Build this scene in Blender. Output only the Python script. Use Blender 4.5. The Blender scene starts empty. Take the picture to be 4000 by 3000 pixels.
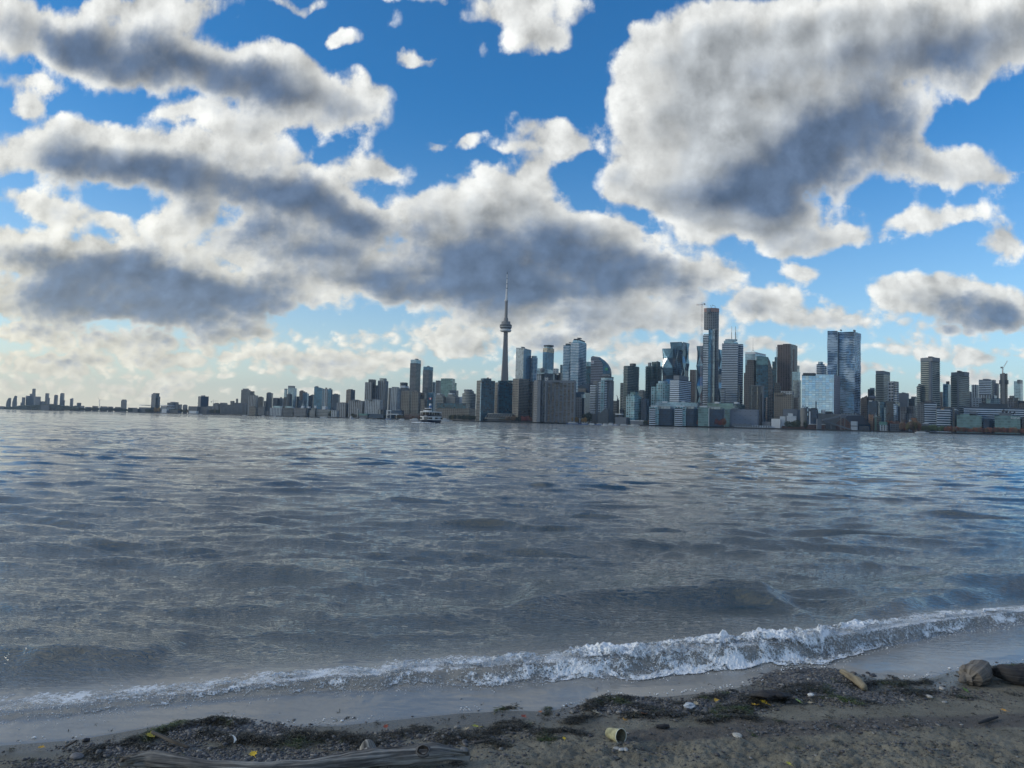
import bpy, bmesh, math, random
import numpy as np
from mathutils import Vector, Matrix
random.seed(7); RNG = np.random.default_rng(7)
SC = bpy.context.scene
COL = SC.collection
rad = math.radians
SC.cycles.use_denoising = True

# ------------------------------------------------------------------ camera
FPX, IW, IH = 2910.0, 4000.0, 3000.0        # focal length and size of the photograph in its own pixels
CAMZ = 1.75
PITCH, ROLL = rad(2.92), rad(1.45)
fwd = Vector((0, math.cos(PITCH), math.sin(PITCH)))
up0 = Vector((0, -math.sin(PITCH), math.cos(PITCH)))
ri0 = Vector((1, 0, 0))
RIGHT = ri0 * math.cos(ROLL) + up0 * math.sin(ROLL)
UP = -ri0 * math.sin(ROLL) + up0 * math.cos(ROLL)
CAMP = Vector((0, 0, CAMZ))
cam = bpy.data.objects.new("camera", bpy.data.cameras.new("camera"))
COL.objects.link(cam)
cam.data.sensor_width = 36.0
cam.data.lens = 36.0 * FPX / IW
cam.data.clip_start = 0.05
cam.data.clip_end = 200000.0
M3 = Matrix((RIGHT, UP, -fwd)).transposed()
cam.matrix_world = Matrix.Translation(CAMP) @ M3.to_4x4()
SC.camera = cam

def ray(px, py):
    return fwd + RIGHT * ((px - IW / 2) / FPX) - UP * ((py - IH / 2) / FPX)
def P(px, py, Y):                            # the point at forward distance Y seen at a photo position
    d = ray(px, py); return CAMP + d * (Y / d.y)
def G(px, py, z=0.0):                        # the point at height z seen at a photo position
    d = ray(px, py); return CAMP + d * ((z - CAMZ) / d.z)

# ------------------------------------------------------------------ objects
def tag(o, label=None, cat=None, group=None, kind=None):
    if label: o["label"] = label
    if cat: o["category"] = cat
    if group: o["group"] = group
    if kind: o["kind"] = kind
    return o
def empty(name, loc, rz=0.0):
    o = bpy.data.objects.new(name, None); COL.objects.link(o)
    o.location = loc; o.rotation_euler = (0, 0, rz); o.empty_display_size = 1.0
    return o
def copy_tree(o, parent=None):
    c = o.copy(); COL.objects.link(c); c.parent = parent
    for ch in o.children:
        copy_tree(ch, c)
    return c
def np_mesh(name, V, Fq, mat=None, smooth=True, parent=None, loc=None):
    """mesh from numpy arrays: V (n,3), Fq (m,4) or (m,3)"""
    V = np.asarray(V, np.float32); Fq = np.asarray(Fq, np.int32)
    me = bpy.data.meshes.new(name)
    me.vertices.add(len(V)); me.vertices.foreach_set("co", V.ravel())
    k = Fq.shape[1]
    me.loops.add(Fq.size); me.loops.foreach_set("vertex_index", Fq.ravel())
    me.polygons.add(len(Fq))
    me.polygons.foreach_set("loop_start", np.arange(0, Fq.size, k, dtype=np.int32))
    me.polygons.foreach_set("loop_total", np.full(len(Fq), k, np.int32))
    me.polygons.foreach_set("use_smooth", np.full(len(Fq), smooth, bool))
    me.update(calc_edges=True); me.validate()
    if mat: me.materials.append(mat)
    o = bpy.data.objects.new(name, me); COL.objects.link(o)
    if parent: o.parent = parent
    if loc is not None: o.location = loc
    return o

class MB:
    """collects faces (with a uv in metres and a material slot) for one mesh object"""
    def __init__(s): s.v = []; s.f = []; s.uv = []; s.m = []; s.sm = []
    def face(s, pts, uv=None, m=0, smooth=False):
        b = len(s.v); s.v += [tuple(p) for p in pts]
        s.f.append(tuple(range(b, b + len(pts))))
        s.uv.append(uv or [(p[0] + p[1], p[2]) for p in pts]); s.m.append(m); s.sm.append(smooth)
    def build(s, name, mats, parent=None, loc=None, merge=True):
        me = bpy.data.meshes.new(name)
        me.from_pydata(s.v, [], s.f)
        ul = me.uv_layers.new(name="UVMap")
        flat = [c for f in s.uv for p in f for c in p]
        ul.data.foreach_set("uv", flat)
        me.polygons.foreach_set("material_index", s.m)
        me.polygons.foreach_set("use_smooth", s.sm)
        for m in (mats if isinstance(mats, (list, tuple)) else [mats]): me.materials.append(m)
        if merge:
            bm = bmesh.new(); bm.from_mesh(me)
            bmesh.ops.remove_doubles(bm, verts=bm.verts, dist=0.0005)
            bmesh.ops.recalc_face_normals(bm, faces=bm.faces)
            bm.to_mesh(me); bm.free()
        o = bpy.data.objects.new(name, me); COL.objects.link(o)
        if parent: o.parent = parent
        if loc is not None: o.location = loc
        return o
    def prism(s, pts, z0, z1, m=0, cap=True, mcap=None, ztop=None, bottom=True, smooth=False):
        n = len(pts); u = 0.0
        zt = ztop or [z1] * n
        for i in range(n):
            a, b = pts[i], pts[(i + 1) % n]
            L = math.hypot(b[0] - a[0], b[1] - a[1])
            za, zb = zt[i], zt[(i + 1) % n]
            s.face([(a[0], a[1], z0), (b[0], b[1], z0), (b[0], b[1], zb), (a[0], a[1], za)],
                   [(u, z0), (u + L, z0), (u + L, zb), (u, za)], m, smooth)
            u += L
        if cap:
            mc = m if mcap is None else mcap
            s.face([(p[0], p[1], zt[i]) for i, p in enumerate(pts)], None, mc)
            if bottom: s.face([(p[0], p[1], z0) for p in reversed(pts)], None, mc)
    def box(s, x0, x1, y0, y1, z0, z1, m=0):
        s.prism([(x0, y0), (x1, y0), (x1, y1), (x0, y1)], z0, z1, m)
    def tube(s, pts, r, n=6, m=0, cap=True):
        """a round bar along pts; r a number or one per point"""
        rs = r if isinstance(r, (list, tuple)) else [r] * len(pts)
        pts = [Vector(p) for p in pts]; rings = []
        for i, p in enumerate(pts):
            t = (pts[min(i + 1, len(pts) - 1)] - pts[max(i - 1, 0)]).normalized()
            a = Vector((0, 0, 1)) if abs(t.z) < 0.9 else Vector((1, 0, 0))
            x = t.cross(a).normalized(); y = t.cross(x).normalized()
            rings.append([p + (x * math.cos(k * 2 * math.pi / n) + y * math.sin(k * 2 * math.pi / n)) * rs[i] for k in range(n)])
        for i in range(len(rings) - 1):
            for k in range(n):
                s.face([rings[i][k], rings[i][(k + 1) % n], rings[i + 1][(k + 1) % n], rings[i + 1][k]], None, m, n > 4)
        if cap:
            s.face(list(reversed(rings[0])), None, m); s.face(rings[-1], None, m)
    def lathe(s, prof, n=24, m=0, cx=0.0, cy=0.0, smooth=True, mats=None):
        for i in range(len(prof) - 1):
            (r0, z0), (r1, z1) = prof[i], prof[i + 1]
            for k in range(n):
                a, b = 2 * math.pi * k / n, 2 * math.pi * (k + 1) / n
                pts = [(cx + r0 * math.cos(a), cy + r0 * math.sin(a), z0), (cx + r0 * math.cos(b), cy + r0 * math.sin(b), z0),
                       (cx + r1 * math.cos(b), cy + r1 * math.sin(b), z1), (cx + r1 * math.cos(a), cy + r1 * math.sin(a), z1)]
                R_ = max(r0, r1)
                uv = [(R_ * a, z0), (R_ * b, z0), (R_ * b, z1), (R_ * a, z1)]
                if r0 < 1e-6: pts, uv = pts[1:], uv[1:]
                elif r1 < 1e-6: pts, uv = pts[:3], uv[:3]
                s.face(pts, uv, mats[i] if mats else m, smooth)

# ------------------------------------------------------------------ node helpers
class NT:
    def __init__(s, tree): s.t = tree; s.n = tree.nodes; s.l = tree.links
    def node(s, typ, **kw):
        n = s.n.new(typ)
        for k, v in kw.items(): setattr(n, k, v)
        return n
    def put(s, sock, v):
        if v is None: return
        if hasattr(v, "is_linked") or hasattr(v, "links"): s.l.new(v, sock)
        else: sock.default_value = v
    def m(s, op, a, b=None, c=None, clamp=False):
        n = s.node("ShaderNodeMath", operation=op, use_clamp=clamp)
        s.put(n.inputs[0], a); s.put(n.inputs[1], b); s.put(n.inputs[2], c)
        return n.outputs[0]
    def vm(s, op, a, b=None, scale=None):
        n = s.node("ShaderNodeVectorMath", operation=op)
        s.put(n.inputs[0], a); s.put(n.inputs[1], b)
        if scale is not None: s.put(n.inputs[3], scale)
        return n.outputs[1] if op in ("LENGTH", "DOT_PRODUCT", "DISTANCE") else n.outputs[0]
    def mapr(s, v, a, b, c=0.0, d=1.0, kind="SMOOTHSTEP"):
        n = s.node("ShaderNodeMapRange", interpolation_type=kind)
        s.put(n.inputs[0], v)
        for i, x in enumerate((a, b, c, d)): s.put(n.inputs[i + 1], x)
        return n.outputs[0]
    def mix(s, f, a, b, blend="MIX"):
        n = s.node("ShaderNodeMix", data_type="RGBA", blend_type=blend)
        s.put(n.inputs[0], f); s.put(n.inputs[6], a); s.put(n.inputs[7], b)
        return n.outputs[2]
    def noise(s, vec, scale=1.0, detail=4.0, rough=0.5, dims="3D", dist=0.0, lac=2.0):
        n = s.node("ShaderNodeTexNoise", noise_dimensions=dims)
        s.put(n.inputs["Vector"], vec); s.put(n.inputs["Scale"], scale); s.put(n.inputs["Detail"], detail)
        s.put(n.inputs["Roughness"], rough); s.put(n.inputs["Distortion"], dist); s.put(n.inputs["Lacunarity"], lac)
        return n
    def xyz(s, v):
        n = s.node("ShaderNodeSeparateXYZ"); s.put(n.inputs[0], v); return n.outputs
    def comb(s, x, y, z=0.0):
        n = s.node("ShaderNodeCombineXYZ"); s.put(n.inputs[0], x); s.put(n.inputs[1], y); s.put(n.inputs[2], z); return n.outputs[0]
    def ramp(s, f, stops, interp="LINEAR"):
        n = s.node("ShaderNodeValToRGB"); n.color_ramp.interpolation = interp
        e = n.color_ramp.elements
        while len(e) < len(stops): e.new(0.5)
        for k, (p, c) in zip(e, stops): k.position = p; k.color = (*c, 1.0) if len(c) == 3 else c
        s.put(n.inputs[0], f); return n.outputs[0]
def c4(c): return (c[0], c[1], c[2], 1.0)
def new_mat(name):
    m = bpy.data.materials.new(name); m.use_nodes = True
    t = NT(m.node_tree); b = m.node_tree.nodes["Principled BSDF"]
    return m, t, b
_mats = {}
def simple(name, col, rough=0.7, var=0.25, scale=4.0, metal=0.0, spec=0.4, bump=0.0):
    """a plain surface with a little procedural unevenness"""
    if name in _mats: return _mats[name]
    m, t, b = new_mat(name)
    tc = t.node("ShaderNodeTexCoord")
    nz = t.noise(tc.outputs["Object"], scale, 5.0, 0.6)
    f = t.mapr(nz.outputs["Fac"], 0.25, 0.75)
    a = tuple(x * (1 - var) for x in col); d = tuple(min(1, x * (1 + var)) for x in col)
    t.put(b.inputs["Base Color"], t.mix(f, c4(a), c4(d)))
    b.inputs["Roughness"].default_value = rough; b.inputs["Metallic"].default_value = metal
    b.inputs["Specular IOR Level"].default_value = spec
    if bump:
        bp = t.node("ShaderNodeBump"); bp.inputs["Strength"].default_value = bump; bp.inputs["Distance"].default_value = 0.02
        t.put(bp.inputs["Height"], nz.outputs["Fac"]); t.put(b.inputs["Normal"], bp.outputs[0])
    _mats[name] = m
    return m

# numpy gradient noise (2-D, one octave and fractal)
_perm = np.random.default_rng(3).permutation(512).astype(np.int64)
_ang = np.random.default_rng(5).random(512) * 2 * np.pi
_gx, _gy = np.cos(_ang), np.sin(_ang)
def pn(x, y):
    xi = np.floor(x).astype(np.int64); yi = np.floor(y).astype(np.int64)
    xf = x - xi; yf = y - yi
    u = xf * xf * xf * (xf * (xf * 6 - 15) + 10); v = yf * yf * yf * (yf * (yf * 6 - 15) + 10)
    def g(ix, iy, dx, dy):
        h = _perm[(_perm[ix & 511] + iy) & 511]
        return _gx[h] * dx + _gy[h] * dy
    a = g(xi, yi, xf, yf); b = g(xi + 1, yi, xf - 1, yf)
    c = g(xi, yi + 1, xf, yf - 1); d = g(xi + 1, yi + 1, xf - 1, yf - 1)
    return (a + u * (b - a)) * (1 - v) + (c + u * (d - c)) * v * 1.0
def fbm(x, y, o=4, gain=0.5):
    r = 0.0; a = 1.0
    for i in range(o):
        r = r + a * pn(x * 2 ** i + 17.3 * i, y * 2 ** i - 9.1 * i); a *= gain
    return r
# ------------------------------------------------------------------ sky, sun, exposure
SUN_AZ, SUN_EL = rad(-98), rad(20)           # azimuth from the view direction (+Y), clockwise; the sun stands west, behind cloud
SC.view_settings.view_transform = "Standard"; SC.view_settings.look = "None"
SC.view_settings.exposure = 0.0; SC.view_settings.gamma = 1.0
sun = bpy.data.objects.new("sun", bpy.data.lights.new("sun", "SUN")); COL.objects.link(sun)
sun.data.energy = 1.4; sun.data.angle = rad(11); sun.data.specular_factor = 0.0; sun.data.color = (1.0, 0.9, 0.76)
sd = Vector((math.sin(SUN_AZ) * math.cos(SUN_EL), math.cos(SUN_AZ) * math.cos(SUN_EL), math.sin(SUN_EL)))
sun.rotation_euler = (-sd).to_track_quat("-Z", "Y").to_euler()

world = bpy.data.worlds.new("World"); SC.world = world; world.use_nodes = True
w = NT(world.node_tree); w.n.clear()
out = w.node("ShaderNodeOutputWorld"); bg = w.node("ShaderNodeBackground")
w.l.new(bg.outputs[0], out.inputs[0])
STR = 0.1
bg.inputs["Strength"].default_value = STR
sky = w.node("ShaderNodeTexSky", sky_type="NISHITA", sun_disc=False, sun_elevation=SUN_EL, sun_rotation=SUN_AZ)
sky.air_density = 1.0; sky.dust_density = 1.0; sky.ozone_density = 2.5
dirv = w.node("ShaderNodeTexCoord").outputs["Generated"]
dx, dy, dz = w.xyz(dirv)
yy = w.m("MAXIMUM", dy, 0.05)
u = w.m("DIVIDE", dx, yy); v = w.m("DIVIDE", dz, yy)
zc = w.m("MAXIMUM", dz, 0.0)
den = w.m("ADD", zc, 0.30)
p = w.comb(w.m("DIVIDE", dx, den), w.m("DIVIDE", dy, den))           # position in the cloud layer
uv = w.comb(u, v)
vc = w.m("ADD", w.m("MINIMUM", w.m("MAXIMUM", v, 0.0), 3.0), 0.30)
q_ = w.comb(w.m("MULTIPLY", u, 1.9), w.m("MULTIPLY", w.m("LOGARITHM", vc, 2.718), -1.25))   # the same layer seen side on, where heaps stand up
inside = w.m("MULTIPLY", w.mapr(w.m("ABSOLUTE", u), 0.80, 1.15, 1.0, 0.0), w.mapr(v, 0.66, 0.95, 1.0, 0.0))
inside = w.m("MULTIPLY", inside, w.mapr(dy, 0.1, 0.3))
mv = w.node("ShaderNodeMix", data_type="VECTOR"); w.put(mv.inputs[0], inside); w.put(mv.inputs[4], p); w.put(mv.inputs[5], q_)
p = mv.outputs[1]
# wind-torn outlines: the cloud positions are pushed about by noise in the cloud layer
wn = w.noise(p, 3.4, 5.0, 0.56, "2D")
wv = w.vm("MULTIPLY", w.vm("SUBTRACT", wn.outputs["Color"], (0.5, 0.5, 0.5)), (1, 1, 0))
uvw = w.vm("ADD", uv, w.vm("SCALE", wv, None, w.m("MULTIPLY", w.m("ADD", zc, 0.10), 0.17)))
S_ = 4000 / 2212
UM, VM = 0.90, 0.78                            # the part of the sky the cloud banks are laid out in
uL = w.mapr(w.xyz(uvw)[0], -UM, UM, 0, 1, "LINEAR"); vL = w.mapr(w.xyz(uvw)[1], -0.05, VM, 0, 1, "LINEAR")
NU, NV = 181, 91
def curve3(x, cols):
    """three curves over 0..1 in one node; returns the vector of their values"""
    n = w.node("ShaderNodeRGBCurve"); mp = n.mapping; mp.use_clip = False
    lo = [min(c.min(), -1e-4) for c in cols]; hi = [max(c.max(), 1e-4) for c in cols]
    for k, c in enumerate(cols):
        cu = mp.curves[k]; y = (c - lo[k]) / (hi[k] - lo[k]); N = len(c)
        cu.points[0].location = (0.0, float(y[0])); cu.points[1].location = (1.0, float(y[-1]))
        for i in range(1, N - 1): cu.points.new(i / (N - 1), float(y[i]))
        for q in cu.points: q.handle_type = "VECTOR"
    mp.update()
    w.put(n.inputs["Color"], w.comb(x, x, x))
    return w.vm("ADD", w.vm("MULTIPLY", n.outputs[0], tuple(float(h - l) for h, l in zip(hi, lo))), tuple(float(l) for l in lo))
def field(blobs, grow, rank):
    """the summed banks as a sum of products of curves in the two directions"""
    U, V = np.meshgrid(np.linspace(-UM, UM, NU), np.linspace(-0.05, VM, NV))
    Z = np.zeros_like(U)
    for (bx, by, rx, ry, ang, wt) in blobs:
        d = ray(bx * S_, by * S_); k = S_ / FPX * grow; a = rad(-ang + 1.45)
        X, Y = U - d.x / d.y, V - d.z / d.y
        r = np.hypot((X * math.cos(a) + Y * math.sin(a)) / (rx * k), (-X * math.sin(a) + Y * math.cos(a)) / (ry * k))
        Z += (wt * np.clip(1 - r, 0, 1)) ** 3
    Z = np.minimum(Z ** (1 / 3), 1.5)
    A, S, B = np.linalg.svd(Z, full_matrices=False)
    tot = None
    for k in range(0, rank, 3):
        cu = curve3(uL, [B[k + j] * S[k + j] ** .5 for j in range(3)])
        cv = curve3(vL, [A[:, k + j] * S[k + j] ** .5 for j in range(3)])
        d = w.vm("DOT_PRODUCT", cu, cv)
        tot = d if tot is None else w.m("ADD", tot, d)
    print("sky field rank", rank, "residual", float(np.sqrt((S[rank:] ** 2).sum() / (S ** 2).sum())))
    return tot
CL = [  # x, y, radii, turn (clockwise) of each bank of cloud, in sight of the beach
 (130,80,260,95,14,1.3),(400,140,330,90,15,1.4),(640,190,210,80,22,1.3),(780,225,70,55,0,1.0),(300,20,200,40,8,1.0),(430,10,100,30,0,.7),
 (560,275,150,32,-8,1.0),(400,245,110,30,5,1.0),(600,300,40,30,40,.8),(60,185,90,30,12,.9),(700,270,80,28,0,.8),
 (45,235,55,45,0,1.0),(90,330,170,75,0,1.4),(260,345,210,75,0,1.4),(460,375,180,90,5,1.4),(640,425,165,72,8,1.5),(770,480,100,58,10,1.3),
 (110,445,120,40,10,1.0),(250,480,90,40,35,.9),(420,470,120,60,0,1.1),(560,500,130,60,0,1.2),(520,330,120,30,5,.9),
 (820,355,95,38,8,1.1),(90,545,260,60,5,1.2),(300,590,330,70,8,1.6),(520,630,200,48,6,1.4),(120,640,240,65,0,1.4),(330,670,240,40,3,1.1),
 (60,720,160,30,0,.9),(300,740,300,30,0,.8),(560,725,170,30,0,.9),(500,690,160,22,2,.7),(150,775,170,14,0,.5),(420,772,260,14,0,.45),(720,768,180,16,0,.5),(800,725,150,26,0,.7),
 (560,560,100,32,10,.9),(700,540,150,65,5,1.3),(760,600,160,55,5,1.2),(900,640,150,40,3,.9),
 (960,480,140,85,0,1.3),(1080,450,160,85,10,1.4),(1050,560,280,75,5,1.6),(1250,540,170,85,5,1.4),(1330,520,110,60,15,1.2),(930,600,200,55,3,1.3),(1150,620,240,40,0,1.2),
 (1180,310,72,62,0,1.2),(1150,380,45,60,0,1.0),(1240,295,55,36,0,1.0),(1345,365,75,75,0,1.2),(1370,410,80,50,0,1.0),
 (1345,215,55,65,0,1.0),(1420,140,100,90,-30,1.3),(1560,100,170,110,-20,1.5),(1760,80,230,120,-10,1.5),(2000,70,260,110,-10,1.5),(2170,60,140,110,0,1.3),
 (1500,250,170,130,-10,1.6),(1700,300,230,140,-20,1.7),(1880,230,170,110,-25,1.3),(1560,380,180,110,-10,1.5),(1400,60,40,35,0,.6),
 (1480,440,100,55,0,1.2),(1650,480,200,60,-8,1.3),(1800,510,170,42,-4,1.1),(1980,465,150,38,-8,1.0),(1700,540,90,25,0,.7),(2040,350,150,60,-4,1.2),(2160,375,80,40,0,1.0),(1960,310,60,45,0,.7),
 (1130,20,150,45,-10,1.0),(1170,80,95,45,-10,1.0),(1060,110,45,22,40,.6),(900,0,140,22,0,.7),(640,5,120,20,0,.7),
 (742,95,42,26,-20,.95),(880,148,30,26,40,.9),(930,148,34,14,-10,.7),(940,322,60,30,-10,1.0),(1010,303,46,28,0,.95),(1090,318,30,10,0,.5),(690,72,16,10,0,.6),
 (2100,175,36,28,30,.9),(2145,165,40,25,0,.55),(2170,530,66,46,10,1.2),
 (1960,640,85,55,0,1.3),(2060,650,110,55,10,1.4),(2160,680,90,50,0,1.3),(2040,705,140,25,0,.8),(1740,590,55,20,0,.75),(1690,640,60,26,0,.9),
 (1650,665,90,40,0,1.1),(1760,690,110,35,5,1.1),(1850,700,60,25,0,.8),(1400,600,170,50,-3,1.3),(1540,600,90,32,5,1.0),(1300,660,200,45,0,1.2),(1100,690,160,42,0,1.1),(1420,690,200,45,0,1.1),
 (1000,740,120,34,0,1.0),(1190,738,150,34,0,1.05),(1450,760,180,32,0,.95),(1690,745,130,30,0,.95),(1960,745,160,30,0,.9),(2120,765,140,30,0,.9),(880,775,110,24,0,.85),(1300,800,200,24,0,.8),(1800,800,200,24,0,.8),(2100,820,150,22,0,.75),
 (120,800,200,22,0,.9),(400,808,170,20,0,.85),(680,800,170,22,0,.9),(980,805,150,20,0,.85),(60,838,120,15,0,.75),(300,845,170,14,0,.75),(600,850,170,14,0,.7),(900,842,150,15,0,.7),(1500,850,220,18,0,.7),(2000,860,220,18,0,.7),(150,868,220,10,0,.6),
 (150,775,200,24,0,.95),(420,772,280,26,0,.95),(720,768,200,28,0,1.0),
]
DK = [  # their thick, sunless hearts
 (220,95,400,75,15,1.5),(430,150,300,62,17,1.0),(60,30,260,60,10,1.0),(600,190,150,36,20,.4),(120,345,180,50,0,1.1),(300,360,190,50,3,.9),(640,400,210,66,8,1.5),(760,450,160,60,10,1.5),(560,480,190,50,0,1.4),
 (280,600,430,62,8,1.7),(520,640,220,36,6,1.3),(90,630,260,60,0,1.1),(90,700,260,36,0,1.0),(430,735,300,26,0,1.0),(560,720,90,30,0,.9),(250,765,240,12,0,.5),(700,765,200,14,0,.5),
 (820,540,110,40,0,.9),(690,545,120,44,0,1.0),(1090,560,260,66,3,1.6),(1280,545,160,56,3,1.3),(1150,615,300,34,0,1.4),(920,620,220,40,0,1.2),(870,470,90,70,0,1.1),(1050,500,120,40,0,.7),
 (1330,390,80,52,0,.7),(1255,320,40,36,0,.5),(1770,335,210,80,-24,1.6),(1600,400,150,52,-15,1.2),(1890,240,170,80,-25,1.0),(2020,80,230,80,-15,.9),(1800,400,200,56,-20,1.0),
 (1980,365,110,38,0,.8),(1700,490,180,30,-5,.5),(2110,665,130,45,8,1.5),(1980,700,130,22,0,1.0),(1840,705,80,24,0,.9),(1620,680,70,18,0,.9),(1500,605,90,24,5,.8),(1420,620,130,16,0,.4),(1180,700,120,26,0,.7),(1330,715,130,24,0,.6),
 (200,695,460,52,2,1.2),(350,745,460,30,0,1.1),(60,772,240,24,0,.9),(760,745,160,20,0,.7),(700,790,160,9,0,.5),(1180,665,160,20,0,.5),(330,800,120,10,0,.6),(640,792,90,9,0,.6),(860,762,90,10,0,.6),(1000,790,120,12,0,.5),(1900,770,140,16,0,.6),(2080,810,120,14,0,.5),(120,815,60,7,0,.4),
 (840,365,80,22,8,.8),(1080,745,120,22,0,.5),(1500,740,160,22,0,.5),
]
def voro(vec, sc):
    n = w.node("ShaderNodeTexVoronoi", voronoi_dimensions="2D", feature="F1"); w.put(n.inputs["Vector"], vec); n.inputs["Scale"].default_value = sc
    return n.outputs["Distance"]
def detail(pp):
    """heaped, rounded lobes with torn edges: positive where the cloud bulges"""
    nz = w.noise(pp, 5.2, 9.0, 0.62, "2D")
    q = w.vm("ADD", pp, w.vm("SCALE", w.vm("SUBTRACT", nz.outputs["Color"], (.5, .5, .5)), None, 0.10))
    l = w.m("MULTIPLY", w.m("SUBTRACT", .45, voro(q, 5.5)), .50)
    l = w.m("MULTIPLY_ADD", w.m("SUBTRACT", .45, voro(q, 13.0)), .30, l)
    l = w.m("MULTIPLY_ADD", w.m("SUBTRACT", .45, voro(w.vm("MULTIPLY", q, (1.5, 1, 1)), 21.0)), w.m("MULTIPLY", low, .75), l)
    return w.m("MULTIPLY_ADD", w.m("SUBTRACT", nz.outputs["Fac"], .5), 1.35, l), nz.outputs["Fac"]
low = w.m("POWER", 2.718, w.m("MULTIPLY", zc, -7.0))                     # 1 at the horizon
det, n1 = detail(p)
det2, _ = detail(w.vm("ADD", p, (-0.040, -0.026, 0)))
n3 = w.noise(p, 1.9, 4.0, 0.5, "2D").outputs["Fac"]
cov = field(CL, 1.40, 27); drk = field(DK, 1.62, 15)
keep_uv = (uL, vL)
uL = w.m("ADD", uL, -0.030); vL = w.m("ADD", vL, 0.036)                # the same banks a step nearer the sun
cov_s = field(CL, 1.40, 12)
# beyond the photograph's field of view: an even scatter of unseen clouds, made paler to lift the ambient light
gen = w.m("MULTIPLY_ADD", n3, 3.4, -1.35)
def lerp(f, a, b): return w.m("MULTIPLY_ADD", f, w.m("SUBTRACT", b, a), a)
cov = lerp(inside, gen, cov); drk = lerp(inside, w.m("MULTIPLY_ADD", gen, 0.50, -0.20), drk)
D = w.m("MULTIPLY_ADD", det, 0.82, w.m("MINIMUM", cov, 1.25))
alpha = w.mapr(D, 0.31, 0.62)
face = w.m("MULTIPLY_ADD", w.m("SUBTRACT", cov, cov_s), 1.5, 0.35)       # bright where a bank's own flank faces the sun
face = w.m("MULTIPLY", face, inside)
body_ = w.m("MULTIPLY_ADD", det, 0.55, cov)
core = w.mapr(w.m("SUBTRACT", body_, w.m("MULTIPLY", face, .25)), 0.42, 1.10)
relief = w.m("SUBTRACT", det, det2)
sh = w.m("MULTIPLY_ADD", w.m("SUBTRACT", n3, 0.5), 0.9, drk)
sh = w.m("MULTIPLY_ADD", w.m("SUBTRACT", n1, 0.5), w.m("MULTIPLY_ADD", low, 1.6, 0.5), w.m("MULTIPLY_ADD", low, 0.44, sh))
sh = w.m("SUBTRACT", sh, w.m("MULTIPLY", face, .30))
shade = w.m("MULTIPLY", w.mapr(sh, 0.05, 0.90), core)
west = w.mapr(u, 0.35, -0.75)
white = w.mix(w.m("MULTIPLY", low, w.m("MULTIPLY_ADD", west, 0.75, 0.25)), c4((7.9, 8.0, 7.8)), c4((10.4, 9.6, 7.2)))
grey = w.mix(low, c4((1.05, 1.50, 2.35)), c4((1.20, 1.95, 3.2)))
mid = w.mix(w.mapr(core, 0.0, 1.0), white, c4((4.6, 4.85, 5.0)))
ccol = w.mix(shade, mid, grey)
lit = w.m("MULTIPLY_ADD", w.m("MULTIPLY", relief, w.m("SUBTRACT", 1.0, w.m("MULTIPLY", low, .3))), 0.95, 1.0)
ccol = w.vm("SCALE", ccol, None, w.m("MAXIMUM", lit, 0.45))
# clear air
blue = w.mix(w.mapr(zc, 0.0, 0.42), c4((1.55, 1.85, 2.0)), c4((0.30, 1.12, 1.72)))
air = w.mix(1.0, sky.outputs[0], blue, "MULTIPLY")
haze_c = w.mix(west, c4((7.0, 7.5, 7.6)), c4((11.2, 10.4, 8.0)))
air = w.mix(w.m("MULTIPLY", w.m("POWER", low, 2.0), w.m("MULTIPLY_ADD", west, .30, .66)), air, haze_c)
ccol = w.mix(w.m("MULTIPLY", w.m("POWER", low, 2.2), w.m("MULTIPLY_ADD", west, .30, .30)), ccol, haze_c)
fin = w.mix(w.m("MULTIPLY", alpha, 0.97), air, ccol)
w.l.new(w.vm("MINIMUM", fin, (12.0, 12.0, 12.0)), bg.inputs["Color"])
# ------------------------------------------------------------------ lake: shoreline, breaker, swell, chop
def line_xy(pts, z=0.0):
    q = [G(x, y, z) for x, y in pts]
    q.sort(key=lambda a: a.x)
    return np.array([a.x for a in q]), np.array([a.y for a in q])
EDGE = line_xy([(-500,2945),(-200,2920),(0,2900),(316,2876),(538,2838),(700,2815),(905,2800),(1010,2825),(1300,2826),(1520,2803),(1800,2775),(2030,2765),
  (2120,2768),(2290,2743),(2376,2714),(2600,2711),(2790,2692),(2916,2673),(2980,2660),(3075,2618),(3270,2606),(3420,2642),(3610,2645),(3700,2616),(3860,2597),(4000,2578),(4200,2560),(4700,2500)], 0.01)
BREAK = line_xy([(-500,2840),(0,2806),(316,2781),(570,2743),(823,2711),(1108,2692),(1300,2673),(1490,2673),(1616,2651),(1930,2661),(2060,2645),(2250,2623),(2534,2632),(2700,2604),
  (2800,2597),(2980,2572),(3220,2588),(3296,2534),(3486,2490),(3676,2461),(4000,2420),(4400,2370),(4800,2330)], 0.0)
def ye(x): return np.interp(x, *EDGE)
def yb(x): return np.interp(x, *BREAK)
_bx = np.linspace(-6, 12, 400)
_bs = yb(_bx); _bs = np.convolve(np.pad(_bs, 20, "edge"), np.ones(41) / 41, "valid")
def ybs(x): return np.interp(x, _bx, _bs)
def px_of(x, y, z):
    """photo position of world points (used to lay things out on the beach)"""
    X = np.stack([x, y, z - CAMZ], -1)
    f = X @ np.array(fwd); r = X @ np.array(RIGHT); u_ = X @ np.array(UP)
    return IW / 2 + FPX * r / f, IH / 2 - FPX * u_ / f
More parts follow.
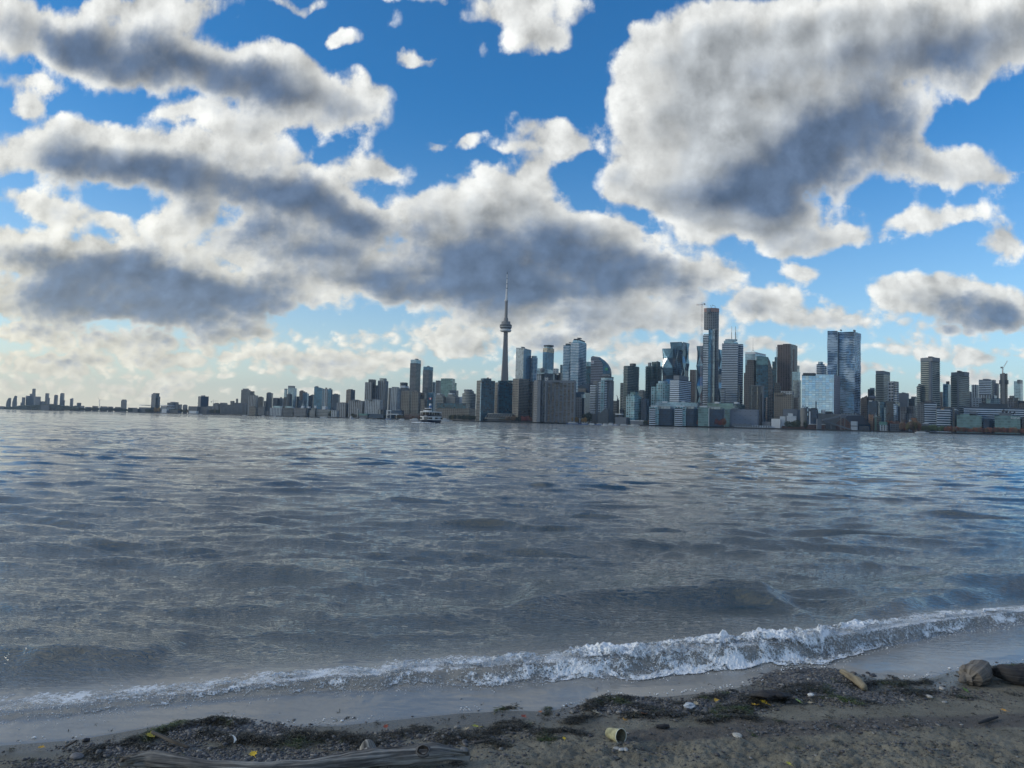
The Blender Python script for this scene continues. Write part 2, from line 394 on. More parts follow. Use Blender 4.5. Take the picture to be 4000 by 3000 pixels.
# crests of the waves rolling in behind the breaker: (photo points of the crest, height, front width, back width)
CREST = [([(-500,2600),(0,2596),(250,2594),(480,2590),(700,2584)], .072, .17, .55),
         ([(1950,2395),(2150,2368),(2350,2350),(2600,2345),(2850,2350),(3050,2375),(3200,2415)], .095, .22, .8),
         ([(3250,2440),(3400,2412),(3560,2388),(3750,2340),(4000,2296),(4400,2250)], .09, .22, .8),
         ([(700,2395),(900,2390),(1100,2400),(1300,2440)], .035, .16, .6),
         ([(1900,2130),(2150,2140),(2400,2150),(2650,2130),(3000,2140),(3500,2135),(4200,2110)], .08, .4, 1.2),
         ([(-300,2140),(200,2135),(600,2150),(900,2170)], .09, .4, 1.2),
         ([(700,2270),(1000,2262),(1400,2280),(1700,2300)], .06, .3, .9),
         ([(-300,2010),(300,2050),(800,2040),(1300,2030),(1800,2060)], .09, .5, 1.6)]
CRX = [(line_xy(c), a, f, b) for c, a, f, b in CREST]
TR = []
_r = np.random.default_rng(11)
for lam in np.geomspace(0.16, 16.0, 44):
    th = _r.normal(0, 0.40) + 0.08
    st = 0.0120 if lam < .35 else (0.0180 if lam < 1.5 else (0.0058 if lam < 3.6 else (0.0028 if lam < 8 else .0014)))
    TR.append((lam, th, st * lam * _r.uniform(.7, 1.3), _r.uniform(0, 6.28), _r.uniform(0, 100)))
def wave_h(x, y, dy):
    wx = x + 0.35 * fbm(x * .35, y * .35, 2); wy = y + 0.45 * fbm(x * .3 + 40, y * .4, 3)
    h = np.zeros_like(x)
    for lam, th, a, ph, sd_ in TR:
        wgt = np.clip((lam / np.maximum(dy, 1e-6) - 2.0) / 2.0, 0, 1)
        if wgt.max() <= 0: continue
        k = 2 * np.pi / lam
        s = np.sin(k * (wx * np.sin(th) + wy * np.cos(th)) + ph)
        s = np.where(s > 0, s * .8 + .6 * s ** 3, s * 0.6)
        md = (0.22 if lam < 1.5 else .32) + 2.7 * pn(x / (lam * 3.4) + sd_, y / (lam * 1.3) - sd_)
        h += wgt * a * s * np.clip(md, 0, 2.2)
    return h
def water_z(x, y, dy):
    t = (y - ye(x)) * .94; s = (y - ybs(x)) * .94
    off = np.clip((s + 0.05) / 0.9, 0, 1)
    amp = 0.05 + 0.95 * off * (0.45 + 0.55 * np.clip(s / 4, 0, 1))
    h = wave_h(x, y, dy) * amp
    for (cx, cy), a, fw, bw in CRX:
        q = y - np.interp(x, cx, cy) + 0.10 * fbm(x * 1.3, y * .8 + a * 90, 3)
        env = np.clip((x - cx[0]) / (0.12 * (cx[-1] - cx[0])), 0, 1) * np.clip((cx[-1] - x) / (0.12 * (cx[-1] - cx[0])), 0, 1)
        prof = np.where(q < 0, np.exp(-(q / (fw * .85)) ** 2), np.exp(-(q / bw) ** 2))
        h += (.6 if bw > .85 else 1.45) * a * env * env * (3 - 2 * env) * prof * (0.75 + 0.5 * pn(x * 1.1 + a * 50, y * .5))
    q = s + 0.05 * fbm(x * 2.5, y * 0.3, 3)
    A = np.interp(x, [-4, -2, -.5, 0.6, 1.6, 2.6, 4.5, 8], [.018, .03, .055, .085, .12, .11, .07, .06])
    h += A * np.where(q < 0, np.exp(-(q / .07) ** 2), np.exp(-(q / .38) ** 2))
    h += 0.0035 * fbm(x * 9, y * 13, 3) * np.clip(t / .4, 0, 1)
    return np.maximum(h, -0.02) * np.clip(t / 0.12, 0.05, 1) + 0.003 + 0.10 * np.clip(t, -1, 0)
rows = [2.4]
while rows[-1] < 14000: rows.append(rows[-1] * (1.0042 if rows[-1] < 14 else 1.0055 if rows[-1] < 400 else 1.02))
rows = np.array(rows); ncol = 900
tz = np.linspace(-0.86, 0.86, ncol)
Y = np.repeat(rows[:, None], ncol, 1); X = Y * tz[None, :]
DY = Y * 0.0055
Z = water_z(X, Y, DY)
Z = np.where(Y > 450, 0.004 * 0 + Z * np.clip((1500 - Y) / 1000, 0, 1), Z)
def grid_faces(nr, nc):
    i = np.arange(nr - 1)[:, None] * nc + np.arange(nc - 1)[None, :]
    return np.stack([i, i + 1, i + 1 + nc, i + nc], -1).reshape(-1, 4)
Fw = grid_faces(len(rows), ncol)
T = (Y - ye(X)) * .94; Sb = (Y - ybs(X)) * .94
keep = (T > -0.5).ravel()
Fw = Fw[keep[Fw].all(1)]
used = np.unique(Fw); remap = np.full(keep.size, -1, np.int64); remap[used] = np.arange(len(used))
Vw = np.stack([X.ravel(), Y.ravel(), Z.ravel()], -1)[used]
wm, t, b = new_mat("lake_water")
tc = t.node("ShaderNodeTexCoord"); oc = tc.outputs["Object"]
ash = t.node("ShaderNodeAttribute", attribute_name="shallow"); afo = t.node("ShaderNodeAttribute", attribute_name="foam")
def stretched(sx, sy): return t.vm("MULTIPLY", oc, (sx, sy, 1))
fine = t.noise(stretched(1.0, 1.7), 9.0, 4.0, 0.6, "2D").outputs["Fac"]
mid_ = t.noise(stretched(0.55, 1.5), 1.1, 4.0, 0.6, "2D").outputs["Fac"]
far_ = t.noise(stretched(0.28, 1.0), 0.16, 4.0, 0.62, "2D").outputs["Fac"]
dist = t.vm("LENGTH", oc)
ffar = t.mapr(dist, 25.0, 140.0); fnear = t.mapr(dist, 30.0, 8.0)
def bump(h, dist_, strength, nrm=None):
    n = t.node("ShaderNodeBump"); t.put(n.inputs["Height"], h); t.put(n.inputs["Distance"], dist_); t.put(n.inputs["Strength"], strength)
    if nrm: t.put(n.inputs["Normal"], nrm)
    return n.outputs[0]
calm = t.m("SUBTRACT", 1.0, t.m("MULTIPLY", t.mapr(ash.outputs["Fac"], .35, .85), .9))
rip = t.noise(stretched(0.62, 1.75), 15.0, 3.0, 0.55, "2D", dist=.5).outputs["Fac"]
rip = t.m("POWER", t.m("SUBTRACT", 1.0, t.m("ABSOLUTE", t.m("MULTIPLY_ADD", rip, 3.0, -1.5))), 2.0)
nb = bump(fine, 0.006, t.m("MULTIPLY", calm, t.m("MULTIPLY_ADD", fnear, 0.40, 0.45)))
nb = bump(rip, 0.0042, t.m("MULTIPLY", calm, fnear), nb)
nb = bump(mid_, 0.22, t.m("MULTIPLY_ADD", ffar, 0.50, 0.05), nb)
nb = bump(far_, 1.6, t.m("MULTIPLY", ffar, 0.6), nb)
t.put(b.inputs["Normal"], nb)
fn = t.noise(oc, 38.0, 6.0, 0.7, "2D").outputs["Fac"]; fn2 = t.noise(oc, 6.0, 4.0, 0.6, "2D").outputs["Fac"]
fm = t.mapr(t.m("ADD", afo.outputs["Fac"], t.m("MULTIPLY_ADD", t.m("ADD", fn, fn2), 0.9, -0.9)), 0.55, 0.80)
body = t.mix(ash.outputs["Fac"], c4((0.036, 0.050, 0.045)), c4((0.27, 0.262, 0.242)))
t.put(b.inputs["Base Color"], t.mix(fm, body, c4((0.78, 0.80, 0.82))))
t.put(b.inputs["Roughness"], t.m("MAXIMUM", t.mapr(fm, 0, 1, 0.045, 0.7, "LINEAR"), t.mapr(ash.outputs["Fac"], .4, .9, .04, .13)))
t.put(b.inputs["IOR"], t.mapr(ash.outputs["Fac"], .1, .75, 2.05, 1.5))
water = np_mesh("lake_water", Vw, remap[Fw], wm)
tag(water, kind="structure")
sh_ = np.clip(1 - T / 1.5, 0, 1) ** 1.3 * 0.95 + 0.45 * np.exp(-((Sb - .1) / .35) ** 2)
fo_ = np.interp(X, [-4, -1.5, .5, 1.6, 3, 5, 8], [.55, .7, .9, 1.1, 1.1, .8, .7]) * 0.62 * np.exp(-((Sb - .10) / .20) ** 2) + 0.30 * np.exp(-np.clip(Sb, 0, 9) / .8) * (Sb > 0) + 0.32 * np.exp(-(T / .05) ** 2) + 0.25 * np.exp(-((Sb + .15) / .1) ** 2)
for nm, arr in (("shallow", sh_), ("foam", fo_)):
    at = water.data.attributes.new(nm, "FLOAT", "POINT"); at.data.foreach_set("value", np.clip(arr, 0, 1).ravel()[used].astype(np.float32))
# the broad sheet under it that carries the lake out of sight to both sides
mb = MB(); mb.face([(-15400, 1500, -0.5), (15400, 1500, -0.5), (15400, 15400, -0.5), (-15400, 15400, -0.5)])
tag(mb.build("outer_lake_water", wm, merge=False), kind="structure")

# ------------------------------------------------------------------ surf: the foaming front of the breaker
nx, ns = 2300, 84
fx = np.linspace(-3.9, 7.6, nx); fs = np.linspace(-0.16, 0.46, ns)
FX = np.repeat(fx[None, :], ns, 0); FS = np.repeat(fs[:, None], nx, 1)
FX2 = FX + 0.05 * fbm(FX * 6, FS * 6, 3); 
FYb = yb(FX) * .55 + ybs(FX) * .45
FYY = FYb + FS / .94 + 0.05 * fbm(FX * 5 + 9, FS * 5, 3)
wide = np.interp(FX, [-4, -2.2, -.6, .7, 1.8, 3.0, 4.2, 7.6], [.5, .55, .65, .9, 1.15, 1.1, .62, .5])
tall = np.interp(FX, [-4, -2.2, -.6, .7, 1.6, 2.2, 3.0, 4.2, 7.6], [.012, .02, .050, .090, .105, .095, .068, .042, .036])
q = FS / wide
env = np.exp(-((q - .12) / .13) ** 2); run = np.exp(-((q + .10) / .10) ** 2)
lump = np.abs(fbm(FX * 7, FS * 9 + 3, 5, .6)); gust = np.clip(.75 + 1.0 * fbm(FX * 2.1 + 5, FS * .3, 3), .25, 1.7)
fine_ = np.abs(fbm(FX * 34, FS * 40, 3, .6))
FZ = water_z(FX2, FYY, 0.02 + 0 * FX) + env * tall * (gust * (.40 + .75 * lump)) + 0.012 * fine_ * (env + run) + .014 * run * lump * wide + .002
dens = np.maximum(env * gust * .95, run * (.75 + .6 * fbm(FX * 1.4 + 3, FS * 2, 2))) + .55 * fbm(FX * 3.2, FS * 9, 3) + .35 * fbm(FX * 11, FS * 30, 3)
dens = dens + np.interp(FX, [-4, -2.4, -1.2, 0, .8, 1.6, 2.6, 3.6, 5, 8], [-.42, -.34, -.20, .02, .22, .26, .16, -.02, -.12, -.14])
dens = dens * np.clip((FX - FX.min()) / .3, 0, 1) * np.clip((FX.max() - FX) / .3, 0, 1)
Ff = grid_faces(ns, nx); ok = (dens > .04).ravel(); Ff = Ff[ok[Ff].any(1)]
Vf = np.stack([FX2.ravel(), FYY.ravel(), FZ.ravel()], -1)
us = np.unique(Ff); rm = np.full(len(Vf), -1, np.int64); rm[us] = np.arange(len(us))
foam_m, t, b = new_mat("foam")
tc = t.node("ShaderNodeTexCoord"); oc = tc.outputs["Object"]
def lace(sc, wd):
    n_ = t.node("ShaderNodeTexVoronoi", feature="DISTANCE_TO_EDGE"); n_.inputs["Scale"].default_value = sc
    t.put(n_.inputs["Vector"], t.vm("ADD", oc, t.vm("SCALE", t.noise(oc, sc * .7, 3.0, .6).outputs["Color"], None, .9 / sc)))
    return t.mapr(n_.outputs["Distance"], 0.0, wd, 1.0, 0.0)
n = t.noise(oc, 26.0, 6.0, 0.68).outputs["Fac"]
dn = t.node("ShaderNodeAttribute", attribute_name="dens").outputs["Fac"]
lc = t.m("MAXIMUM", t.m("MULTIPLY", lace(24.0, .13), .8), t.m("MULTIPLY", lace(58.0, .16), .9))
lev = t.m("ADD", t.m("MULTIPLY_ADD", n, 1.5, -1.02), t.m("MULTIPLY", dn, .95))
al = t.mapr(t.m("MULTIPLY_ADD", lc, .42, lev), .36, .62)
t.put(b.inputs["Base Color"], t.ramp(t.m("ADD", lev, t.m("MULTIPLY", lc, .25)), [(0.30, (0.20, 0.20, 0.18)), (0.52, (0.52, 0.56, 0.59)), (0.80, (0.90, 0.93, 0.96))]))
b.inputs["Roughness"].default_value = 0.4
t.put(b.inputs["Alpha"], al)
t.put(b.inputs["Normal"], bump(t.noise(oc, 90.0, 4.0, 0.65).outputs["Fac"], 0.010, 0.9))
drop_m = simple("foam_drops", (.86, .90, .93), .35, .08, 200.0)
OCT_V = np.array([(1,0,0),(-1,0,0),(0,1,0),(0,-1,0),(0,0,1),(0,0,-1)], float)
OCT_F = np.array([(0,2,4),(2,1,4),(1,3,4),(3,0,4),(2,0,5),(1,2,5),(3,1,5),(0,3,5)])
def scatter(base_v, base_f, pos, scl, seed, flat=None):
    """many turned and scaled copies of a little shape in one mesh"""
    g = np.random.default_rng(seed); n = len(pos)
    a = g.uniform(0, 2 * np.pi, n); ca, sa = np.cos(a), np.sin(a)
    v = base_v[None] * scl[:, None, :]
    tilt = g.normal(0, .25 if flat is None else flat, n); ct, st = np.cos(tilt), np.sin(tilt)
    y_, z_ = v[..., 1] * ct[:, None] - v[..., 2] * st[:, None], v[..., 1] * st[:, None] + v[..., 2] * ct[:, None]
    x_, y2 = v[..., 0] * ca[:, None] - y_ * sa[:, None], v[..., 0] * sa[:, None] + y_ * ca[:, None]
    V = np.stack([x_, y2, z_], -1) + pos[:, None, :]
    F = base_f[None] + (np.arange(n) * len(base_v))[:, None, None]
    return V.reshape(-1, 3), F.reshape(-1, base_f.shape[1])
# drops and clots thrown up along the crest
g = np.random.default_rng(21)
wgt = np.interp(fx, [-4, -2.2, -.6, .7, 1.8, 3.0, 4.2, 7.6], [.5, .7, .9, 1.0, 1.6, 1.6, 1.0, .8]); wgt = wgt / wgt.sum()
nd = 20000
dxs = g.choice(fx, nd, p=wgt) + g.normal(0, .01, nd); ds = np.where(g.random(nd) < .6, g.normal(.03, .07, nd), g.normal(-.08, .07, nd))
tl = np.interp(dxs, fx, tall[0]); yy_ = np.interp(dxs, fx, FYb[0]) + ds
cl = np.clip(fbm(dxs * 5, ds * 3, 3) * 1.4 + .5, .0, 1.3)
dzs = water_z(dxs, yy_, 0.02 + 0 * dxs) + np.abs(g.normal(0, .36, nd)) * tl * np.exp(-((ds - .03) / .10) ** 2) * cl + .002
rs = np.clip(np.abs(g.normal(.0013, .0013, nd)), .0007, .0055)
DV, DF = scatter(OCT_V, OCT_F, np.stack([dxs, yy_, dzs], -1), np.stack([rs * g.uniform(.8, 2.2, nd), rs, rs * g.uniform(.7, 1.4, nd)], -1), 4)
# small bubbles along the edge of the swash
ne = 900
ex = g.uniform(-3.4, 6.5, ne); ey = ye(ex) + np.abs(g.normal(0, .035, ne)); kk = fbm(ex * 3, ex * 0 + 2.2, 3) > -.02
ex, ey = ex[kk], ey[kk]; rs = np.clip(np.abs(g.normal(.002, .0025, len(ex))), .001, .009)
EV, EF = scatter(OCT_V, OCT_F, np.stack([ex, ey, .006 + rs * .4], -1), np.stack([rs * 1.6, rs, rs * .8], -1), 5)
Vq = Vf[us]; Fq4 = rm[Ff]
tri = np.concatenate([Fq4[:, [0, 1, 2]], Fq4[:, [0, 2, 3]], DF + len(Vq), EF + len(Vq) + len(DV)])
foam = np_mesh("surf_foam", np.concatenate([Vq, DV, EV]), tri, foam_m)
at = foam.data.attributes.new("dens", "FLOAT", "POINT"); at.data.foreach_set("value", np.r_[dens.ravel()[us], np.ones(len(DV) + len(EV)) * 3].astype(np.float32))
tag(foam, "white broken foam of the small wave collapsing on the sand", "foam", kind="stuff")
# ------------------------------------------------------------------ beach: sand, gravel, wrack, driftwood, litter
MOUND = [  # photo x, y, radii, turn, height, weed amount: heaps of weed and gravel along the waterline
 (300,2935,190,16,-8,.02,.5),(420,2900,130,14,-18,.035,.8),(520,2868,110,16,-22,.05,1.0),(620,2838,110,16,-22,.06,1.1),(720,2815,110,15,-14,.065,1.2),(830,2796,90,13,-5,.075,1.3),(900,2806,50,14,30,.06,.9),
 (800,2842,150,20,0,.05,.5),(1000,2868,190,26,2,.055,1.0),(1130,2856,110,20,-10,.06,1.1),(1260,2850,120,18,-4,.05,1.1),(1390,2872,120,20,5,.05,1.2),(1310,2888,90,14,0,.03,.9),
 (560,2895,80,14,10,.03,.9),(640,2900,60,12,0,.03,.6),(1100,2905,90,10,5,.02,.5),(40,2965,120,30,0,.05,.5),(20,2990,160,40,0,.05,.0),
 (1600,2842,100,18,-8,.04,.9),(1720,2850,110,14,5,.04,.8),(1780,2872,120,14,8,.03,.9),(1860,2868,110,14,10,.04,1.0),(1960,2830,140,14,-10,.035,.7),(2060,2846,130,14,5,.03,.7),(1990,2800,70,8,-5,.03,.9),
 (2190,2845,120,14,5,.03,.8),(2260,2790,70,16,-12,.045,1.0),(2330,2732,60,20,-28,.065,1.2),(2400,2716,70,16,-8,.06,1.0),(2480,2740,110,22,0,.04,.5),(2560,2775,140,16,0,.04,.8),(2680,2770,110,14,5,.035,.8),
 (2630,2735,120,18,0,.04,.6),(2780,2705,90,16,-10,.05,1.0),(2880,2755,110,18,-5,.04,1.0),(2900,2792,120,14,5,.04,1.1),(2800,2800,80,10,0,.025,.8),(2960,2720,130,20,-5,.07,1.0),(3080,2695,110,18,-5,.07,1.2),(3180,2680,90,16,5,.06,1.1),
 (3260,2720,120,16,10,.04,.9),(3120,2640,150,40,0,.05,.15),(3280,2660,90,16,0,.03,.6),(3400,2655,120,12,-5,.04,1.0),(3540,2652,90,10,-8,.045,1.0),(3600,2690,120,10,5,.03,.9),(3720,2705,110,8,5,.02,.8),(3480,2700,90,10,0,.025,.7),
 (3930,2600,90,20,0,.07,1.0),(3990,2630,80,30,0,.06,.2),(1990,2745,40,6,-12,.008,1.3)]
GRAV = [  # photo x, y, radii, turn, pebble density
 (900,2830,260,40,-4,1.3),(760,2930,420,45,4,1.2),(1120,2945,420,36,0,1.3),(300,2970,330,40,0,.6),(1480,2900,200,50,0,1.0),(1560,2850,160,24,0,.8),(1800,2860,300,40,0,.6),(2020,2830,220,30,0,.5),
 (2450,2735,190,34,0,1.2),(2620,2745,220,40,0,1.1),(2800,2740,200,44,0,1.0),(3120,2625,220,55,10,1.5),(3240,2690,200,40,0,1.1),(3400,2710,220,40,0,.9),(3000,2700,260,36,0,.8),(3600,2680,240,26,0,.5),
 (2350,2880,260,40,0,.18),(3400,2830,500,40,0,.35),(2960,2840,240,30,0,.3),(3750,2700,250,40,0,.3),(2600,2930,500,60,0,.25),(3500,2930,600,60,0,.3),(1950,2930,200,60,0,.25)]
def ell(px, py, e, k=1.0):
    a = rad(e[4]); X, Y_ = px - e[0], py - e[1]
    return np.exp(-(((X * math.cos(a) + Y_ * math.sin(a)) / (e[2] * k)) ** 2 + ((-X * math.sin(a) + Y_ * math.cos(a)) / (e[3] * k)) ** 2))
def masks(x, y):
    px, py = px_of(x, y, 0.05 + 0 * x)
    wob = 26 * fbm(x * 4, y * 4, 3)
    m = 0; wd = 0; gr = 0
    for e in MOUND:
        v = ell(px + wob, py + wob * .5, e); m = np.maximum(m, v * e[5] * .46); wd = np.maximum(wd, ell(px + wob, py + wob * .5, e, 1.2) * e[6])
    for e in GRAV: gr = np.maximum(gr, ell(px + wob, py + wob * .5, e) * e[5])
    return m, wd, gr, px, py
def sand_z(x, y, m=None):
    t = (y - ye(x)) * .94
    base = np.where(t > 0, -0.045 * t, -0.040 * t) + 0.0
    if m is None: m, _, _, px, py = masks(x, y)
    else: m, px, py = m
    land = np.clip(-t / .6, 0, 1)
    rough = np.clip((px - 1500) / 900, 0, 1) * np.clip((py - 2790) / 120, 0, 1)
    lump = 0.026 * fbm(x * 2.6, y * 3.2, 4) + 0.046 * np.abs(fbm(x * 5.0 + 3, y * 6.0, 4, .55)) - .012
    small = 0.0075 * fbm(x * 26, y * 26, 3)
    return base + m * (.8 + .45 * fbm(x * 11, y * 11, 3)) * np.clip(1 - t / .4, 0, 1) + rough * (lump + small * 1.6) + land * 0.0022 * fbm(x * 12, y * 12, 4)
rows = [2.3]
while rows[-1] < 13: rows.append(rows[-1] * 1.0020)
rows = np.array(rows); ncol = 900
tz = np.linspace(-0.90, 0.90, ncol); Yb = np.repeat(rows[:, None], ncol, 1); Xb = Yb * tz[None]
mm, wd, gr, ppx, ppy = masks(Xb, Yb)
Zb = sand_z(Xb, Yb, (mm, ppx, ppy))
sm, t, b = new_mat("beach_sand")
tc = t.node("ShaderNodeTexCoord"); oc = tc.outputs["Object"]
wet = t.node("ShaderNodeAttribute", attribute_name="wet").outputs["Fac"]; dk = t.node("ShaderNodeAttribute", attribute_name="silt").outputs["Fac"]
nA = t.noise(oc, 3.2, 6.0, 0.6).outputs["Fac"]; nB = t.noise(oc, 95.0, 4.0, 0.7).outputs["Fac"]; nC = t.noise(oc, 420.0, 2.0, 0.6).outputs["Fac"]
dry = t.mix(t.mapr(nA, .3, .7), c4((0.142, 0.132, 0.100)), c4((0.240, 0.226, 0.178)))
dry = t.mix(t.m("MULTIPLY", t.mapr(t.m("MULTIPLY_ADD", nA, .55, t.m("MULTIPLY", dk, .8)), .55, .85), .75), dry, c4((0.085, 0.074, 0.070)))
dry = t.mix(t.mapr(nB, .52, .70), dry, c4((0.055, 0.05, 0.042)))
dry = t.mix(t.mapr(nC, .60, .72), dry, c4((0.27, 0.26, 0.24)))
wetc = t.mix(t.mapr(nA, .3, .7), c4((0.075, 0.070, 0.056)), c4((0.105, 0.098, 0.080)))
t.put(b.inputs["Base Color"], t.mix(wet, dry, wetc))
t.put(b.inputs["Roughness"], t.mapr(wet, 0, 1, .85, .26, "LINEAR"))
nb = bump(nB, t.mapr(wet, 0, 1, .012, .0008, "LINEAR"), .8)
t.put(b.inputs["Normal"], bump(nC, t.mapr(wet, 0, 1, .003, .0004, "LINEAR"), .7, nb))
Tb = (Yb - ye(Xb)) * .94
cut = (Tb < 2.6).ravel(); Fb = grid_faces(len(rows), ncol); Fb = Fb[cut[Fb].all(1)]
beach = np_mesh("beach", np.stack([Xb.ravel(), Yb.ravel(), Zb.ravel()], -1), Fb, sm)
tag(beach, kind="structure")
wv_ = np.clip(1 + (Tb + .16 + .10 * fbm(Xb * 1.2, Yb * 1.2, 2)) / .28, 0, 1) * np.clip(1 - mm / .012, .35, 1)
si_ = np.exp(-((ppy - (2835 + (3000 - ppx) * .035)) / 34) ** 2) * np.clip((ppx - 2250) / 300, 0, 1) + .8 * np.clip(wd, 0, 1)
for nm, arr in (("wet", wv_), ("silt", si_)):
    at = beach.data.attributes.new(nm, "FLOAT", "POINT"); at.data.foreach_set("value", np.clip(arr, 0, 1).ravel().astype(np.float32))
def ground(x, y): return float(sand_z(np.array([float(x)]), np.array([float(y)]))[0])
def on_sand(px, py, lift=0.0):
    q = G(px, py, 0.06)
    for _ in range(3): q = G(px, py, ground(q.x, q.y))
    return Vector((q.x, q.y, ground(q.x, q.y) + lift))

# gravel: thousands of rounded, flattened stones
ICO_V = []; ph = (1 + 5 ** .5) / 2
for a_, b_ in ((1, ph), (-1, ph), (1, -ph), (-1, -ph)): ICO_V += [(a_, b_, 0), (0, a_, b_), (b_, 0, a_)]
_bm = bmesh.new(); bmesh.ops.create_icosphere(_bm, subdivisions=1, radius=1.0); _bm.verts.ensure_lookup_table()
ICO_V = np.array([v.co[:] for v in _bm.verts]); ICO_F = np.array([[v.index for v in f.verts] for f in _bm.faces])
_bm.free()
_bm = bmesh.new(); bmesh.ops.create_icosphere(_bm, subdivisions=2, radius=1.0); _bm.verts.ensure_lookup_table()
IC2_V = np.array([v.co[:] for v in _bm.verts]); IC2_F = np.array([[v.index for v in f.verts] for f in _bm.faces]); _bm.free()
g = np.random.default_rng(31)
def sample(n, weight):
    """random beach points, denser where the weight (a map over the beach grid) is high"""
    pr = (np.clip(weight, 0, None) * Yb * Yb * (Tb < .22) * (Tb > -1.9) * (np.abs(Xb / Yb) < .80)).ravel(); pr = pr / pr.sum()
    i = g.choice(pr.size, n, p=pr); r_, c_ = np.divmod(i, Xb.shape[1])
    y_ = Yb.ravel()[i] * (1 + .002 * g.random(n)); x_ = (Xb.ravel()[i] / Yb.ravel()[i] + (g.random(n) - .5) * 1.8 / Xb.shape[1]) * y_
    return x_, y_
px_, py_ = sample(34000, np.clip(np.clip(gr - .12, 0, 2) ** 1.3 * (1 + 1.3 * fbm(Xb * 5, Yb * 5, 2)), 0.004, 1.4))
np_ = len(px_)
sz = np.clip(g.lognormal(-5.25, .45, np_), .0025, .018)
scl = np.stack([sz * g.uniform(.9, 1.5, np_), sz * g.uniform(.7, 1.0, np_), sz * g.uniform(.35, .65, np_)], -1)
Vp, Fp = scatter(ICO_V, ICO_F, np.stack([px_, py_, sand_z(px_, py_) + scl[:, 2] * .45], -1), scl, 8, .3)
pm, t, b = new_mat("gravel_stone")
isl = t.node("ShaderNodeNewGeometry").outputs["Random Per Island"]
tc = t.node("ShaderNodeTexCoord")
c_ = t.ramp(isl, [(0, (.050, .050, .056)), (.35, (.095, .095, .103)), (.6, (.135, .132, .135)), (.8, (.10, .090, .078)), (.93, (.20, .195, .185)), (1, (.34, .33, .31))])
t.put(b.inputs["Base Color"], t.mix(t.mapr(t.noise(tc.outputs["Object"], 160.0, 4.0, .6).outputs["Fac"], .3, .7), t.mix(.45, c_, c4((.03, .03, .03))), c_))
b.inputs["Roughness"].default_value = .55
gravel = np_mesh("gravel", Vp, Fp, pm); tag(gravel, "small rounded dark grey beach pebbles strewn along the wrack line", "gravel", kind="stuff")

# weed: matted strands washed up in heaps
wx_, wy_ = sample(34000, np.clip(wd * 1.2 - .50 + 1.05 * fbm(Xb * 6, Yb * 8, 5, .6), 0, 1.0))
n = len(wx_); L = np.clip(g.lognormal(-3.6, .55, n), .008, .11); W = g.uniform(.0006, .0020, n); az = g.uniform(0, 2 * np.pi, n); cu = g.normal(0, 1.1, n)
z0 = sand_z(wx_, wy_) + np.abs(g.normal(0, .0045, n))
VV = []
for k, s in enumerate((0, .34, .67, 1.0)):
    a = az + cu * (s - .5)
    cx_ = wx_ + L * (s - .5) * np.cos(a); cy_ = wy_ + L * (s - .5) * np.sin(a)
    cz_ = z0 + .0045 * np.sin(s * 3.1) * g.uniform(-.2, 1.2, n) * np.minimum(L / .03, 1.2) + .002
    for sg in (-1, 1): VV.append(np.stack([cx_ - sg * W * np.sin(a), cy_ + sg * W * np.cos(a), cz_ + sg * W * g.uniform(-1, 1, n)], -1))
VV = np.stack(VV, 1).reshape(-1, 3); bs = np.arange(n)[:, None, None] * 8
FF = (bs + np.array([[0, 1, 3, 2], [2, 3, 5, 4], [4, 5, 7, 6]])[None]).reshape(-1, 4)
sw, t, b = new_mat("seaweed")
isl = t.node("ShaderNodeNewGeometry").outputs["Random Per Island"]
pos = t.node("ShaderNodeNewGeometry").outputs["Position"]
gz = t.m('MULTIPLY', t.mapr(t.noise(pos, 3.4, 4.0, .6).outputs["Fac"], .51, .67), .8)
dcol = t.ramp(isl, [(0, (.008, .009, .007)), (.5, (.016, .017, .010)), (.82, (.034, .029, .018)), (.95, (.09, .075, .045)), (1, (.18, .15, .10))])
gcol = t.ramp(isl, [(0, (.018, .036, .007)), (.5, (.050, .088, .012)), (.85, (.10, .145, .022)), (1, (.13, .11, .05))])
t.put(b.inputs["Base Color"], t.mix(gz, dcol, gcol)); b.inputs["Roughness"].default_value = .45
weed = np_mesh("seaweed", VV, FF, sw, smooth=False); tag(weed, "dark green strands of weed matted in heaps along the waterline", "seaweed", kind="stuff")
# splinters and straw among it
tx, ty = sample(7000, np.clip(wd * .45, 0, .5) + .16 * np.clip((ppx - 1500) / 500, 0, 1) * (.35 + np.clip(1.6 * fbm(Xb * 4, Yb * 6, 3), 0, 1)) * (Tb < -.15))
n = len(tx); sc_ = np.stack([np.clip(g.lognormal(-4.8, .65, n), .002, .04), g.uniform(.0008, .0026, n), g.uniform(.0008, .002, n)], -1)
Vt, Ft = scatter(OCT_V, OCT_F, np.stack([tx, ty, sand_z(tx, ty) + .004], -1), sc_, 9, .15)
tw, t, b = new_mat("splinters")
isl = t.node("ShaderNodeNewGeometry").outputs["Random Per Island"]
t.put(b.inputs["Base Color"], t.ramp(isl, [(0, (.012, .011, .010)), (.6, (.035, .031, .025)), (.85, (.09, .08, .06)), (.95, (.22, .20, .15)), (1, (.36, .33, .26))])); b.inputs["Roughness"].default_value = .8
tag(np_mesh("driftwood_splinters", Vt, Ft, tw), "splinters, straw and bark crumbs scattered over the sand", "beach debris", kind="stuff")

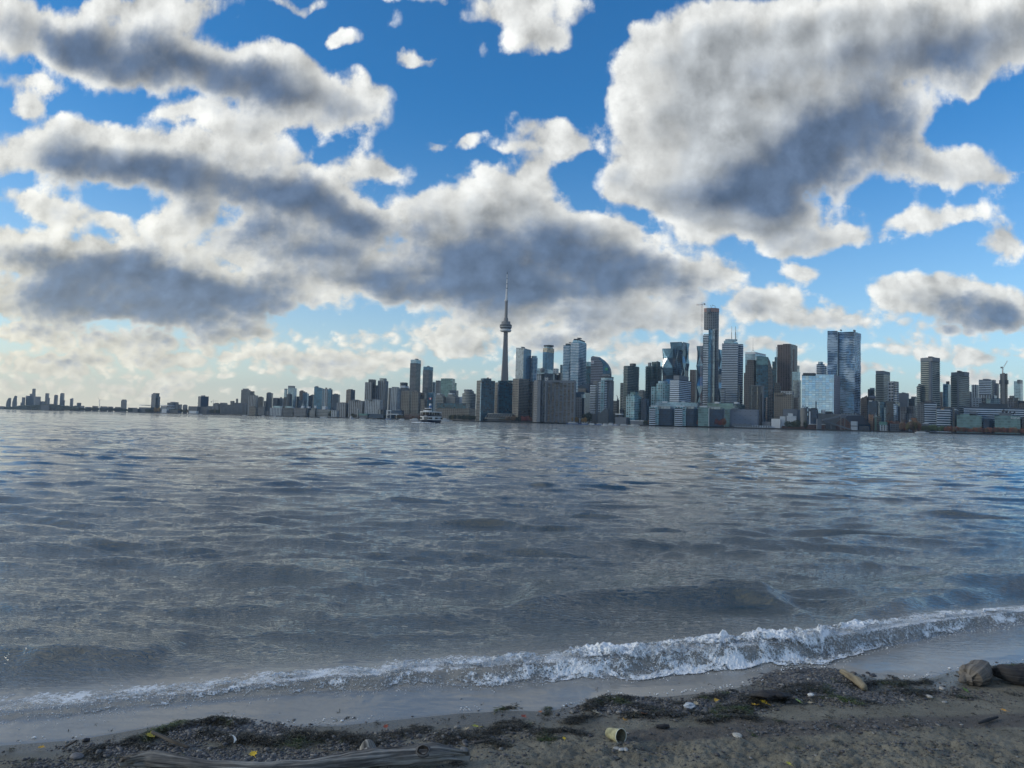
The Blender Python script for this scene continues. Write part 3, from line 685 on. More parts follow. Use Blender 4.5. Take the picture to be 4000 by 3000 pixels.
# driftwood -------------------------------------------------------
def wood_mat(name, c0, c1, c2, sx=2.2, sy=60.0):
    m, t, b = new_mat(name)
    uv_ = t.node("ShaderNodeUVMap").outputs[0]
    st = t.vm("MULTIPLY", uv_, (sx, sy, 1))
    gr_ = t.noise(st, 1.0, 6.0, .62, dist=.6).outputs["Fac"]; big = t.noise(t.vm("MULTIPLY", uv_, (3.0, 9.0, 1)), 1.0, 4.0, .6).outputs["Fac"]
    c = t.ramp(t.m("MULTIPLY_ADD", gr_, .75, t.m("MULTIPLY", big, .3)), [(.40, c0), (.50, c1), (.61, c2)])
    t.put(b.inputs["Base Color"], c); b.inputs["Roughness"].default_value = .8
    t.put(b.inputs["Normal"], bump(gr_, .009, 1.0))
    return m
W_GREY = wood_mat("weathered_wood", (.020, .020, .022), (.105, .103, .100), (.29, .283, .265))
W_DARK = wood_mat("wet_dark_wood", (.010, .010, .012), (.026, .026, .029), (.055, .053, .052))
W_TAN = wood_mat("bare_tan_wood", (.14, .115, .075), (.24, .205, .14), (.33, .29, .21), 2.0, 26.0)
W_BROWN = wood_mat("grey_brown_wood", (.04, .035, .030), (.105, .094, .082), (.20, .182, .16), 2.0, 34.0)
W_ROT = simple("rotten_wood_heart", (.022, .017, .013), .9, .5, 60.0)
def swept(pts, rads, seg=160, nr=40, seed=1, rough=.12, grain=.06, squash=1.0, ends=(.0, .0), extra=None, fs=5.0, jag=0.0):
    """a limb: smooth sweep with long grooves and an uneven outline; returns arrays and uv"""
    pts = np.array(pts, float); rads = np.array(rads, float)
    d = np.r_[0, np.cumsum(np.linalg.norm(np.diff(pts, axis=0), axis=1))]; s = np.linspace(0, d[-1], seg)
    def sm_(a): 
        r = np.interp(s, d, a); k = max(3, seg // 14); k += 1 - k % 2
        return np.convolve(np.pad(r, k // 2, "edge"), np.ones(k) / k, "valid")
    C = np.stack([sm_(pts[:, i]) for i in range(3)], -1); Rr = sm_(rads)
    Tn = np.gradient(C, axis=0); Tn /= np.linalg.norm(Tn, axis=1)[:, None]
    upv = np.array([0, 0, 1.0]); Sx = np.cross(Tn, upv); Sx /= np.linalg.norm(Sx, axis=1)[:, None]; Uz = np.cross(Sx, Tn)
    th = np.linspace(0, 2 * np.pi, nr, endpoint=False)
    Sg, Tg = np.meshgrid(s, th, indexing="ij")
    cx, sx_ = np.cos(Tg), np.sin(Tg)
    wob = rough * fbm(Sg * fs + seed, cx * 1.1 + seed * 3, 3) + rough * fbm(Sg * fs * .8 + seed * 7, sx_ * 1.1, 3) + grain * fbm(Sg * 3 + seed, Tg * 5 / 1.0, 3) * np.sin(Tg / 2)
    fr = Sg / d[-1]
    endf = np.clip(fr / max(ends[0], 1e-6), 0, 1) ** .5 * np.clip((1 - fr) / max(ends[1], 1e-6), 0, 1) ** .5
    Rg = Rr[:, None] * (1 + wob) * (endf * .97 + .03)
    if extra is not None: Rg = extra(Sg, Tg, Rg)
    V = C[:, None, :] + Sx[:, None, :] * (Rg * cx)[..., None] + Uz[:, None, :] * (Rg * sx_ * squash)[..., None]
    if jag:
        k1 = np.clip((fr - .90) / .10, 0, 1) ** 2; k0 = np.clip((.08 - fr) / .08, 0, 1) ** 2; sp_ = np.clip(1.6 * fbm(np.cos(Tg) * 2.4 + seed, np.sin(Tg) * 2.4, 4, .65) + .15, -.35, 1)
        V = V + Tn[:, None, :] * (jag * sp_ * (k1 - k0))[..., None]
    i = np.arange(seg - 1)[:, None] * nr + np.arange(nr)[None]; j = np.arange(seg - 1)[:, None] * nr + (np.arange(nr)[None] + 1) % nr
    F = np.stack([i, j, j + nr, i + nr], -1).reshape(-1, 4)
    Ug, Vg = np.meshgrid(s, np.linspace(0, 1, nr + 1), indexing="ij")
    uv_ = np.stack([np.stack([Ug[:-1, :-1], Vg[:-1, :-1]], -1), np.stack([Ug[:-1, 1:], Vg[:-1, 1:] ], -1), np.stack([Ug[1:, 1:], Vg[1:, 1:]], -1), np.stack([Ug[1:, :-1], Vg[1:, :-1]], -1)], 2)
    uv_[..., 1] *= rads.mean() * 6.3
    return V.reshape(-1, 3), F, uv_.reshape(-1, 2), C, Rr
def limb(name, mat, pts, rads, parent=None, capmat=None, smooth=True, **kw):
    V, F, uv_, C, Rr = swept(pts, rads, **kw)
    nr = kw.get("nr", 40); seg = kw.get("seg", 160)
    o = np_mesh(name, V, F, mat, smooth=smooth, parent=parent)
    bm = bmesh.new(); bm.from_mesh(o.data); bm.verts.ensure_lookup_table()
    for ring, rev in ((range(nr), True), (range((seg - 1) * nr, seg * nr), False)):
        vs = [bm.verts[i] for i in ring]; f = bm.faces.new(list(reversed(vs)) if rev else vs); f.material_index = 1 if capmat else 0
    bm.to_mesh(o.data); bm.free()
    if capmat: o.data.materials.append(capmat)
    ul = o.data.uv_layers.new(name="UVMap"); full = np.zeros((len(o.data.loops), 2), np.float32); full[:len(uv_)] = uv_
    ul.data.foreach_set("uv", full.ravel())
    return o
def sp(px, py, z):                            # photo position at a given height over the sand there
    q = on_sand(px, py); 
    for _ in range(2): q2 = G(px, py, ground(q.x, q.y) + z); q = q2
    return (q.x, q.y, q.z)
root = empty("driftwood_log", on_sand(1150, 3000)); Rt = root.location
def rel(pts, r=None): return [tuple(Vector(p_) - Rt) for p_ in pts]
lp = rel([sp(520,2972,.055), sp(560,2962,.057), sp(663,2974,.056), sp(790,2990,.052), sp(1006,3001,.052), sp(1223,2990,.056), sp(1308,2978,.058), sp(1417,2966,.060), sp(1530,2955,.060), sp(1652,2945,.062), sp(1730,2942,.058), sp(1790,2948,.044)])
def split_end(Sg, Tg, Rg):
    fr = Sg / Sg.max(); k = np.clip((fr - .93) / .07, 0, 1); k0 = np.clip((.07 - fr) / .07, 0, 1)
    return Rg * (1 - .55 * k * np.clip(fbm(Tg * 2.2, fr * 3, 3) + .55, 0, 1) - .6 * k0 * np.clip(fbm(Tg * 2.5 + 9, fr * 3, 3) + .5, 0, 1))
limb("trunk", W_GREY, lp, [.028,.041,.034,.026,.026,.030,.036,.043,.041,.046,.044,.030], root, W_ROT, seg=420, nr=84, seed=2, rough=.20, grain=.20, fs=7.0, ends=(.0, .0), jag=.10, extra=split_end)
limb("branch_stub", W_GREY, rel([sp(1440,2964,.05), sp(1437,2930,.08), sp(1432,2906,.105), sp(1426,2892,.118)]), [.056,.042,.034,.028], root, W_GREY, seg=40, nr=30, seed=5, rough=.12, ends=(.0, .22))
q = Vector(lp[9]); vd = (CAMP - Rt - q).normalized(); mb = MB()
ax = (vd + Vector((0, 0, .55))).normalized(); e1 = ax.cross(Vector((0, 0, 1))).normalized(); e2 = e1.cross(ax).normalized()
def disc(mb, c, r, nrm, e1, e2, n=18, m=0, jig=.15):
    mb.face([c + (e1 * math.cos(k * 2 * math.pi / n) * 1.2 + e2 * math.sin(k * 2 * math.pi / n)) * r * (1 + random.uniform(-jig, jig)) for k in range(n)], None, m)
ring_o = [q + ax * .034 + (e1 * math.cos(k * .3491) * 1.25 + e2 * math.sin(k * .3491)) * .034 for k in range(18)]
ring_m = [q + ax * .0455 + (e1 * math.cos(k * .3491) * 1.2 + e2 * math.sin(k * .3491)) * .024 * random.uniform(.93, 1.07) for k in range(18)]
ring_i = [q + ax * .038 + (e1 * math.cos(k * .3491) * 1.2 + e2 * math.sin(k * .3491)) * .015 * random.uniform(.85, 1.1) for k in range(18)]
for k in range(18):
    j = (k + 1) % 18
    mb.face([ring_o[k], ring_o[j], ring_m[j], ring_m[k]], [(k * .01, 0), (k * .01 + .01, 0), (k * .01 + .01, .02), (k * .01, .02)], 0, True)
    mb.face([ring_m[k], ring_m[j], ring_i[j], ring_i[k]], [(k * .01, .02), (k * .01 + .01, .02), (k * .01 + .01, .04), (k * .01, .04)], 1, True)
mb.face(ring_i, None, 1); mb.build("knothole", [W_GREY, W_ROT], root)
tag(root, "long grey driftwood log with a knob, a dark knothole and a split end", "driftwood log")
def wood(name, label, cat, mat, ctrl, rads, cap=None, **kw):
    o = limb(name, mat, [sp(*c) for c in ctrl], rads, None, cap, **kw)
    return tag(o, label, cat)
wood("driftwood_stick", "bare tan driftwood stick with a dark sawn end lying on gravel", "driftwood", W_TAN, [(3286,2620,.03),(3320,2640,.03),(3352,2660,.03),(3378,2688,.028)], [.018,.022,.027,.022], W_DARK, seg=70, nr=32, seed=8, fs=16.0, rough=.16, ends=(.03, .003))
wood("driftwood_stick", "thin straight brown stick crossing the weed above the long log", "driftwood", W_BROWN, [(590,2858,.05),(640,2880,.04),(690,2902,.03),(742,2920,.02)], [.0085,.009,.0095,.007], None, seg=60, nr=14, seed=9, rough=.05, ends=(.02, .04))
wood("twig", "dark twig poking up from the weed at the edge of smooth wet sand", "twig", W_DARK, [(256,2916,.02),(272,2908,.035),(290,2898,.05),(303,2889,.06)], [.006,.006,.005,.003], None, seg=30, nr=10, seed=10, rough=.08, ends=(.02, .1))
wood("twig", "pale thin twig lying on sand below the weed", "twig", W_BROWN, [(278,2950,.01),(292,2940,.012),(304,2930,.014)], [.003,.0032,.0025], None, seg=20, nr=8, seed=12, rough=.05, ends=(.05, .1))
wood("driftwood_chunk", "short black waterlogged piece of wood on bare sand beyond the cup", "driftwood", W_DARK, [(2562,2838,.012),(2590,2837,.013),(2614,2836,.012)], [.009,.012,.010], None, seg=40, nr=18, seed=13, fs=40.0, rough=.3, ends=(.03, .02))
wood("driftwood_plank", "dark brown rotting plank half buried in black weed", "driftwood", W_DARK, [(2930,2712,.03),(2985,2710,.045),(3040,2712,.045),(3085,2716,.03)], [.024,.042,.040,.02], None, seg=110, nr=40, seed=14, fs=14.0, rough=.36, grain=.3, squash=.45, ends=(.04, .04))
wood("driftwood_log", "black wet log lying behind the pale stump with weed on top", "driftwood", W_DARK, [(3880,2622,.05),(3940,2630,.07),(4010,2636,.07),(4100,2640,.07)], [.03,.055,.07,.075], None, seg=130, nr=50, seed=15, fs=9.0, rough=.28, grain=.28, ends=(.06, .01))
wood("twig", "brown twig lying flat on sand near the end of the long log", "twig", W_BROWN, [(1848,2900,.008),(1880,2896,.009),(1915,2890,.009)], [.005,.007,.005], None, seg=30, nr=10, seed=16, rough=.1, ends=(.05, .05))
wood("twig", "slim dark twig on the rough sand beside scattered debris", "twig", W_DARK, [(3820,2825,.015),(3860,2812,.015),(3900,2800,.015)], [.006,.011,.007], None, seg=30, nr=10, seed=17, rough=.1, ends=(.05, .05))
# the pale stump: a chunky cut block lying askew
root = empty("stump", on_sand(3800, 2672)); Rt = root.location
limb("trunk", W_BROWN, rel([sp(3785,2655,.045), sp(3800,2640,.065), sp(3822,2618,.08), sp(3838,2600,.085)]), [.080,.100,.084,.060], root, W_ROT, smooth=False, seg=11, nr=13, seed=22, fs=13.0, rough=.26, grain=.10, squash=.72, ends=(.0, .03), jag=.035)
limb("root_stub", W_BROWN, rel([sp(3795,2648,.05), sp(3768,2648,.045), sp(3748,2662,.03)]), [.05,.036,.016], root, None, seg=40, nr=24, seed=23, rough=.2, ends=(.0, .2))
limb("root_stub", W_BROWN, rel([sp(3830,2625,.06), sp(3860,2620,.05), sp(3885,2625,.03)]), [.05,.034,.02], root, None, seg=40, nr=24, seed=24, rough=.2, ends=(.0, .2))
tag(root, "pale grey brown stump with a dark hollow underside resting on sand", "stump")

# litter and leaves ------------------------------------------------
cupm = simple("stained_cup_paper", (.36, .35, .215), .65, .45, 26.0)
cupi = simple("dirty_cup_inside", (.15, .14, .095), .7, .5, 30.0)
cupr = simple("cup_rim_paper", (.62, .62, .52), .5, .15, 30.0)
b0, m0 = sp(2378,2862,.026), sp(2434,2866,.038)
axis = (Vector(m0) - Vector(b0)); axis.y -= .045; axis.normalize()
root = empty("paper_cup", b0); root.rotation_euler = axis.to_track_quat("Z", "Y").to_euler()
mb = MB(); mb.lathe([(.0, .004), (.0245, .004), (.0245, 0), (.026, .0), (.0375, .098)], 40); mb.build("cup_wall", cupm, root)
mb = MB(); mb.lathe([(.0366, .0975), (.0252, .008), (0, .0082)], 40); mb.build("cup_inside", cupi, root)
mb = MB(); mb.lathe([(.0366, .0975), (.0378, .0960), (.0398, .0975), (.0398, .1005), (.0380, .1015), (.0366, .0995), (.0366, .0975)], 40); mb.build("rim", cupr, root)
tag(root, "yellowish paper cup lying on its side on the sand, mouth dirty", "paper cup")
def leaf(px, py, size, turn, col, label, kind="leaf", lift=.012, curl=.5):
    m = simple("leaf_" + "_".join(str(int(c * 100)) for c in col), col, .6, .3, 60.0)
    o_pts = [(0, -1.0), (.25, -.55), (.75, -.62), (.6, -.15), (1.0, .2), (.55, .3), (.45, .75), (.15, .6), (0, 1.1), (-.15, .6), (-.5, .7), (-.5, .3), (-.95, .15), (-.6, -.2), (-.7, -.6), (-.25, -.55)]
    mb = MB(); c0 = (0, 0, .0); q = random.random() * 2
    def zz(x, y): return curl * (x * x * .45 + .25 * y * y - .2 * x * y * (q - 1)) 
    P_ = [(x, y, zz(x, y)) for x, y in o_pts]; th = -.03
    for i in range(len(P_)):
        a, c = P_[i], P_[(i + 1) % len(P_)]
        mid1 = tuple((a[k] + c0[k]) / 2 for k in range(2)); mid2 = tuple((c[k] + c0[k]) / 2 for k in range(2))
        A = (*mid1, zz(*mid1)); C_ = (*mid2, zz(*mid2))
        mb.face([A, a, c, C_], None, 0, True); mb.face([c0, A, C_], None, 0, True)
    mb.tube([(0, -.95, zz(0, -.95)), (.05, -1.4, .35 * curl), (.12, -1.75, .3 * curl)], .04, 5)
    for i in range(len(mb.v)): mb.v[i] = tuple(k * size for k in mb.v[i])
    o = mb.build("fallen_leaf", m); o.location = on_sand(px, py, lift); o.rotation_euler = (random.uniform(-.25, .25) + .25, random.uniform(-.3, .3), turn)
    return tag(o, label, "leaf", "fallen leaves on the beach")
Yl, Or, Br, Gn, Rd, Tn_ = (.62, .42, .03), (.55, .28, .05), (.28, .20, .12), (.35, .42, .10), (.22, .05, .03), (.40, .33, .22)
leaf(988, 2954, .024, .6, Yl, "bright yellow leaf on the gravel just above the long log")
leaf(590, 2882, .032, 1.9, (.42, .33, .04), "dull yellow leaf tucked in green weed beside the thin stick")
leaf(2440, 2822, .022, 2.6, Or, "orange leaf standing curled right behind the paper cup", curl=1.3)
leaf(2326, 2790, .030, 1.2, Tn_, "large tan leaf on the weed beyond the cup")
leaf(2480, 2784, .022, .3, (.45, .36, .26), "pale buff leaf lying flat on pebbles")
leaf(2515, 2795, .022, 2.2, (.30, .12, .06), "rust red leaf among pebbles beyond the cup")
leaf(2718, 2755, .020, 1.0, Tn_, "tan leaf right beside the crumpled white wrapper")
leaf(2798, 2744, .022, .2, (.58, .36, .05), "golden leaf hanging on dark weed")
leaf(2948, 2762, .024, 2.0, (.60, .36, .03), "orange yellow leaf, one of a close pair by dark weed", curl=.9)
leaf(2984, 2753, .026, .9, (.66, .44, .04), "bright golden leaf, larger of a close pair by dark weed")
leaf(3118, 2746, .026, 1.4, Gn, "yellow green leaf on sand under the rotting plank")
leaf(3165, 2752, .020, 2.9, Tn_, "beige leaf next to the yellow green one")
leaf(3770, 2702, .026, .5, (.16, .26, .06), "fresh green leaf on sand in front of the stump")
leaf(1858, 2846, .026, 1.7, (.36, .36, .05), "olive yellow leaf on weed past the log's split end")
leaf(1506, 2846, .018, .4, Rd, "small brick red leaf by the wet sand edge")
leaf(1820, 2858, .026, 2.5, Tn_, "curled brown leaf standing in the weed", curl=1.2)
leaf(2045, 2806, .020, .8, Rd, "dark red leaf on weed near the water")
leaf(2110, 2788, .016, .1, (.34, .14, .06), "small russet leaf alone on smooth sand")
leaf(2203, 2892, .012, .1, Yl, "tiny yellow leaf fragment on open sand near the cup")
leaf(3920, 2782, .020, 1.1, Or, "orange leaf on rough sand among straw")
leaf(1270, 2946, .020, 2.1, (.34, .22, .16), "pinkish brown leaf behind the middle of the log")
leaf(1300, 2996, .022, .3, (.50, .26, .03), "orange leaf lying in front of the log at its base", lift=.03)
leaf(3080, 2992, .016, .7, (.5, .45, .06), "yellow leaf scrap on the trampled sand")
leaf(160, 2928, .018, 1.3, (.48, .28, .03), "amber leaf on the weed line at the smooth sand")
# crumpled white wrapper, shells, larger stones
wm_, t, b = new_mat("white_wrapper"); b.inputs["Base Color"].default_value = (.42, .46, .51, 1); b.inputs["Roughness"].default_value = .35
V = IC2_V * .026; nz_ = np.stack([fbm(IC2_V[:, 0] * 2 + k * 5, IC2_V[:, 1] * 2 + IC2_V[:, 2] * 1.7 + k, 4, .7) for k in range(3)], -1)
wr = np_mesh("crumpled_wrapper", V * (1 + .9 * nz_) * np.array([1.3, 1, .75]), IC2_F, wm_, smooth=False, loc=on_sand(2690, 2764, .012)); tag(wr, "crumpled white plastic wrapper lying on pebbles", "wrapper")
def stone(px, py, s, col, label, seed, flat=.5, name="beach_stone"):
    m = simple("stone_" + str(int(col[0] * 1000)), col, .6, .35, 90.0)
    k = 1 + .22 * fbm(IC2_V[:, 0] * 1.3 + seed, IC2_V[:, 1] * 1.3 + IC2_V[:, 2], 3)
    o = np_mesh(name, IC2_V * k[:, None] * np.array([1.25, .9, flat]) * s, IC2_F, m, loc=on_sand(px, py, s * flat * .5)); o.rotation_euler = (0, 0, seed)
    return tag(o, label, "stone", "larger stones on the beach")
stone(3680, 2692, .022, (.36, .34, .31), "pale flat stone on sand left of the stump", 1)
stone(3630, 2724, .020, (.34, .33, .31), "pale oval stone below the weed strip near the stump", 2)
stone(3168, 2720, .019, (.55, .56, .56), "white egg shaped stone beneath the rotting plank", 3, .7)
stone(3410, 2641, .028, (.045, .045, .05), "flat black stone at the water's edge", 4, .35)
stone(3390, 2634, .016, (.04, .04, .045), "small round black stone just behind the tan stick", 5, .8)
stone(300, 2960, .030, (.13, .13, .14), "big grey stone among pebbles on dark sand", 6)
stone(336, 2895, .016, (.035, .035, .04), "black stone alone on smooth wet sand", 7, .7)
stone(385, 2945, .017, (.10, .10, .10), "grey stone jutting from bare silt", 8, .9)
stone(2411, 2928, .018, (.30, .30, .29), "light grey stone, first of three lying together below the cup", 9)
stone(2428, 2933, .015, (.38, .38, .37), "small whitish stone, middle of three lying together", 10)
stone(2444, 2932, .016, (.33, .33, .32), "pale stone, last of three lying together", 11)
stone(1812, 2930, .020, (.14, .145, .15), "blue grey stone just past the log's end", 12, .6)
stone(3690, 2745, .016, (.30, .29, .27), "small tan stone on bare sand", 13)
stone(2880, 2878, .030, (.42, .40, .35), "long thin bone white chip on the sand", 14, .2, "driftwood_chip")
stone(1540, 2943, .018, (.13, .13, .13), "rounded grey stone touching the far side of the log", 15)
fm_, t, b = new_mat("white_feather"); b.inputs["Base Color"].default_value = (.6, .64, .66, 1); b.inputs["Roughness"].default_value = .6
mb = MB(); q0 = [Vector(sp(*c)) for c in ((908,2872,.05),(916,2880,.045),(919,2892,.035),(914,2903,.02))]
for i in range(3):
    wA, wB = (.003, .006, .007, .002)[i], (.003, .006, .007, .002)[i + 1]
    for sg in (-1, 1): mb.face([q0[i], q0[i] + Vector((sg * wA, 0, .002)), q0[i + 1] + Vector((sg * wB, 0, .002)), q0[i + 1]], None, 0, True)
mb.tube(q0, .0008, 5)
tag(mb.build("feather", fm_), "small white curved feather stuck upright in dark weed", "feather")
# ------------------------------------------------------------------ city kit
GZ = 3.4                                      # height of the far quays above the lake
def facade(name, glass, wall,  fh=3.3, bw=3.0, slab=.3, mull=.15, var=.5, rough=.12, metal=0.0, spec=.5, big=.35, jit=.03, wall2=None):
    if name in _mats: return _mats[name]
    wall = tuple(c * k for c, k in zip(wall, (.58, .65, .73))); wall2 = wall2 and tuple(c * k for c, k in zip(wall2, (.58, .65, .73)))
    m, t, b = new_mat(name)
    us = t.xyz(t.node("ShaderNodeUVMap").outputs[0])
    fu = t.m("DIVIDE", us[0], bw * 1.6); fv = t.m("DIVIDE", us[1], fh * 1.6)
    cell = t.comb(t.m("FLOOR", fu), t.m("FLOOR", fv))
    wn_ = t.node("ShaderNodeTexWhiteNoise", noise_dimensions="2D"); t.put(wn_.inputs["Vector"], cell)
    rnd = wn_.outputs["Value"]
    isw = t.m("MAXIMUM", t.m("LESS_THAN", t.m("FRACT", fv), slab), t.m("LESS_THAN", t.m("FRACT", fu), mull))
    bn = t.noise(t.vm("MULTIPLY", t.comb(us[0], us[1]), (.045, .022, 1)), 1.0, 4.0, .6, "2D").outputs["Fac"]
    k = t.m("MULTIPLY", t.m("MULTIPLY_ADD", t.m("SUBTRACT", rnd, .5), 2 * var, 1.0), t.m("MULTIPLY_ADD", t.m("SUBTRACT", bn, .5), 3 * big, 1.0))  # broad patches put sky reflections into the glass colour
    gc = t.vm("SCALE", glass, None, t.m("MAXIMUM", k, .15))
    wc = wall if wall2 is None else t.mix(t.mapr(bn, .42, .58), c4(wall), c4(wall2))
    wcol = t.vm("SCALE", wc, None, t.m("MULTIPLY_ADD", t.m("SUBTRACT", bn, .5), .5, 1.0))
    t.put(b.inputs["Base Color"], t.mix(isw, gc, wcol))
    t.put(b.inputs["Roughness"], t.mapr(isw, 0, 1, rough, .75, "LINEAR"))
    t.put(b.inputs["Metallic"], t.mapr(isw, 0, 1, metal, 0, "LINEAR"))
    b.inputs["Specular IOR Level"].default_value = spec
    nn = t.vm("ADD", t.node("ShaderNodeNewGeometry").outputs["Normal"], t.vm("SCALE", t.vm("SUBTRACT", wn_.outputs["Color"], (.5, .5, .5)), None, jit))
    t.put(b.inputs["Normal"], t.vm("NORMALIZE", nn))
    _mats[name] = m
    return m
def S(name, **kw): return facade(name, **kw)
M = {}
M["dk"] = S("dark_curtain_wall", glass=(.010,.026,.044), wall=(.040,.060,.078), slab=.25, mull=.12)
M["navy"] = S("navy_glass", glass=(.010,.040,.088), wall=(.016,.042,.070), slab=.2, mull=.1, var=.4, metal=.25)
M["dkgreen"] = S("dark_green_glass", glass=(.010,.040,.046), wall=(.075,.118,.118), slab=.28, mull=.12)
M["teal"] = S("teal_glass", glass=(.008,.058,.090), wall=(.026,.092,.125), slab=.22, mull=.16, bw=4.0, var=.9)
M["aqua"] = S("aqua_glass", glass=(.06,.19,.22), wall=(.55,.68,.68), slab=.26, mull=.22, var=.7, bw=4.5)
M["blue"] = S("blue_glass", glass=(.028,.115,.20), wall=(.10,.19,.25), slab=.2, mull=.14, metal=.35, rough=.08)
M["bluegl"] = S("cloud_reflecting_blue_glass", glass=(.030,.090,.19), wall=(.04,.10,.18), slab=.1, mull=.05, metal=.5, rough=.05, var=.6, big=1.2, jit=.05)  # strong patches: cloud reflections put into the glass colour
M["pale"] = S("pale_glass", glass=(.20,.31,.37), wall=(.50,.58,.62), slab=.2, mull=.12, metal=.4, rough=.08, var=.3)
M["silver"] = S("silver_glass", glass=(.26,.31,.33), wall=(.42,.44,.43), slab=.12, mull=.3, bw=2.6, metal=.55, rough=.1, var=.55)
M["mirror"] = S("mirror_glass", glass=(.27,.42,.62), wall=(.28,.42,.58), slab=.1, mull=.05, bw=6.0, fh=4.2, metal=.85, rough=.05, var=.16, big=.12, jit=.035)
M["pinkmirror"] = S("stone_pink_cladding", glass=(.33,.31,.34), wall=(.28,.26,.29), slab=.12, mull=.05, bw=6.0, fh=4.2, metal=.25, rough=.3, var=.15, big=.15)  # pinkish reflection of clouds put into the colour of this face
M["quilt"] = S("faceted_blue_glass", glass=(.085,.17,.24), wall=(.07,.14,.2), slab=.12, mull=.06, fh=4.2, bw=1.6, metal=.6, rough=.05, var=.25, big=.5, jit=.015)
M["quiltdk"] = S("faceted_shadow_glass", glass=(.018,.035,.055), wall=(.02,.04,.06), slab=.12, mull=.06, fh=4.2, bw=1.6, metal=.2, rough=.08, var=.3)  # darker copy of the facet glass, facet shade put into its colour
M["greengl"] = S("green_grey_glass", glass=(.10,.19,.20), wall=(.17,.25,.25), slab=.22, mull=.06, bw=5.0, fh=4.2, metal=.3, var=.3)
M["beige"] = S("beige_punched_wall", glass=(.030,.034,.038), wall=(.30,.262,.21), slab=.42, mull=.36, bw=4.2, spec=.4)
M["beigegrid"] = S("beige_balcony_grid", glass=(.022,.024,.027), wall=(.27,.243,.205), slab=.34, mull=.16, bw=3.6, fh=3.0)
M["tan"] = S("tan_stone_wall", glass=(.035,.035,.036), wall=(.255,.215,.165), slab=.5, mull=.45, bw=3.4, fh=3.8)
M["conc"] = S("grey_concrete_wall", glass=(.035,.042,.05), wall=(.255,.25,.245), slab=.42, mull=.34, bw=4.0)
M["concrib"] = S("ribbed_concrete_wall", glass=(.040,.048,.056), wall=(.40,.40,.395), slab=.10, mull=.42, bw=4.6, fh=3.2)
M["whiterib"] = S("white_ribbed_wall", glass=(.06,.075,.09), wall=(.56,.58,.58), slab=.12, mull=.45, bw=4.2)
M["greyblock"] = S("grey_striped_block", glass=(.028,.034,.044), wall=(.225,.225,.23), slab=.20, mull=.40, bw=7.5, fh=3.0, var=1.6, wall2=(.20,.20,.205))
M["grey"] = S("grey_panel_wall", glass=(.05,.06,.07), wall=(.17,.18,.19), slab=.4, mull=.3, bw=4.0)
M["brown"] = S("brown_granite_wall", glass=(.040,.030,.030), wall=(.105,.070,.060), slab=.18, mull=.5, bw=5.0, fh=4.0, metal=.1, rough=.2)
M["brownlit"] = S("brown_granite_side", glass=(.13,.11,.10), wall=(.20,.165,.145), slab=.3, mull=.4, bw=5.0, fh=4.0, metal=.35, rough=.18)  # lighter copy of the brown granite, with light put into its colour
M["brownstep"] = S("brown_stone_stepped", glass=(.03,.028,.03), wall=(.155,.13,.118), slab=.42, mull=.35, bw=3.6, fh=3.8)
M["brick"] = S("red_brick_wall", glass=(.03,.03,.035), wall=(.15,.075,.055), slab=.55, mull=.5, bw=5.0, fh=4.0)
M["orange"] = S("orange_brick_wall", glass=(.05,.04,.04), wall=(.33,.17,.09), slab=.6, mull=.6, bw=5.0, fh=4.0)
M["far"] = S("hazy_far_wall", glass=(.05,.06,.075), wall=(.12,.13,.145), slab=.4, mull=.2)
M["white"] = S("white_panel_wall", glass=(.08,.10,.12), wall=(.56,.57,.56), slab=.5, mull=.3, bw=5.0, fh=4.0)
M["cream"] = S("cream_glazed_crown", glass=(.33,.30,.22), wall=(.40,.38,.32), slab=.18, mull=.16, bw=4.0, fh=6.0, metal=.3)
M["pinhole"] = S("blank_grey_wall_with_slots", glass=(.09,.10,.12), wall=(.265,.28,.315), slab=.88, mull=.72, bw=9.0, fh=7.0, var=.2, wall2=(.25,.265,.30))
M["plain"] = simple("painted_metal_plant", (.12, .14, .16), .6, .15, .05)
M["darkplain"] = simple("dark_roof_plant", (.035, .045, .055), .6, .2, .05)
M["concplain"] = simple("bare_concrete", (.135, .142, .145), .8, .15, .08)
M["whiteplain"] = simple("white_cladding", (.48, .52, .55), .6, .08, .08)
M["greyplain"] = simple("grey_cladding", (.115, .135, .16), .6, .12, .06)
M["slab"] = simple("balcony_slab_white", (.47, .55, .63), .6, .12, .1)
M["slabblue"] = simple("balcony_slab_blue_white", (.36, .47, .58), .5, .12, .1)
M["slabgrey"] = simple("balcony_slab_grey", (.16, .185, .205), .7, .12, .1)
M["slabcream"] = simple("balcony_slab_cream", (.26, .28, .27), .7, .12, .1)
M["slabdk"] = simple("balcony_slab_green", (.15, .18, .18), .7, .12, .1)
M["copper"] = simple("green_copper_roof", (.10, .21, .19), .7, .2, .1)
M["roofdk"] = simple("black_shed_roof", (.016, .020, .028), .6, .2, .06)
M["red"] = simple("red_paint", (.45, .05, .05), .5, .1, 1.0)
M["steel"] = simple("grey_steel", (.16, .165, .17), .5, .15, 1.0)
M["cranered"] = simple("crane_red_white", (.42, .30, .28), .6, .3, .3)
M["wood"] = simple("pink_formwork", (.26, .17, .15), .8, .2, .2)
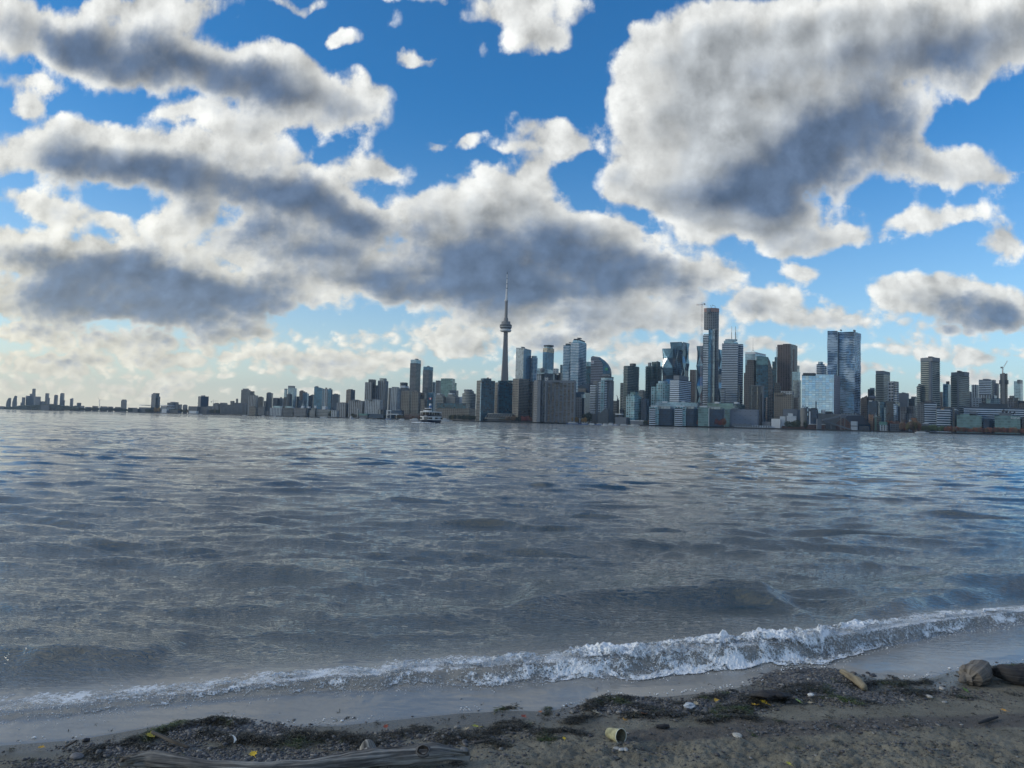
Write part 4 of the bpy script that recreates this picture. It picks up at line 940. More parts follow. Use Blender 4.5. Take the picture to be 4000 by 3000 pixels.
# ledged towers: (slab material, recess material, floor height, slab share, overhang, overhang wobble)
LED = {"L_white": ("slab", "dk", 5.6, .42, 1.5, .5), "L_blue": ("slab", "blue", 5.4, .38, 1.6, .5), "L_wave": ("slabblue", "bluegl", 5.2, .52, 2.2, 1.0),
       "L_grey": ("slabgrey", "dk", 5.4, .30, 1.3, .5), "L_cream": ("slabcream", "grey", 5.2, .5, 1.2, .2), "L_creamglass": ("slabcream", "dkgreen", 5.6, .42, 1.6, .3), "L_green": ("slabdk", "dkgreen", 5.2, .34, 2.2, .6),
       "L_banded": ("slab", "navy", 5.8, .5, .9, .0), "L_hotel": ("slab", "dk", 5.2, .46, .9, .0), "L_stripe": ("slab", "dk", 5.6, .42, .4, .0), "L_office": ("slab", "navy", 6.0, .40, .4, .0)}

def proj_rect(xL, xC, xR, yT, D, t):
    C = P(xC, yT, D); z1 = C.z
    XL = P(xL, yT, D); XR = P(xR, yT, D)
    wl, wr = C.x - XL.x, XR.x - C.x
    if wl > .3 and wr > .3:
        L = P(xL, yT, D + wl * t); R = P(xR, yT, D + wr / t)
    elif wl > .3:
        L = P(xL, yT, D + wl * t); dd = max(12, min(45, wl * .8)); R = P(xC - .2, yT, D + dd)
    else:
        dr = wr / t if t > 1 else wr * t
        R = P(xR, yT, D + dr); dd = max(12, min(45, wr * .8)); L = P(xC + .2, yT, D + dd)
    c, l, r = Vector((C.x, C.y)), Vector((L.x, L.y)), Vector((R.x, R.y))
    return [l, c, r, l + r - c], z1
def resample(pts, step):
    o = []
    for i in range(len(pts)):
        a, b_ = Vector(pts[i]), Vector(pts[(i + 1) % len(pts)]); n = max(1, int((b_ - a).length / step))
        o += [a.lerp(b_, k / n) for k in range(n)]
    return o
def ledged(mb, pts, z0, z1, spec, m0=0, m1=1, seed=0, step=5.0):
    _, _, fh, share, over, wob = spec
    pts = [Vector(p_) for p_ in pts]; ctr = sum(pts, Vector((0, 0))) / len(pts)
    corners = [tuple(p_) for p_ in pts]
    if len(pts) < 10: pts = resample(pts, step)
    n = len(pts)
    nrm = []
    for i in range(n):
        a, b_ = pts[i - 1], pts[(i + 1) % n]; d = (b_ - a); q = Vector((d.y, -d.x)).normalized()
        if q.dot(pts[i] - ctr) < 0: q = -q
        nrm.append(q)
    us = [0.0]
    for i in range(n): us.append(us[-1] + (pts[(i + 1) % n] - pts[i]).length)
    nf = max(2, int(round((z1 - z0) / fh))); h = (z1 - z0) / nf
    rg = random.Random(seed); rings = []
    fg, ug = np.meshgrid(np.arange(nf), np.array(us[:n]), indexing='ij'); wv_ = np.clip(.36 + .25 * (fg / nf) + 2.2 * pn(ug * .035 + seed * 3.7, fg * .13 + seed) + .7 * pn(ug * .09, fg * .4 + seed), 0, 1)
    for f in range(nf):
        za = z0 + f * h; zb = za + h * share
        off = []; zbs = []
        for i in range(n):
            w_ = wv_[f, i]
            off.append(over * (1 - wob * .6 * (1 - w_)) * rg.uniform(1 - wob * .25, 1))
            zbs.append(h * share * ((1 - wob) + wob * (.25 + 1.5 * max(0, (w_ - .25))) * rg.uniform(.8, 1.2)))
        rings.append((za, None, None)); rings.append((za, off, None)); rings.append((za, off, zbs)); rings.append((za, None, zbs))
    rings.append((z1, None, None))
    def ring(r): return [((pts[i] + nrm[i] * r[1][i]) if r[1] else pts[i]).to_tuple() + (r[0] + (r[2][i] if r[2] else 0),) for i in range(n)]
    prev = ring(rings[0])
    for k in range(1, len(rings)):
        cur = ring(rings[k]); mt = m1 if (rings[k][1] is None and rings[k - 1][1] is None) else m0
        if True:
            for i in range(n):
                j = (i + 1) % n
                mb.face([prev[i], prev[j], cur[j], cur[i]], [(us[i], prev[i][2]), (us[i + 1], prev[i][2]), (us[i + 1], cur[i][2]), (us[i], cur[i][2])], mt)
        prev = cur
    mb.face(prev, None, m0); mb.face([(p_.x, p_.y, z0) for p_ in reversed(pts)], None, m0)
REG = {1: (0, 1400, .31646), 2: (600, 1400, .31646), 3: (1200, 1350, .31646), 4: (1800, 1250, .27125), 5: (2300, 1280, .27125), 6: (2700, 1150, .33156), 7: (3100, 1250, .28329), 8: (3500, 1350, .22604), 0: (0, 0, 1.0)}
def X_(r, x): return REG[r][0] + x * REG[r][2]
def Y_(r, y): return REG[r][1] + y * REG[r][2]
_seed = [0]
def block(parent, base, r, D, t, part, mat, xL, xC, xR, yT, yB=None, o=None, nm=None):
    o = o or {}; _seed[0] += 1
    D2 = D + o.get("dd", 0); t2 = o.get("t", t)
    ax, cx, bx, ty = X_(r, xL), X_(r, xC), X_(r, xR), Y_(r, yT)
    if o.get("kind") == "cyl":
        Cn = P((ax + bx) / 2, ty, D2); R_ = (P(bx, ty, D2).x - P(ax, ty, D2).x) / 2; n = o.get("n", 24); ry = o.get("ry", 1.0)
        pts = [Vector((Cn.x + R_ * math.cos(k * 2 * math.pi / n), Cn.y + R_ * ry * math.sin(k * 2 * math.pi / n))) for k in range(n)]; z1 = Cn.z
    else:
        pts, z1 = proj_rect(ax, cx, bx, ty, D2, t2)
    z0 = GZ if yB is None else P((ax + bx) / 2, Y_(r, yB), D2).z - .6
    pts = [p_ - Vector((base.x, base.y)) for p_ in pts]
    mb = MB(); zo = base.z
    if mat in LED:
        ledged(mb, pts, z0 - zo, z1 - zo, LED[mat], seed=_seed[0]); mats = [M[LED[mat][0]], M[LED[mat][1]]]
    else:
        mats = mat if isinstance(mat, tuple) else (mat,); mats = [M[k] for k in mats]
        zt = None
        if "slope" in o:                      # heights at left, corner, right, back
            zt = [P(px_, Y_(r, y_), D2).z - zo for px_, y_ in zip((ax, cx, bx, (ax + bx) / 2), o["slope"])]
        if len(mats) == 1: mb.prism(pts, z0 - zo, z1 - zo, 0, ztop=zt, smooth=False)
        else:
            u = 0.0; zt = zt or [z1 - zo] * len(pts)
            for i in range(len(pts)):
                a, b_ = pts[i], pts[(i + 1) % len(pts)]; Ln = (b_ - a).length; za = z0 - zo
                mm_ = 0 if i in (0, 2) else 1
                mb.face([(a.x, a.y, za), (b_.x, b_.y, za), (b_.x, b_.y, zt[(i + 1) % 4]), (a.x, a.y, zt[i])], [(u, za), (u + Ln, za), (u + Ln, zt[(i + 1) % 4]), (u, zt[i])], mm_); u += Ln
            mb.face([(p_.x, p_.y, zt[i]) for i, p_ in enumerate(pts)], None, 0)
    return mb.build(nm or part, mats, parent, loc=None if parent else (base.x, base.y, zo))
def bld(r, D, label, blocks, t=.3, cat="building", name="apartment_tower", group=None, plant=None):
    """a building: blocks are (part, material, left, corner, right, top[, foot][, options]) read off the photograph"""
    b0 = blocks[0]
    base = P(X_(r, b0[3]), Y_(r, b0[5]), D); base = Vector((base.x, base.y, GZ))
    bl = []
    for q in blocks:
        o = next((k for k in q[6:] if isinstance(k, dict)), None); yB = next((k for k in q[6:] if not isinstance(k, dict)), None)
        bl.append((q[:6], yB, o))
    if plant is None: plant = len(blocks) < 3 and (b0[4] - b0[2]) * REG[r][2] > 11 and not (bl[0][2] or {}).get("slope")
    if len(bl) == 1 and not plant:
        q, yB, o = bl[0]
        ob = block(None, base, r, D, t, *q, yB, o, nm=name)
        return tag(ob, label, cat, group)
    root = empty(name, base)
    for i, (q, yB, o) in enumerate(bl):
        o = dict(o or {}); o.setdefault("dd", i * .9 if yB is None else i * .5 + 2.0)
        if i == 0: o["dd"] = 0
        block(root, base, r, D, t, *q, yB, o)
    if plant:
        q = bl[0][0]; rg = random.Random(len(label)); wd_ = q[4] - q[2]
        f0, f1 = rg.uniform(.12, .3), rg.uniform(.6, .85); hh = rg.uniform(7, 15)
        block(root, base, r, D, t, "rooftop_plant", rg.choice(("plain", "darkplain", "greyplain")), q[2] + wd_ * f0, q[2] + wd_ * (f1 - .1), q[2] + wd_ * f1, q[5] - hh, q[5], {"dd": 5})
    return tag(root, label, cat, group)
def text_mesh(name, s, size, mat, parent, loc, rotz=0.0, extrude=.15):
    cu = bpy.data.curves.new("lettering", "FONT"); cu.body = s; cu.size = size; cu.extrude = extrude; cu.align_x = "CENTER"; cu.align_y = "CENTER"
    tmp = bpy.data.objects.new("lettering", cu); me = bpy.data.meshes.new_from_object(tmp)
    bpy.data.objects.remove(tmp); bpy.data.curves.remove(cu)
    me.materials.append(mat); me.name = name
    o = bpy.data.objects.new(name, me); COL.objects.link(o); o.parent = parent
    o.location = loc; o.rotation_euler = (rad(90), 0, rotz)
    return o
# quays: land behind the far waterline
SHORE = [(-2600, 9500), (-400, 7000), (0, 6600), (300, 5200), (600, 4100), (900, 3350), (1200, 2850), (1600, 2450), (2000, 2300), (2400, 2200), (2800, 2060), (3200, 1960), (3600, 1880), (4000, 1820), (4600, 1760), (7000, 1700)]
def shore_D(px): return float(np.interp(px, [s[0] for s in SHORE], [s[1] for s in SHORE]))
front = []
for px, D in SHORE:
    q = P(px, 1600, D); front.append((q.x, q.y))
poly = front + [(front[-1][0] + 7000, 2500), (15000, 14500), (-15000, 14500), (-15000, 9600)]
mb = MB(); mb.prism(poly, -3.0, GZ)
quay = simple("quay_stone", (.022, .026, .030), .8, .35, .02)
tag(mb.build("far_shore_ground", quay), kind="structure")
def on_quay(px, back=6.0):
    D = shore_D(px) + back; q = P(px, 1640, D); return Vector((q.x, q.y, GZ)), D
# ------------------------------------------------------------------ the city, west to east
far = dict(name="far_tower", plant=False)
# across the bay, in haze
D = 6900
def sail(r, x0, x1, yt, yb, D, label):
    base = P(X_(r, x1), Y_(r, yb), D); base.z = GZ; mb = MB(); prof = []
    for k in range(9):
        f = k / 8; xl = x0 + (x1 - x0) * .82 * f ** 2.6; q = P(X_(r, xl), Y_(r, yb + (yt - yb) * f), D); prof.append((q.x - base.x, q.z - GZ))
    prof[0] = (prof[0][0], 0.0); xr = P(X_(r, x1), Y_(r, yt), D).x - base.x
    for k in range(8):
        a, c = prof[k], prof[k + 1]
        for y in (0, 26): mb.face([(a[0], y, a[1]), (xr, y, a[1]), (xr, y, c[1]), (c[0], y, c[1])])
        mb.face([(a[0], 0, a[1]), (a[0], 26, a[1]), (c[0], 26, c[1]), (c[0], 0, c[1])]); mb.face([(xr, 0, a[1]), (xr, 26, a[1]), (xr, 26, c[1]), (xr, 0, c[1])])
    mb.face([(prof[8][0], 0, prof[8][1]), (xr, 0, prof[8][1]), (xr, 26, prof[8][1]), (prof[8][0], 26, prof[8][1])])
    return tag(mb.build("far_tower", M["far"], None, base), label, "building")
sail(1, 70, 116, 487, 615, D, "hazy sail shaped tower, shorter of the curved pair across the bay")
sail(1, 147, 189, 462, 615, D, "hazy sail shaped tower, taller of the curved pair across the bay")
bld(1, D, "tiny pale tower behind and beyond the two sail shaped ones", [("tower","far",192,205,213,538)], **far)
bld(1, D, "hazy tower with curved top, highest of the far cluster", [("tower","far",398,430,442,385), ("crown","far",402,432,441,374,386)], name="far_tower", plant=False)
bld(1, D-120, "broad hazy block in front of the highest far tower", [("tower","far",320,362,374,462), ("wing","far",368,425,441,437)], **far)
bld(1, D-150, "low hazy slab at the cluster's left-hand foot", [("tower","far",253,268,276,545), ("wing","far",271,300,313,480)], **far)
bld(1, D-160, "wide stepped hazy block at the cluster's right-hand side", [("tower","far",438,492,506,472), ("wing","far",500,545,562,530)], **far)
bld(1, D, "far tower with a stepped shoulder next to the cluster", [("tower","far",560,592,609,430), ("wing","far",598,612,617,487)], **far)
bld(1, D, "far tower with a small flat cap, standing by itself", [("tower","far",668,702,718,458), ("crown","far",674,704,716,450,458)], **far)
bld(1, D, "far tower with dark cap and low right-hand shoulder", [("tower","far",743,780,797,436), ("crown","far",750,782,796,428,437), ("wing","far",780,796,803,517)], **far)
bld(1, D, "far slim tower with slanting roof, last before the turbine", [("tower","far",866,892,908,495,{"slope":(500,494,490,492)})], **far)
bld(1, 6000, "far low domed hall above the wooded shore", [("hall","far",915,985,1045,583), ("dome","far",952,985,1000,548,583,{"kind":"cyl","n":12})], name="domed_hall", plant=False)
bld(1, 5200, "far low flat hall left of the turbine", [("hall","far",1140,1195,1215,588)], name="low_hall", plant=False)
bld(1, 5000, "far low gabled hall right of the turbine", [("hall","far",1240,1262,1330,590), ("wing","far",1335,1380,1400,595)], name="low_hall", plant=False)
bld(1, 4800, "lone hazy tower with rounded cap near the exhibition grounds", [("tower","conc",1495,1545,1567,520), ("crown","plain",1505,1545,1562,507,520)])
bld(1, 4300, "tall pale slab tower standing in the stadium", [("tower",("conc","dk"),1870,1925,1968,440), ("crown","darkplain",1888,1930,1972,428,441), ("balcony_stack","L_grey",1926,1960,1979,470)], t=.6)
# stadium
D = 4250
bld(1, D, "low white stadium with long thin curved roofs on masts", [("stand","grey",1715,1860,2060,606), ("stand","whiterib",1980,2050,2160,604,{"dd":-30}), ("roof","whiteplain",1720,1800,1872,574,580), ("roof","whiteplain",1975,2080,2155,577,583), ("wall","far",1640,1700,1760,622)], name="stadium", cat="stadium", plant=False)
bld(1, 4600, "grey block with stepped roof beside the stadium", [("block","grey",2065,2130,2152,547), ("tower","conc",2105,2145,2162,537), ("wing","grey",2150,2195,2207,540)], name="office_block")
bld(2, 4600, "small flat block farther along from the stadium", [("block","far",305,340,352,568)], name="office_block", plant=False)
bld(2, 4300, "low pale block beyond the parkland trees", [("block","conc",360,405,420,578), ("plant_room","plain",375,400,410,570,578)], name="office_block")
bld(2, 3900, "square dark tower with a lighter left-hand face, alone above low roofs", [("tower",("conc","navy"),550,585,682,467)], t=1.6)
bld(2, 3700, "long low grey hall under the small crane", [("hall","grey",735,800,822,557), ("wing","grey",820,890,912,548)], name="low_hall")
bld(2, 3800, "low dark hall next to the square dark tower", [("hall","far",660,720,738,588)], name="low_hall", plant=False)
# silos
D = 2980
root = empty("grain_silo", P(X_(2, 900), Y_(2, 600), D)); root.location.z = GZ
def silo_bank(x0, x1, yt, part, n):
    a, c = P(X_(2, x0), Y_(2, yt), D), P(X_(2, x1), Y_(2, yt), D); r_ = (c.x - a.x) / n / 2; mb = MB()
    mb.box(a.x - root.location.x, c.x - root.location.x, D + .9 * r_ - root.location.y, D + 3 * r_ - root.location.y, 0, a.z - GZ + 3)
    for k in range(n): mb.lathe([(r_, 0), (r_, a.z - GZ), (0, a.z - GZ)], 14, 0, a.x + r_ * (2 * k + 1) - root.location.x, D - root.location.y + r_)
    mb.build(part, M["concplain"], root)
silo_bank(825, 992, 577, "silo", 10); silo_bank(995, 1148, 556, "silo", 9)
for part, x0, xc, x1, yt, yb in (("head_house", 948, 985, 1000, 525, 600), ("chimney", 1018, 1036, 1044, 497, 600), ("roof", 825, 900, 935, 568, 578), ("roof", 1050, 1120, 1148, 549, 557)):
    block(root, root.location, 2, D, .3, part, "concplain", x0, xc, x1, yt, yb, {"dd": 9})
tag(root, "pale abandoned grain silos with a square head house and chimney", "silo")
bld(2, 3250, "tall grey slab with stepped right-hand end behind the silos", [("tower","grey",1082,1165,1196,388), ("wing","dk",1195,1232,1247,405)])
bld(2, 3120, "grey residential block with paired pale fins in front of the stepped slab", [("tower","concrib",1172,1262,1292,457)])
bld(2, 3200, "low dark glass block next to the finned one", [("tower","dk",1290,1345,1362,480), ("wing","concrib",1362,1382,1392,525)])
bld(2, 3150, "slim navy tower left of a long low navy block", [("tower","navy",1394,1450,1474,427), ("wing","navy",1474,1530,1552,487)])
bld(2, 3180, "small white and dark tower beside the navy block", [("tower","whiterib",1548,1590,1606,492)])
bld(2, 3100, "stepped pair of grey glass towers with framed flat tops", [("tower","pale",1658,1728,1768,365), ("crown","plain",1660,1730,1747,339,366), ("wing","pale",1613,1640,1652,388), ("crown","plain",1614,1640,1652,373,388), ("wing","dk",1606,1640,1700,480,{"dd":-14})], plant=False)
bld(2, 3050, "dark rounded tower in front of the framed pair", [("tower","dk",1645,1680,1713,443,{"kind":"cyl"}), ("podium","whiterib",1640,1680,1702,517,{"dd":-8})])
bld(2, 3300, "reddish brown tower poking up between grey ones", [("tower","brown",1800,1850,1873,405)])
bld(2, 3150, "framed glass block with a pale lattice front", [("tower","pale",1842,1895,1918,432), ("front","silver",1790,1850,1872,517,{"dd":-20})])
bld(2, 3200, "plain dark tower with a slanting roof by the wedge topped glass one", [("tower","dk",1917,1965,1982,446,{"slope":(462,444,450,455)})])
bld(2, 3150, "narrow filler block between the lattice front and dark tower", [("tower","grey",1765,1795,1808,470)], plant=False)
# mid-west
bld(3, 2950, "broad blue glass tower with a wedge shaped top", [("tower","blue",87,185,217,520,{"slope":(504,524,533,510)}), ("core","plain",100,125,140,500,520,{"dd":8})], plant=False)
bld(3, 2940, "pale glass tower with white stripe next to the wedge topped one", [("tower","whiterib",215,248,262,533)])
bld(3, 2920, "blue grey glass tower beside the striped one", [("tower","blue",258,298,314,540)])
bld(3, 2900, "squat dark teal slab right of the glass group", [("tower","navy",312,385,406,602)])
bld(3, 3050, "tan tower with checkered dark right-hand face", [("tower",("tan","conc"),483,540,593,545)], t=.9)
bld(3, 2700, "long grey mid rise with close white ribs, lowest of three", [("block","concrib",367,480,513,708)], name="apartment_block")
bld(3, 2680, "long grey mid rise with white ribs, middle of three", [("block","concrib",512,680,716,682), ("plant_room","plain",560,600,640,666,683)], name="apartment_block")
bld(3, 2660, "long mid rise with the whitest ribs, tallest of three", [("block","whiterib",714,900,941,670), ("plant_room","plain",745,800,838,662,671)], name="apartment_block")
bld(3, 2880, "ribbed grey tower with a taller dark framed half", [("tower","concrib",714,800,850,452), ("upper_tower","dk",757,820,851,420,{"dd":6}), ("crown","plain",757,820,852,416,424)], plant=False)
bld(3, 2900, "ribbed tower with a pale stepped crown, taller twin of the dark framed one", [("tower","concrib",873,960,1003,432), ("crown","silver",893,950,983,402,434), ("wing","concrib",848,872,880,490,{"dd":8})], plant=False)
bld(3, 2880, "ribbed grey tower, narrow, beneath the round capped one", [("tower","concrib",1003,1025,1036,522)], plant=False)
bld(3, 2850, "white balconied tower with flat roof before the round capped one", [("tower","whiterib",1034,1110,1152,522), ("crown","plain",1045,1110,1140,511,523)])
bld(3, 2950, "stout tower with a dark drum on top and white collar", [("tower","conc",1150,1225,1262,520), ("collar","whiteplain",1148,1210,1256,494,522), ("drum","darkplain",1148,1195,1242,457,496,{"kind":"cyl","dd":24})], plant=False)
bld(3, 2620, "beige point tower, left-hand one of a pair with pale corner strips", [("tower",("beige","beige"),1165,1260,1291,562), ("crown","concplain",1200,1250,1275,553,563)])
bld(3, 2600, "beige point tower, right-hand one of a pair with pale corner strips", [("tower","beige",1290,1370,1402,572), ("crown","concplain",1322,1360,1390,555,574)])
bld(3, 2640, "beige slab tower with a plain blank upper wall", [("tower","beigegrid",1400,1450,1482,580)])
bld(3, 2500, "short beige block behind the ferry", [("block","beige",1403,1450,1482,660)], name="apartment_block", plant=False)
bld(3, 3100, "very tall dark tower with thin white floor lines, taller of two", [("tower","L_grey",1272,1345,1404,215), ("crown","pale",1277,1345,1406,172,216), ("davit","steel",1330,1355,1375,162,173)], t=.5)
bld(3, 3060, "very tall dark tower with a glass edge, shorter of two", [("tower","L_grey",1430,1500,1552,300), ("crown","blue",1434,1502,1556,259,301), ("davit","steel",1480,1495,1512,250,260)], t=.5)
bld(3, 3100, "pale glass slab wedged beside the shorter dark tower", [("tower","pale",1549,1578,1590,450)], plant=False)
bld(3, 3050, "dark lattice faced tower with a flat dark cap", [("tower","grey",1587,1630,1651,450), ("crown","darkplain",1588,1630,1651,431,451)])
bld(3, 2980, "broad blue green glass office with a lower right shoulder", [("tower","greengl",1652,1790,1826,405), ("wing","greengl",1822,1838,1846,460), ("annex","navy",1760,1840,1868,552,{"dd":-12})], name="office_tower")
bld(3, 2700, "dark blue glass mid rise behind the ferry's masts", [("block","blue",1484,1560,1592,582)], name="office_block")
bld(3, 2560, "cream terraced block with a slanted white frame roof, left-hand twin", [("block","L_cream",1585,1680,1721,632), ("upper_terrace","L_cream",1596,1660,1700,600,632), ("roof_frame","whiteplain",1600,1640,1665,590,602)], name="apartment_block", plant=False)
bld(3, 2560, "cream terraced block with a slanted white frame roof, right-hand twin", [("block","L_cream",1724,1825,1877,628), ("upper_terrace","L_cream",1738,1800,1850,598,628), ("roof_frame","whiteplain",1745,1790,1822,586,600)], name="apartment_block", plant=False)
bld(3, 2420, "long mid rise with blue glass upper floors over beige lower floors", [("lower_floors","beige",1600,2000,2082,772), ("upper_floors","teal",1605,1960,2022,714,772)], name="apartment_block", plant=False)
bld(3, 2500, "round white banded tower with a stepped flat cap", [("tower","L_cream",1916,1990,2082,592,{"kind":"cyl","ry":.7}), ("upper_tower","L_cream",1940,1990,2058,562,592,{"kind":"cyl","dd":14}), ("crown","plain",1935,1985,2040,543,562,{"kind":"cyl","dd":12})], plant=False)
bld(3, 3000, "sliver of the white stadium dome between cream blocks", [("dome","whiteplain",1860,1890,1925,634,{"kind":"cyl"})], name="stadium_dome", cat="stadium", plant=False)
# centre
bld(4, 2330, "teal glass condo tower with stepped roof, left-hand of two by the lake", [("tower",("beigegrid","teal"),230,300,495,868), ("upper_tower","teal",288,330,441,838,869), ("edge_bay","pale",285,296,302,900,{"dd":-1.5,"t":1}), ("rooftop_plant","darkplain",378,392,402,828,839)], t=2.2, plant=False)
bld(4, 2380, "teal glass condo tower with beige side, right-hand of two by the lake", [("tower",("beige","teal"),495,545,750,896), ("upper_tower","teal",536,560,664,872,897), ("upper_tower","teal",664,690,750,868,897), ("edge_bay","silver",535,543,552,905,{"dd":-1.5,"t":1})], t=2.2, plant=False)
bld(4, 2300, "beige condo tower with a dense dark balcony grid", [("tower",("beige","beigegrid"),750,838,980,848), ("crown","concplain",755,850,995,841,852), ("wing","beigegrid",980,1030,1056,882,{"dd":30})], t=1.2, plant=False)
bld(4, 2950, "tall silver glass tower with sloping top and blue right-hand face", [("tower",("silver","blue"),796,915,1016,425,{"slope":(392,405,415,400)}), ("edge_fin","blue",905,914,930,440,{"dd":-2,"t":.5}), ("roof_crane","steel",868,890,925,384,404)], t=.55, name="hotel_tower", plant=False)
bld(4, 3000, "rounded glass tower with a flat disc roof behind the silver one", [("tower","L_blue",1012,1060,1106,545,{"kind":"cyl"}), ("disc_roof","darkplain",1018,1060,1098,519,526,{"kind":"cyl","dd":4}), ("crown","pale",1020,1060,1100,524,548,{"kind":"cyl","dd":2})], plant=False)
bld(4, 3050, "slim glass tower with a cream lantern crown under a flat disc", [("tower","blue",1182,1240,1342,460), ("crown","cream",1185,1242,1345,400,462), ("neck","pale",1200,1245,1330,382,402), ("disc_roof","darkplain",1194,1265,1340,366,382,{"kind":"cyl","dd":20})], t=.7, plant=False)
sl = bld(4, 2750, "grey office block topped by a pale blue sign box", [("block","navy",1200,1330,1462,770), ("side_wall","whiterib",1092,1160,1198,774), ("sign_box","pale",1100,1200,1330,695,776,{"dd":-3}), ("low_wing","white",1212,1260,1290,826,{"dd":-8}), ("upper_wing","white",1328,1380,1410,697,770)], name="office_block", plant=False)
q = P(X_(4, 1160), Y_(4, 735), 2735) - sl.location
text_mesh("sign_lettering", "Sun", 13, M["darkplain"], sl, (q.x - 16, q.y, q.z - 1)); text_mesh("sign_lettering", "Life", 11, M["darkplain"], sl, (q.x - 8, q.y, q.z - 14)); text_mesh("sign_lettering", "Financial", 11, M["darkplain"], sl, (q.x + 27, q.y, q.z - 14))
mb = MB(); mb.lathe([(0, 0), (9, 0), (9, .6), (0, .6)], 20); so = mb.build("sign_emblem", M["greyplain"], sl); so.location = (q.x + 4, q.y, q.z + 3); so.rotation_euler = (rad(90), 0, 0)
bld(4, 2850, "teal slab peeping out left of the banded twin towers", [("tower","teal",1432,1460,1480,645)], plant=False)
bld(4, 2800, "low brown block under the banded twins", [("block","brownstep",1405,1440,1470,760)], name="office_block", plant=False)
bld(4, 2650, "white banded condo tower with dark cap, lower of twins", [("tower","L_blue",1478,1560,1612,365), ("cap","darkplain",1508,1560,1606,339,366), ("davit","steel",1555,1580,1603,320,326)], plant=False)
bld(4, 2600, "white banded condo tower with dark cap and roof crane, taller of twins", [("tower","L_blue",1592,1700,1811,320,{"t":.6}), ("upper_tower","pale",1613,1700,1806,292,321), ("cap","darkplain",1625,1700,1789,270,294), ("davit","steel",1675,1720,1745,254,262)], plant=False)
bld(4, 2750, "teal glass tower tucked between the twins and the curved one", [("tower","teal",1800,1870,1912,665), ("upper_tower","aqua",1806,1850,1880,600,666)], plant=False)
# curved office tower with striped floors
D = 2600; base = P(X_(4, 2040), Y_(4, 870), D); base.z = GZ; root = empty("office_tower", base)
ol = [(1873, 870), (1873, 540), (1884, 525), (1905, 521), (2000, 534), (2060, 575), (2110, 630), (2140, 690), (2150, 740), (2150, 870)]
def extr(r, ol, D0, dep, mats, name, parent, base, zmin=None, band=None):
    mb = MB(); pts = []
    for x, y in ol:
        q = P(X_(r, x), Y_(r, y), D0); pts.append((q.x - base.x, D0 - base.y, q.z - base.z))
    if zmin is not None:
        pts[0] = (pts[0][0], pts[0][1], zmin); pts[-1] = (pts[-1][0], pts[-1][1], zmin)
    f = [Vector(p_) for p_ in pts]; bk = [p_ + Vector((dep * .25, dep, 0)) for p_ in f]
    mb.face(f, [(p_.x, p_.z) for p_ in f], 0); mb.face(list(reversed(bk)), [(p_.x, p_.z) for p_ in reversed(bk)], 0)
    for i in range(len(f)):
        j = (i + 1) % len(f); mb.face([f[i], bk[i], bk[j], f[j]], [(0, f[i].z), (dep, f[i].z), (dep, f[j].z), (0, f[j].z)], 1 if len(mats) > 1 else 0)
    return mb.build(name, mats, parent)
M["stripe"] = S("striped_floor_bands", glass=(.045,.055,.075), wall=(.42,.39,.40), slab=.46, mull=.0, fh=3.6, bw=30, metal=.2)
extr(4, ol, D, 45, [M["stripe"], M["plain"]], "tower", root, base, 0.0)
ol2 = [(2045, 775), (2045, 640), (2020, 590), (1975, 545), (2000, 534), (2060, 575), (2110, 630), (2140, 690), (2150, 740), (2150, 775)]
extr(4, ol2, D - 2.5, 2.0, [M["blue"]], "glass_roof", root, base)
def logo(parent, base, r, x, y, D, w, bgm, fgm, s):
    q = P(X_(r, x), Y_(r, y), D) - base; mb = MB(); mb.box(-w / 2, w / 2, -.4, .4, -w / 2, w / 2); o = mb.build("logo_panel", bgm, parent); o.location = q
    if s == "arc":
        mb = MB(); mb.tube([(-w * .25, -.6, -w * .1), (-w * .15, -.6, w * .18), (w * .1, -.6, w * .22), (w * .25, -.6, w * .02), (w * .05, -.6, -w * .05)], w * .07, 5); m2 = mb.build("logo_mark", fgm, o)
    else: text_mesh("logo_mark", s, w * .55, fgm, o, (0, -.6, 0))
logo(root, base, 4, 1896, 608, D - 3.2, 10, M["whiteplain"], M["red"], "arc")
grn = simple("green_sign", (.03, .30, .07), .5, .1, 1.0)
logo(root, base, 4, 2098, 706, D - 4.0, 9, grn, M["whiteplain"], "TD")
tag(root, "office tower with white floor stripes and a swooping curved roof", "building")
# harbour hotel
D = 2280
hb = bld(4, D, "twin slab lakefront hotel with a round revolving lounge on top", [("south_tower",("L_hotel"),1985,2100,2112,880), ("end_wall","greyplain",2110,2150,2206,874,{"dd":.5,"t":.8}), ("front_bay","aqua",2018,2070,2086,868,{"dd":-4,"t":.1}),
  ("north_tower","L_hotel",1866,1940,1958,926,{"dd":16}), ("shaft_wall","greyplain",1956,1975,1990,900,{"dd":6}), ("north_cap","concplain",1910,1970,2000,876,928,{"dd":26}),
  ("lounge_ring","pale",2020,2110,2200,832,862,{"kind":"cyl","dd":12,"ry":.8}), ("ring_roof","darkplain",2018,2110,2203,822,834,{"kind":"cyl","dd":12,"ry":.8}), ("ring_soffit","slabgrey",2024,2110,2196,860,878,{"kind":"cyl","dd":12,"ry":.8}), ("sign_block","darkplain",2052,2150,2172,780,824,{"dd":10}),
  ("podium","concplain",1968,2112,2205,1340,{"dd":-12,"t":.3}), ("sloped_hall","concplain",1880,2120,2380,1352,{"dd":2}), ("skylight","pale",2040,2070,2088,1268,1300,{"dd":-6})], name="hotel", cat="hotel", plant=False)
q = P(X_(4, 2096), Y_(4, 798), D + 3) - hb.location
text_mesh("sign_lettering", "WESTIN", 6.5, M["whiteplain"], hb, tuple(q))
mb = MB(); pts = [P(X_(4, x), Y_(4, y), D - 13) - hb.location for x, y in ((1975, 1480), (1975, 1385), (2075, 1270), (2115, 1270), (2125, 1350), (2125, 1480))]
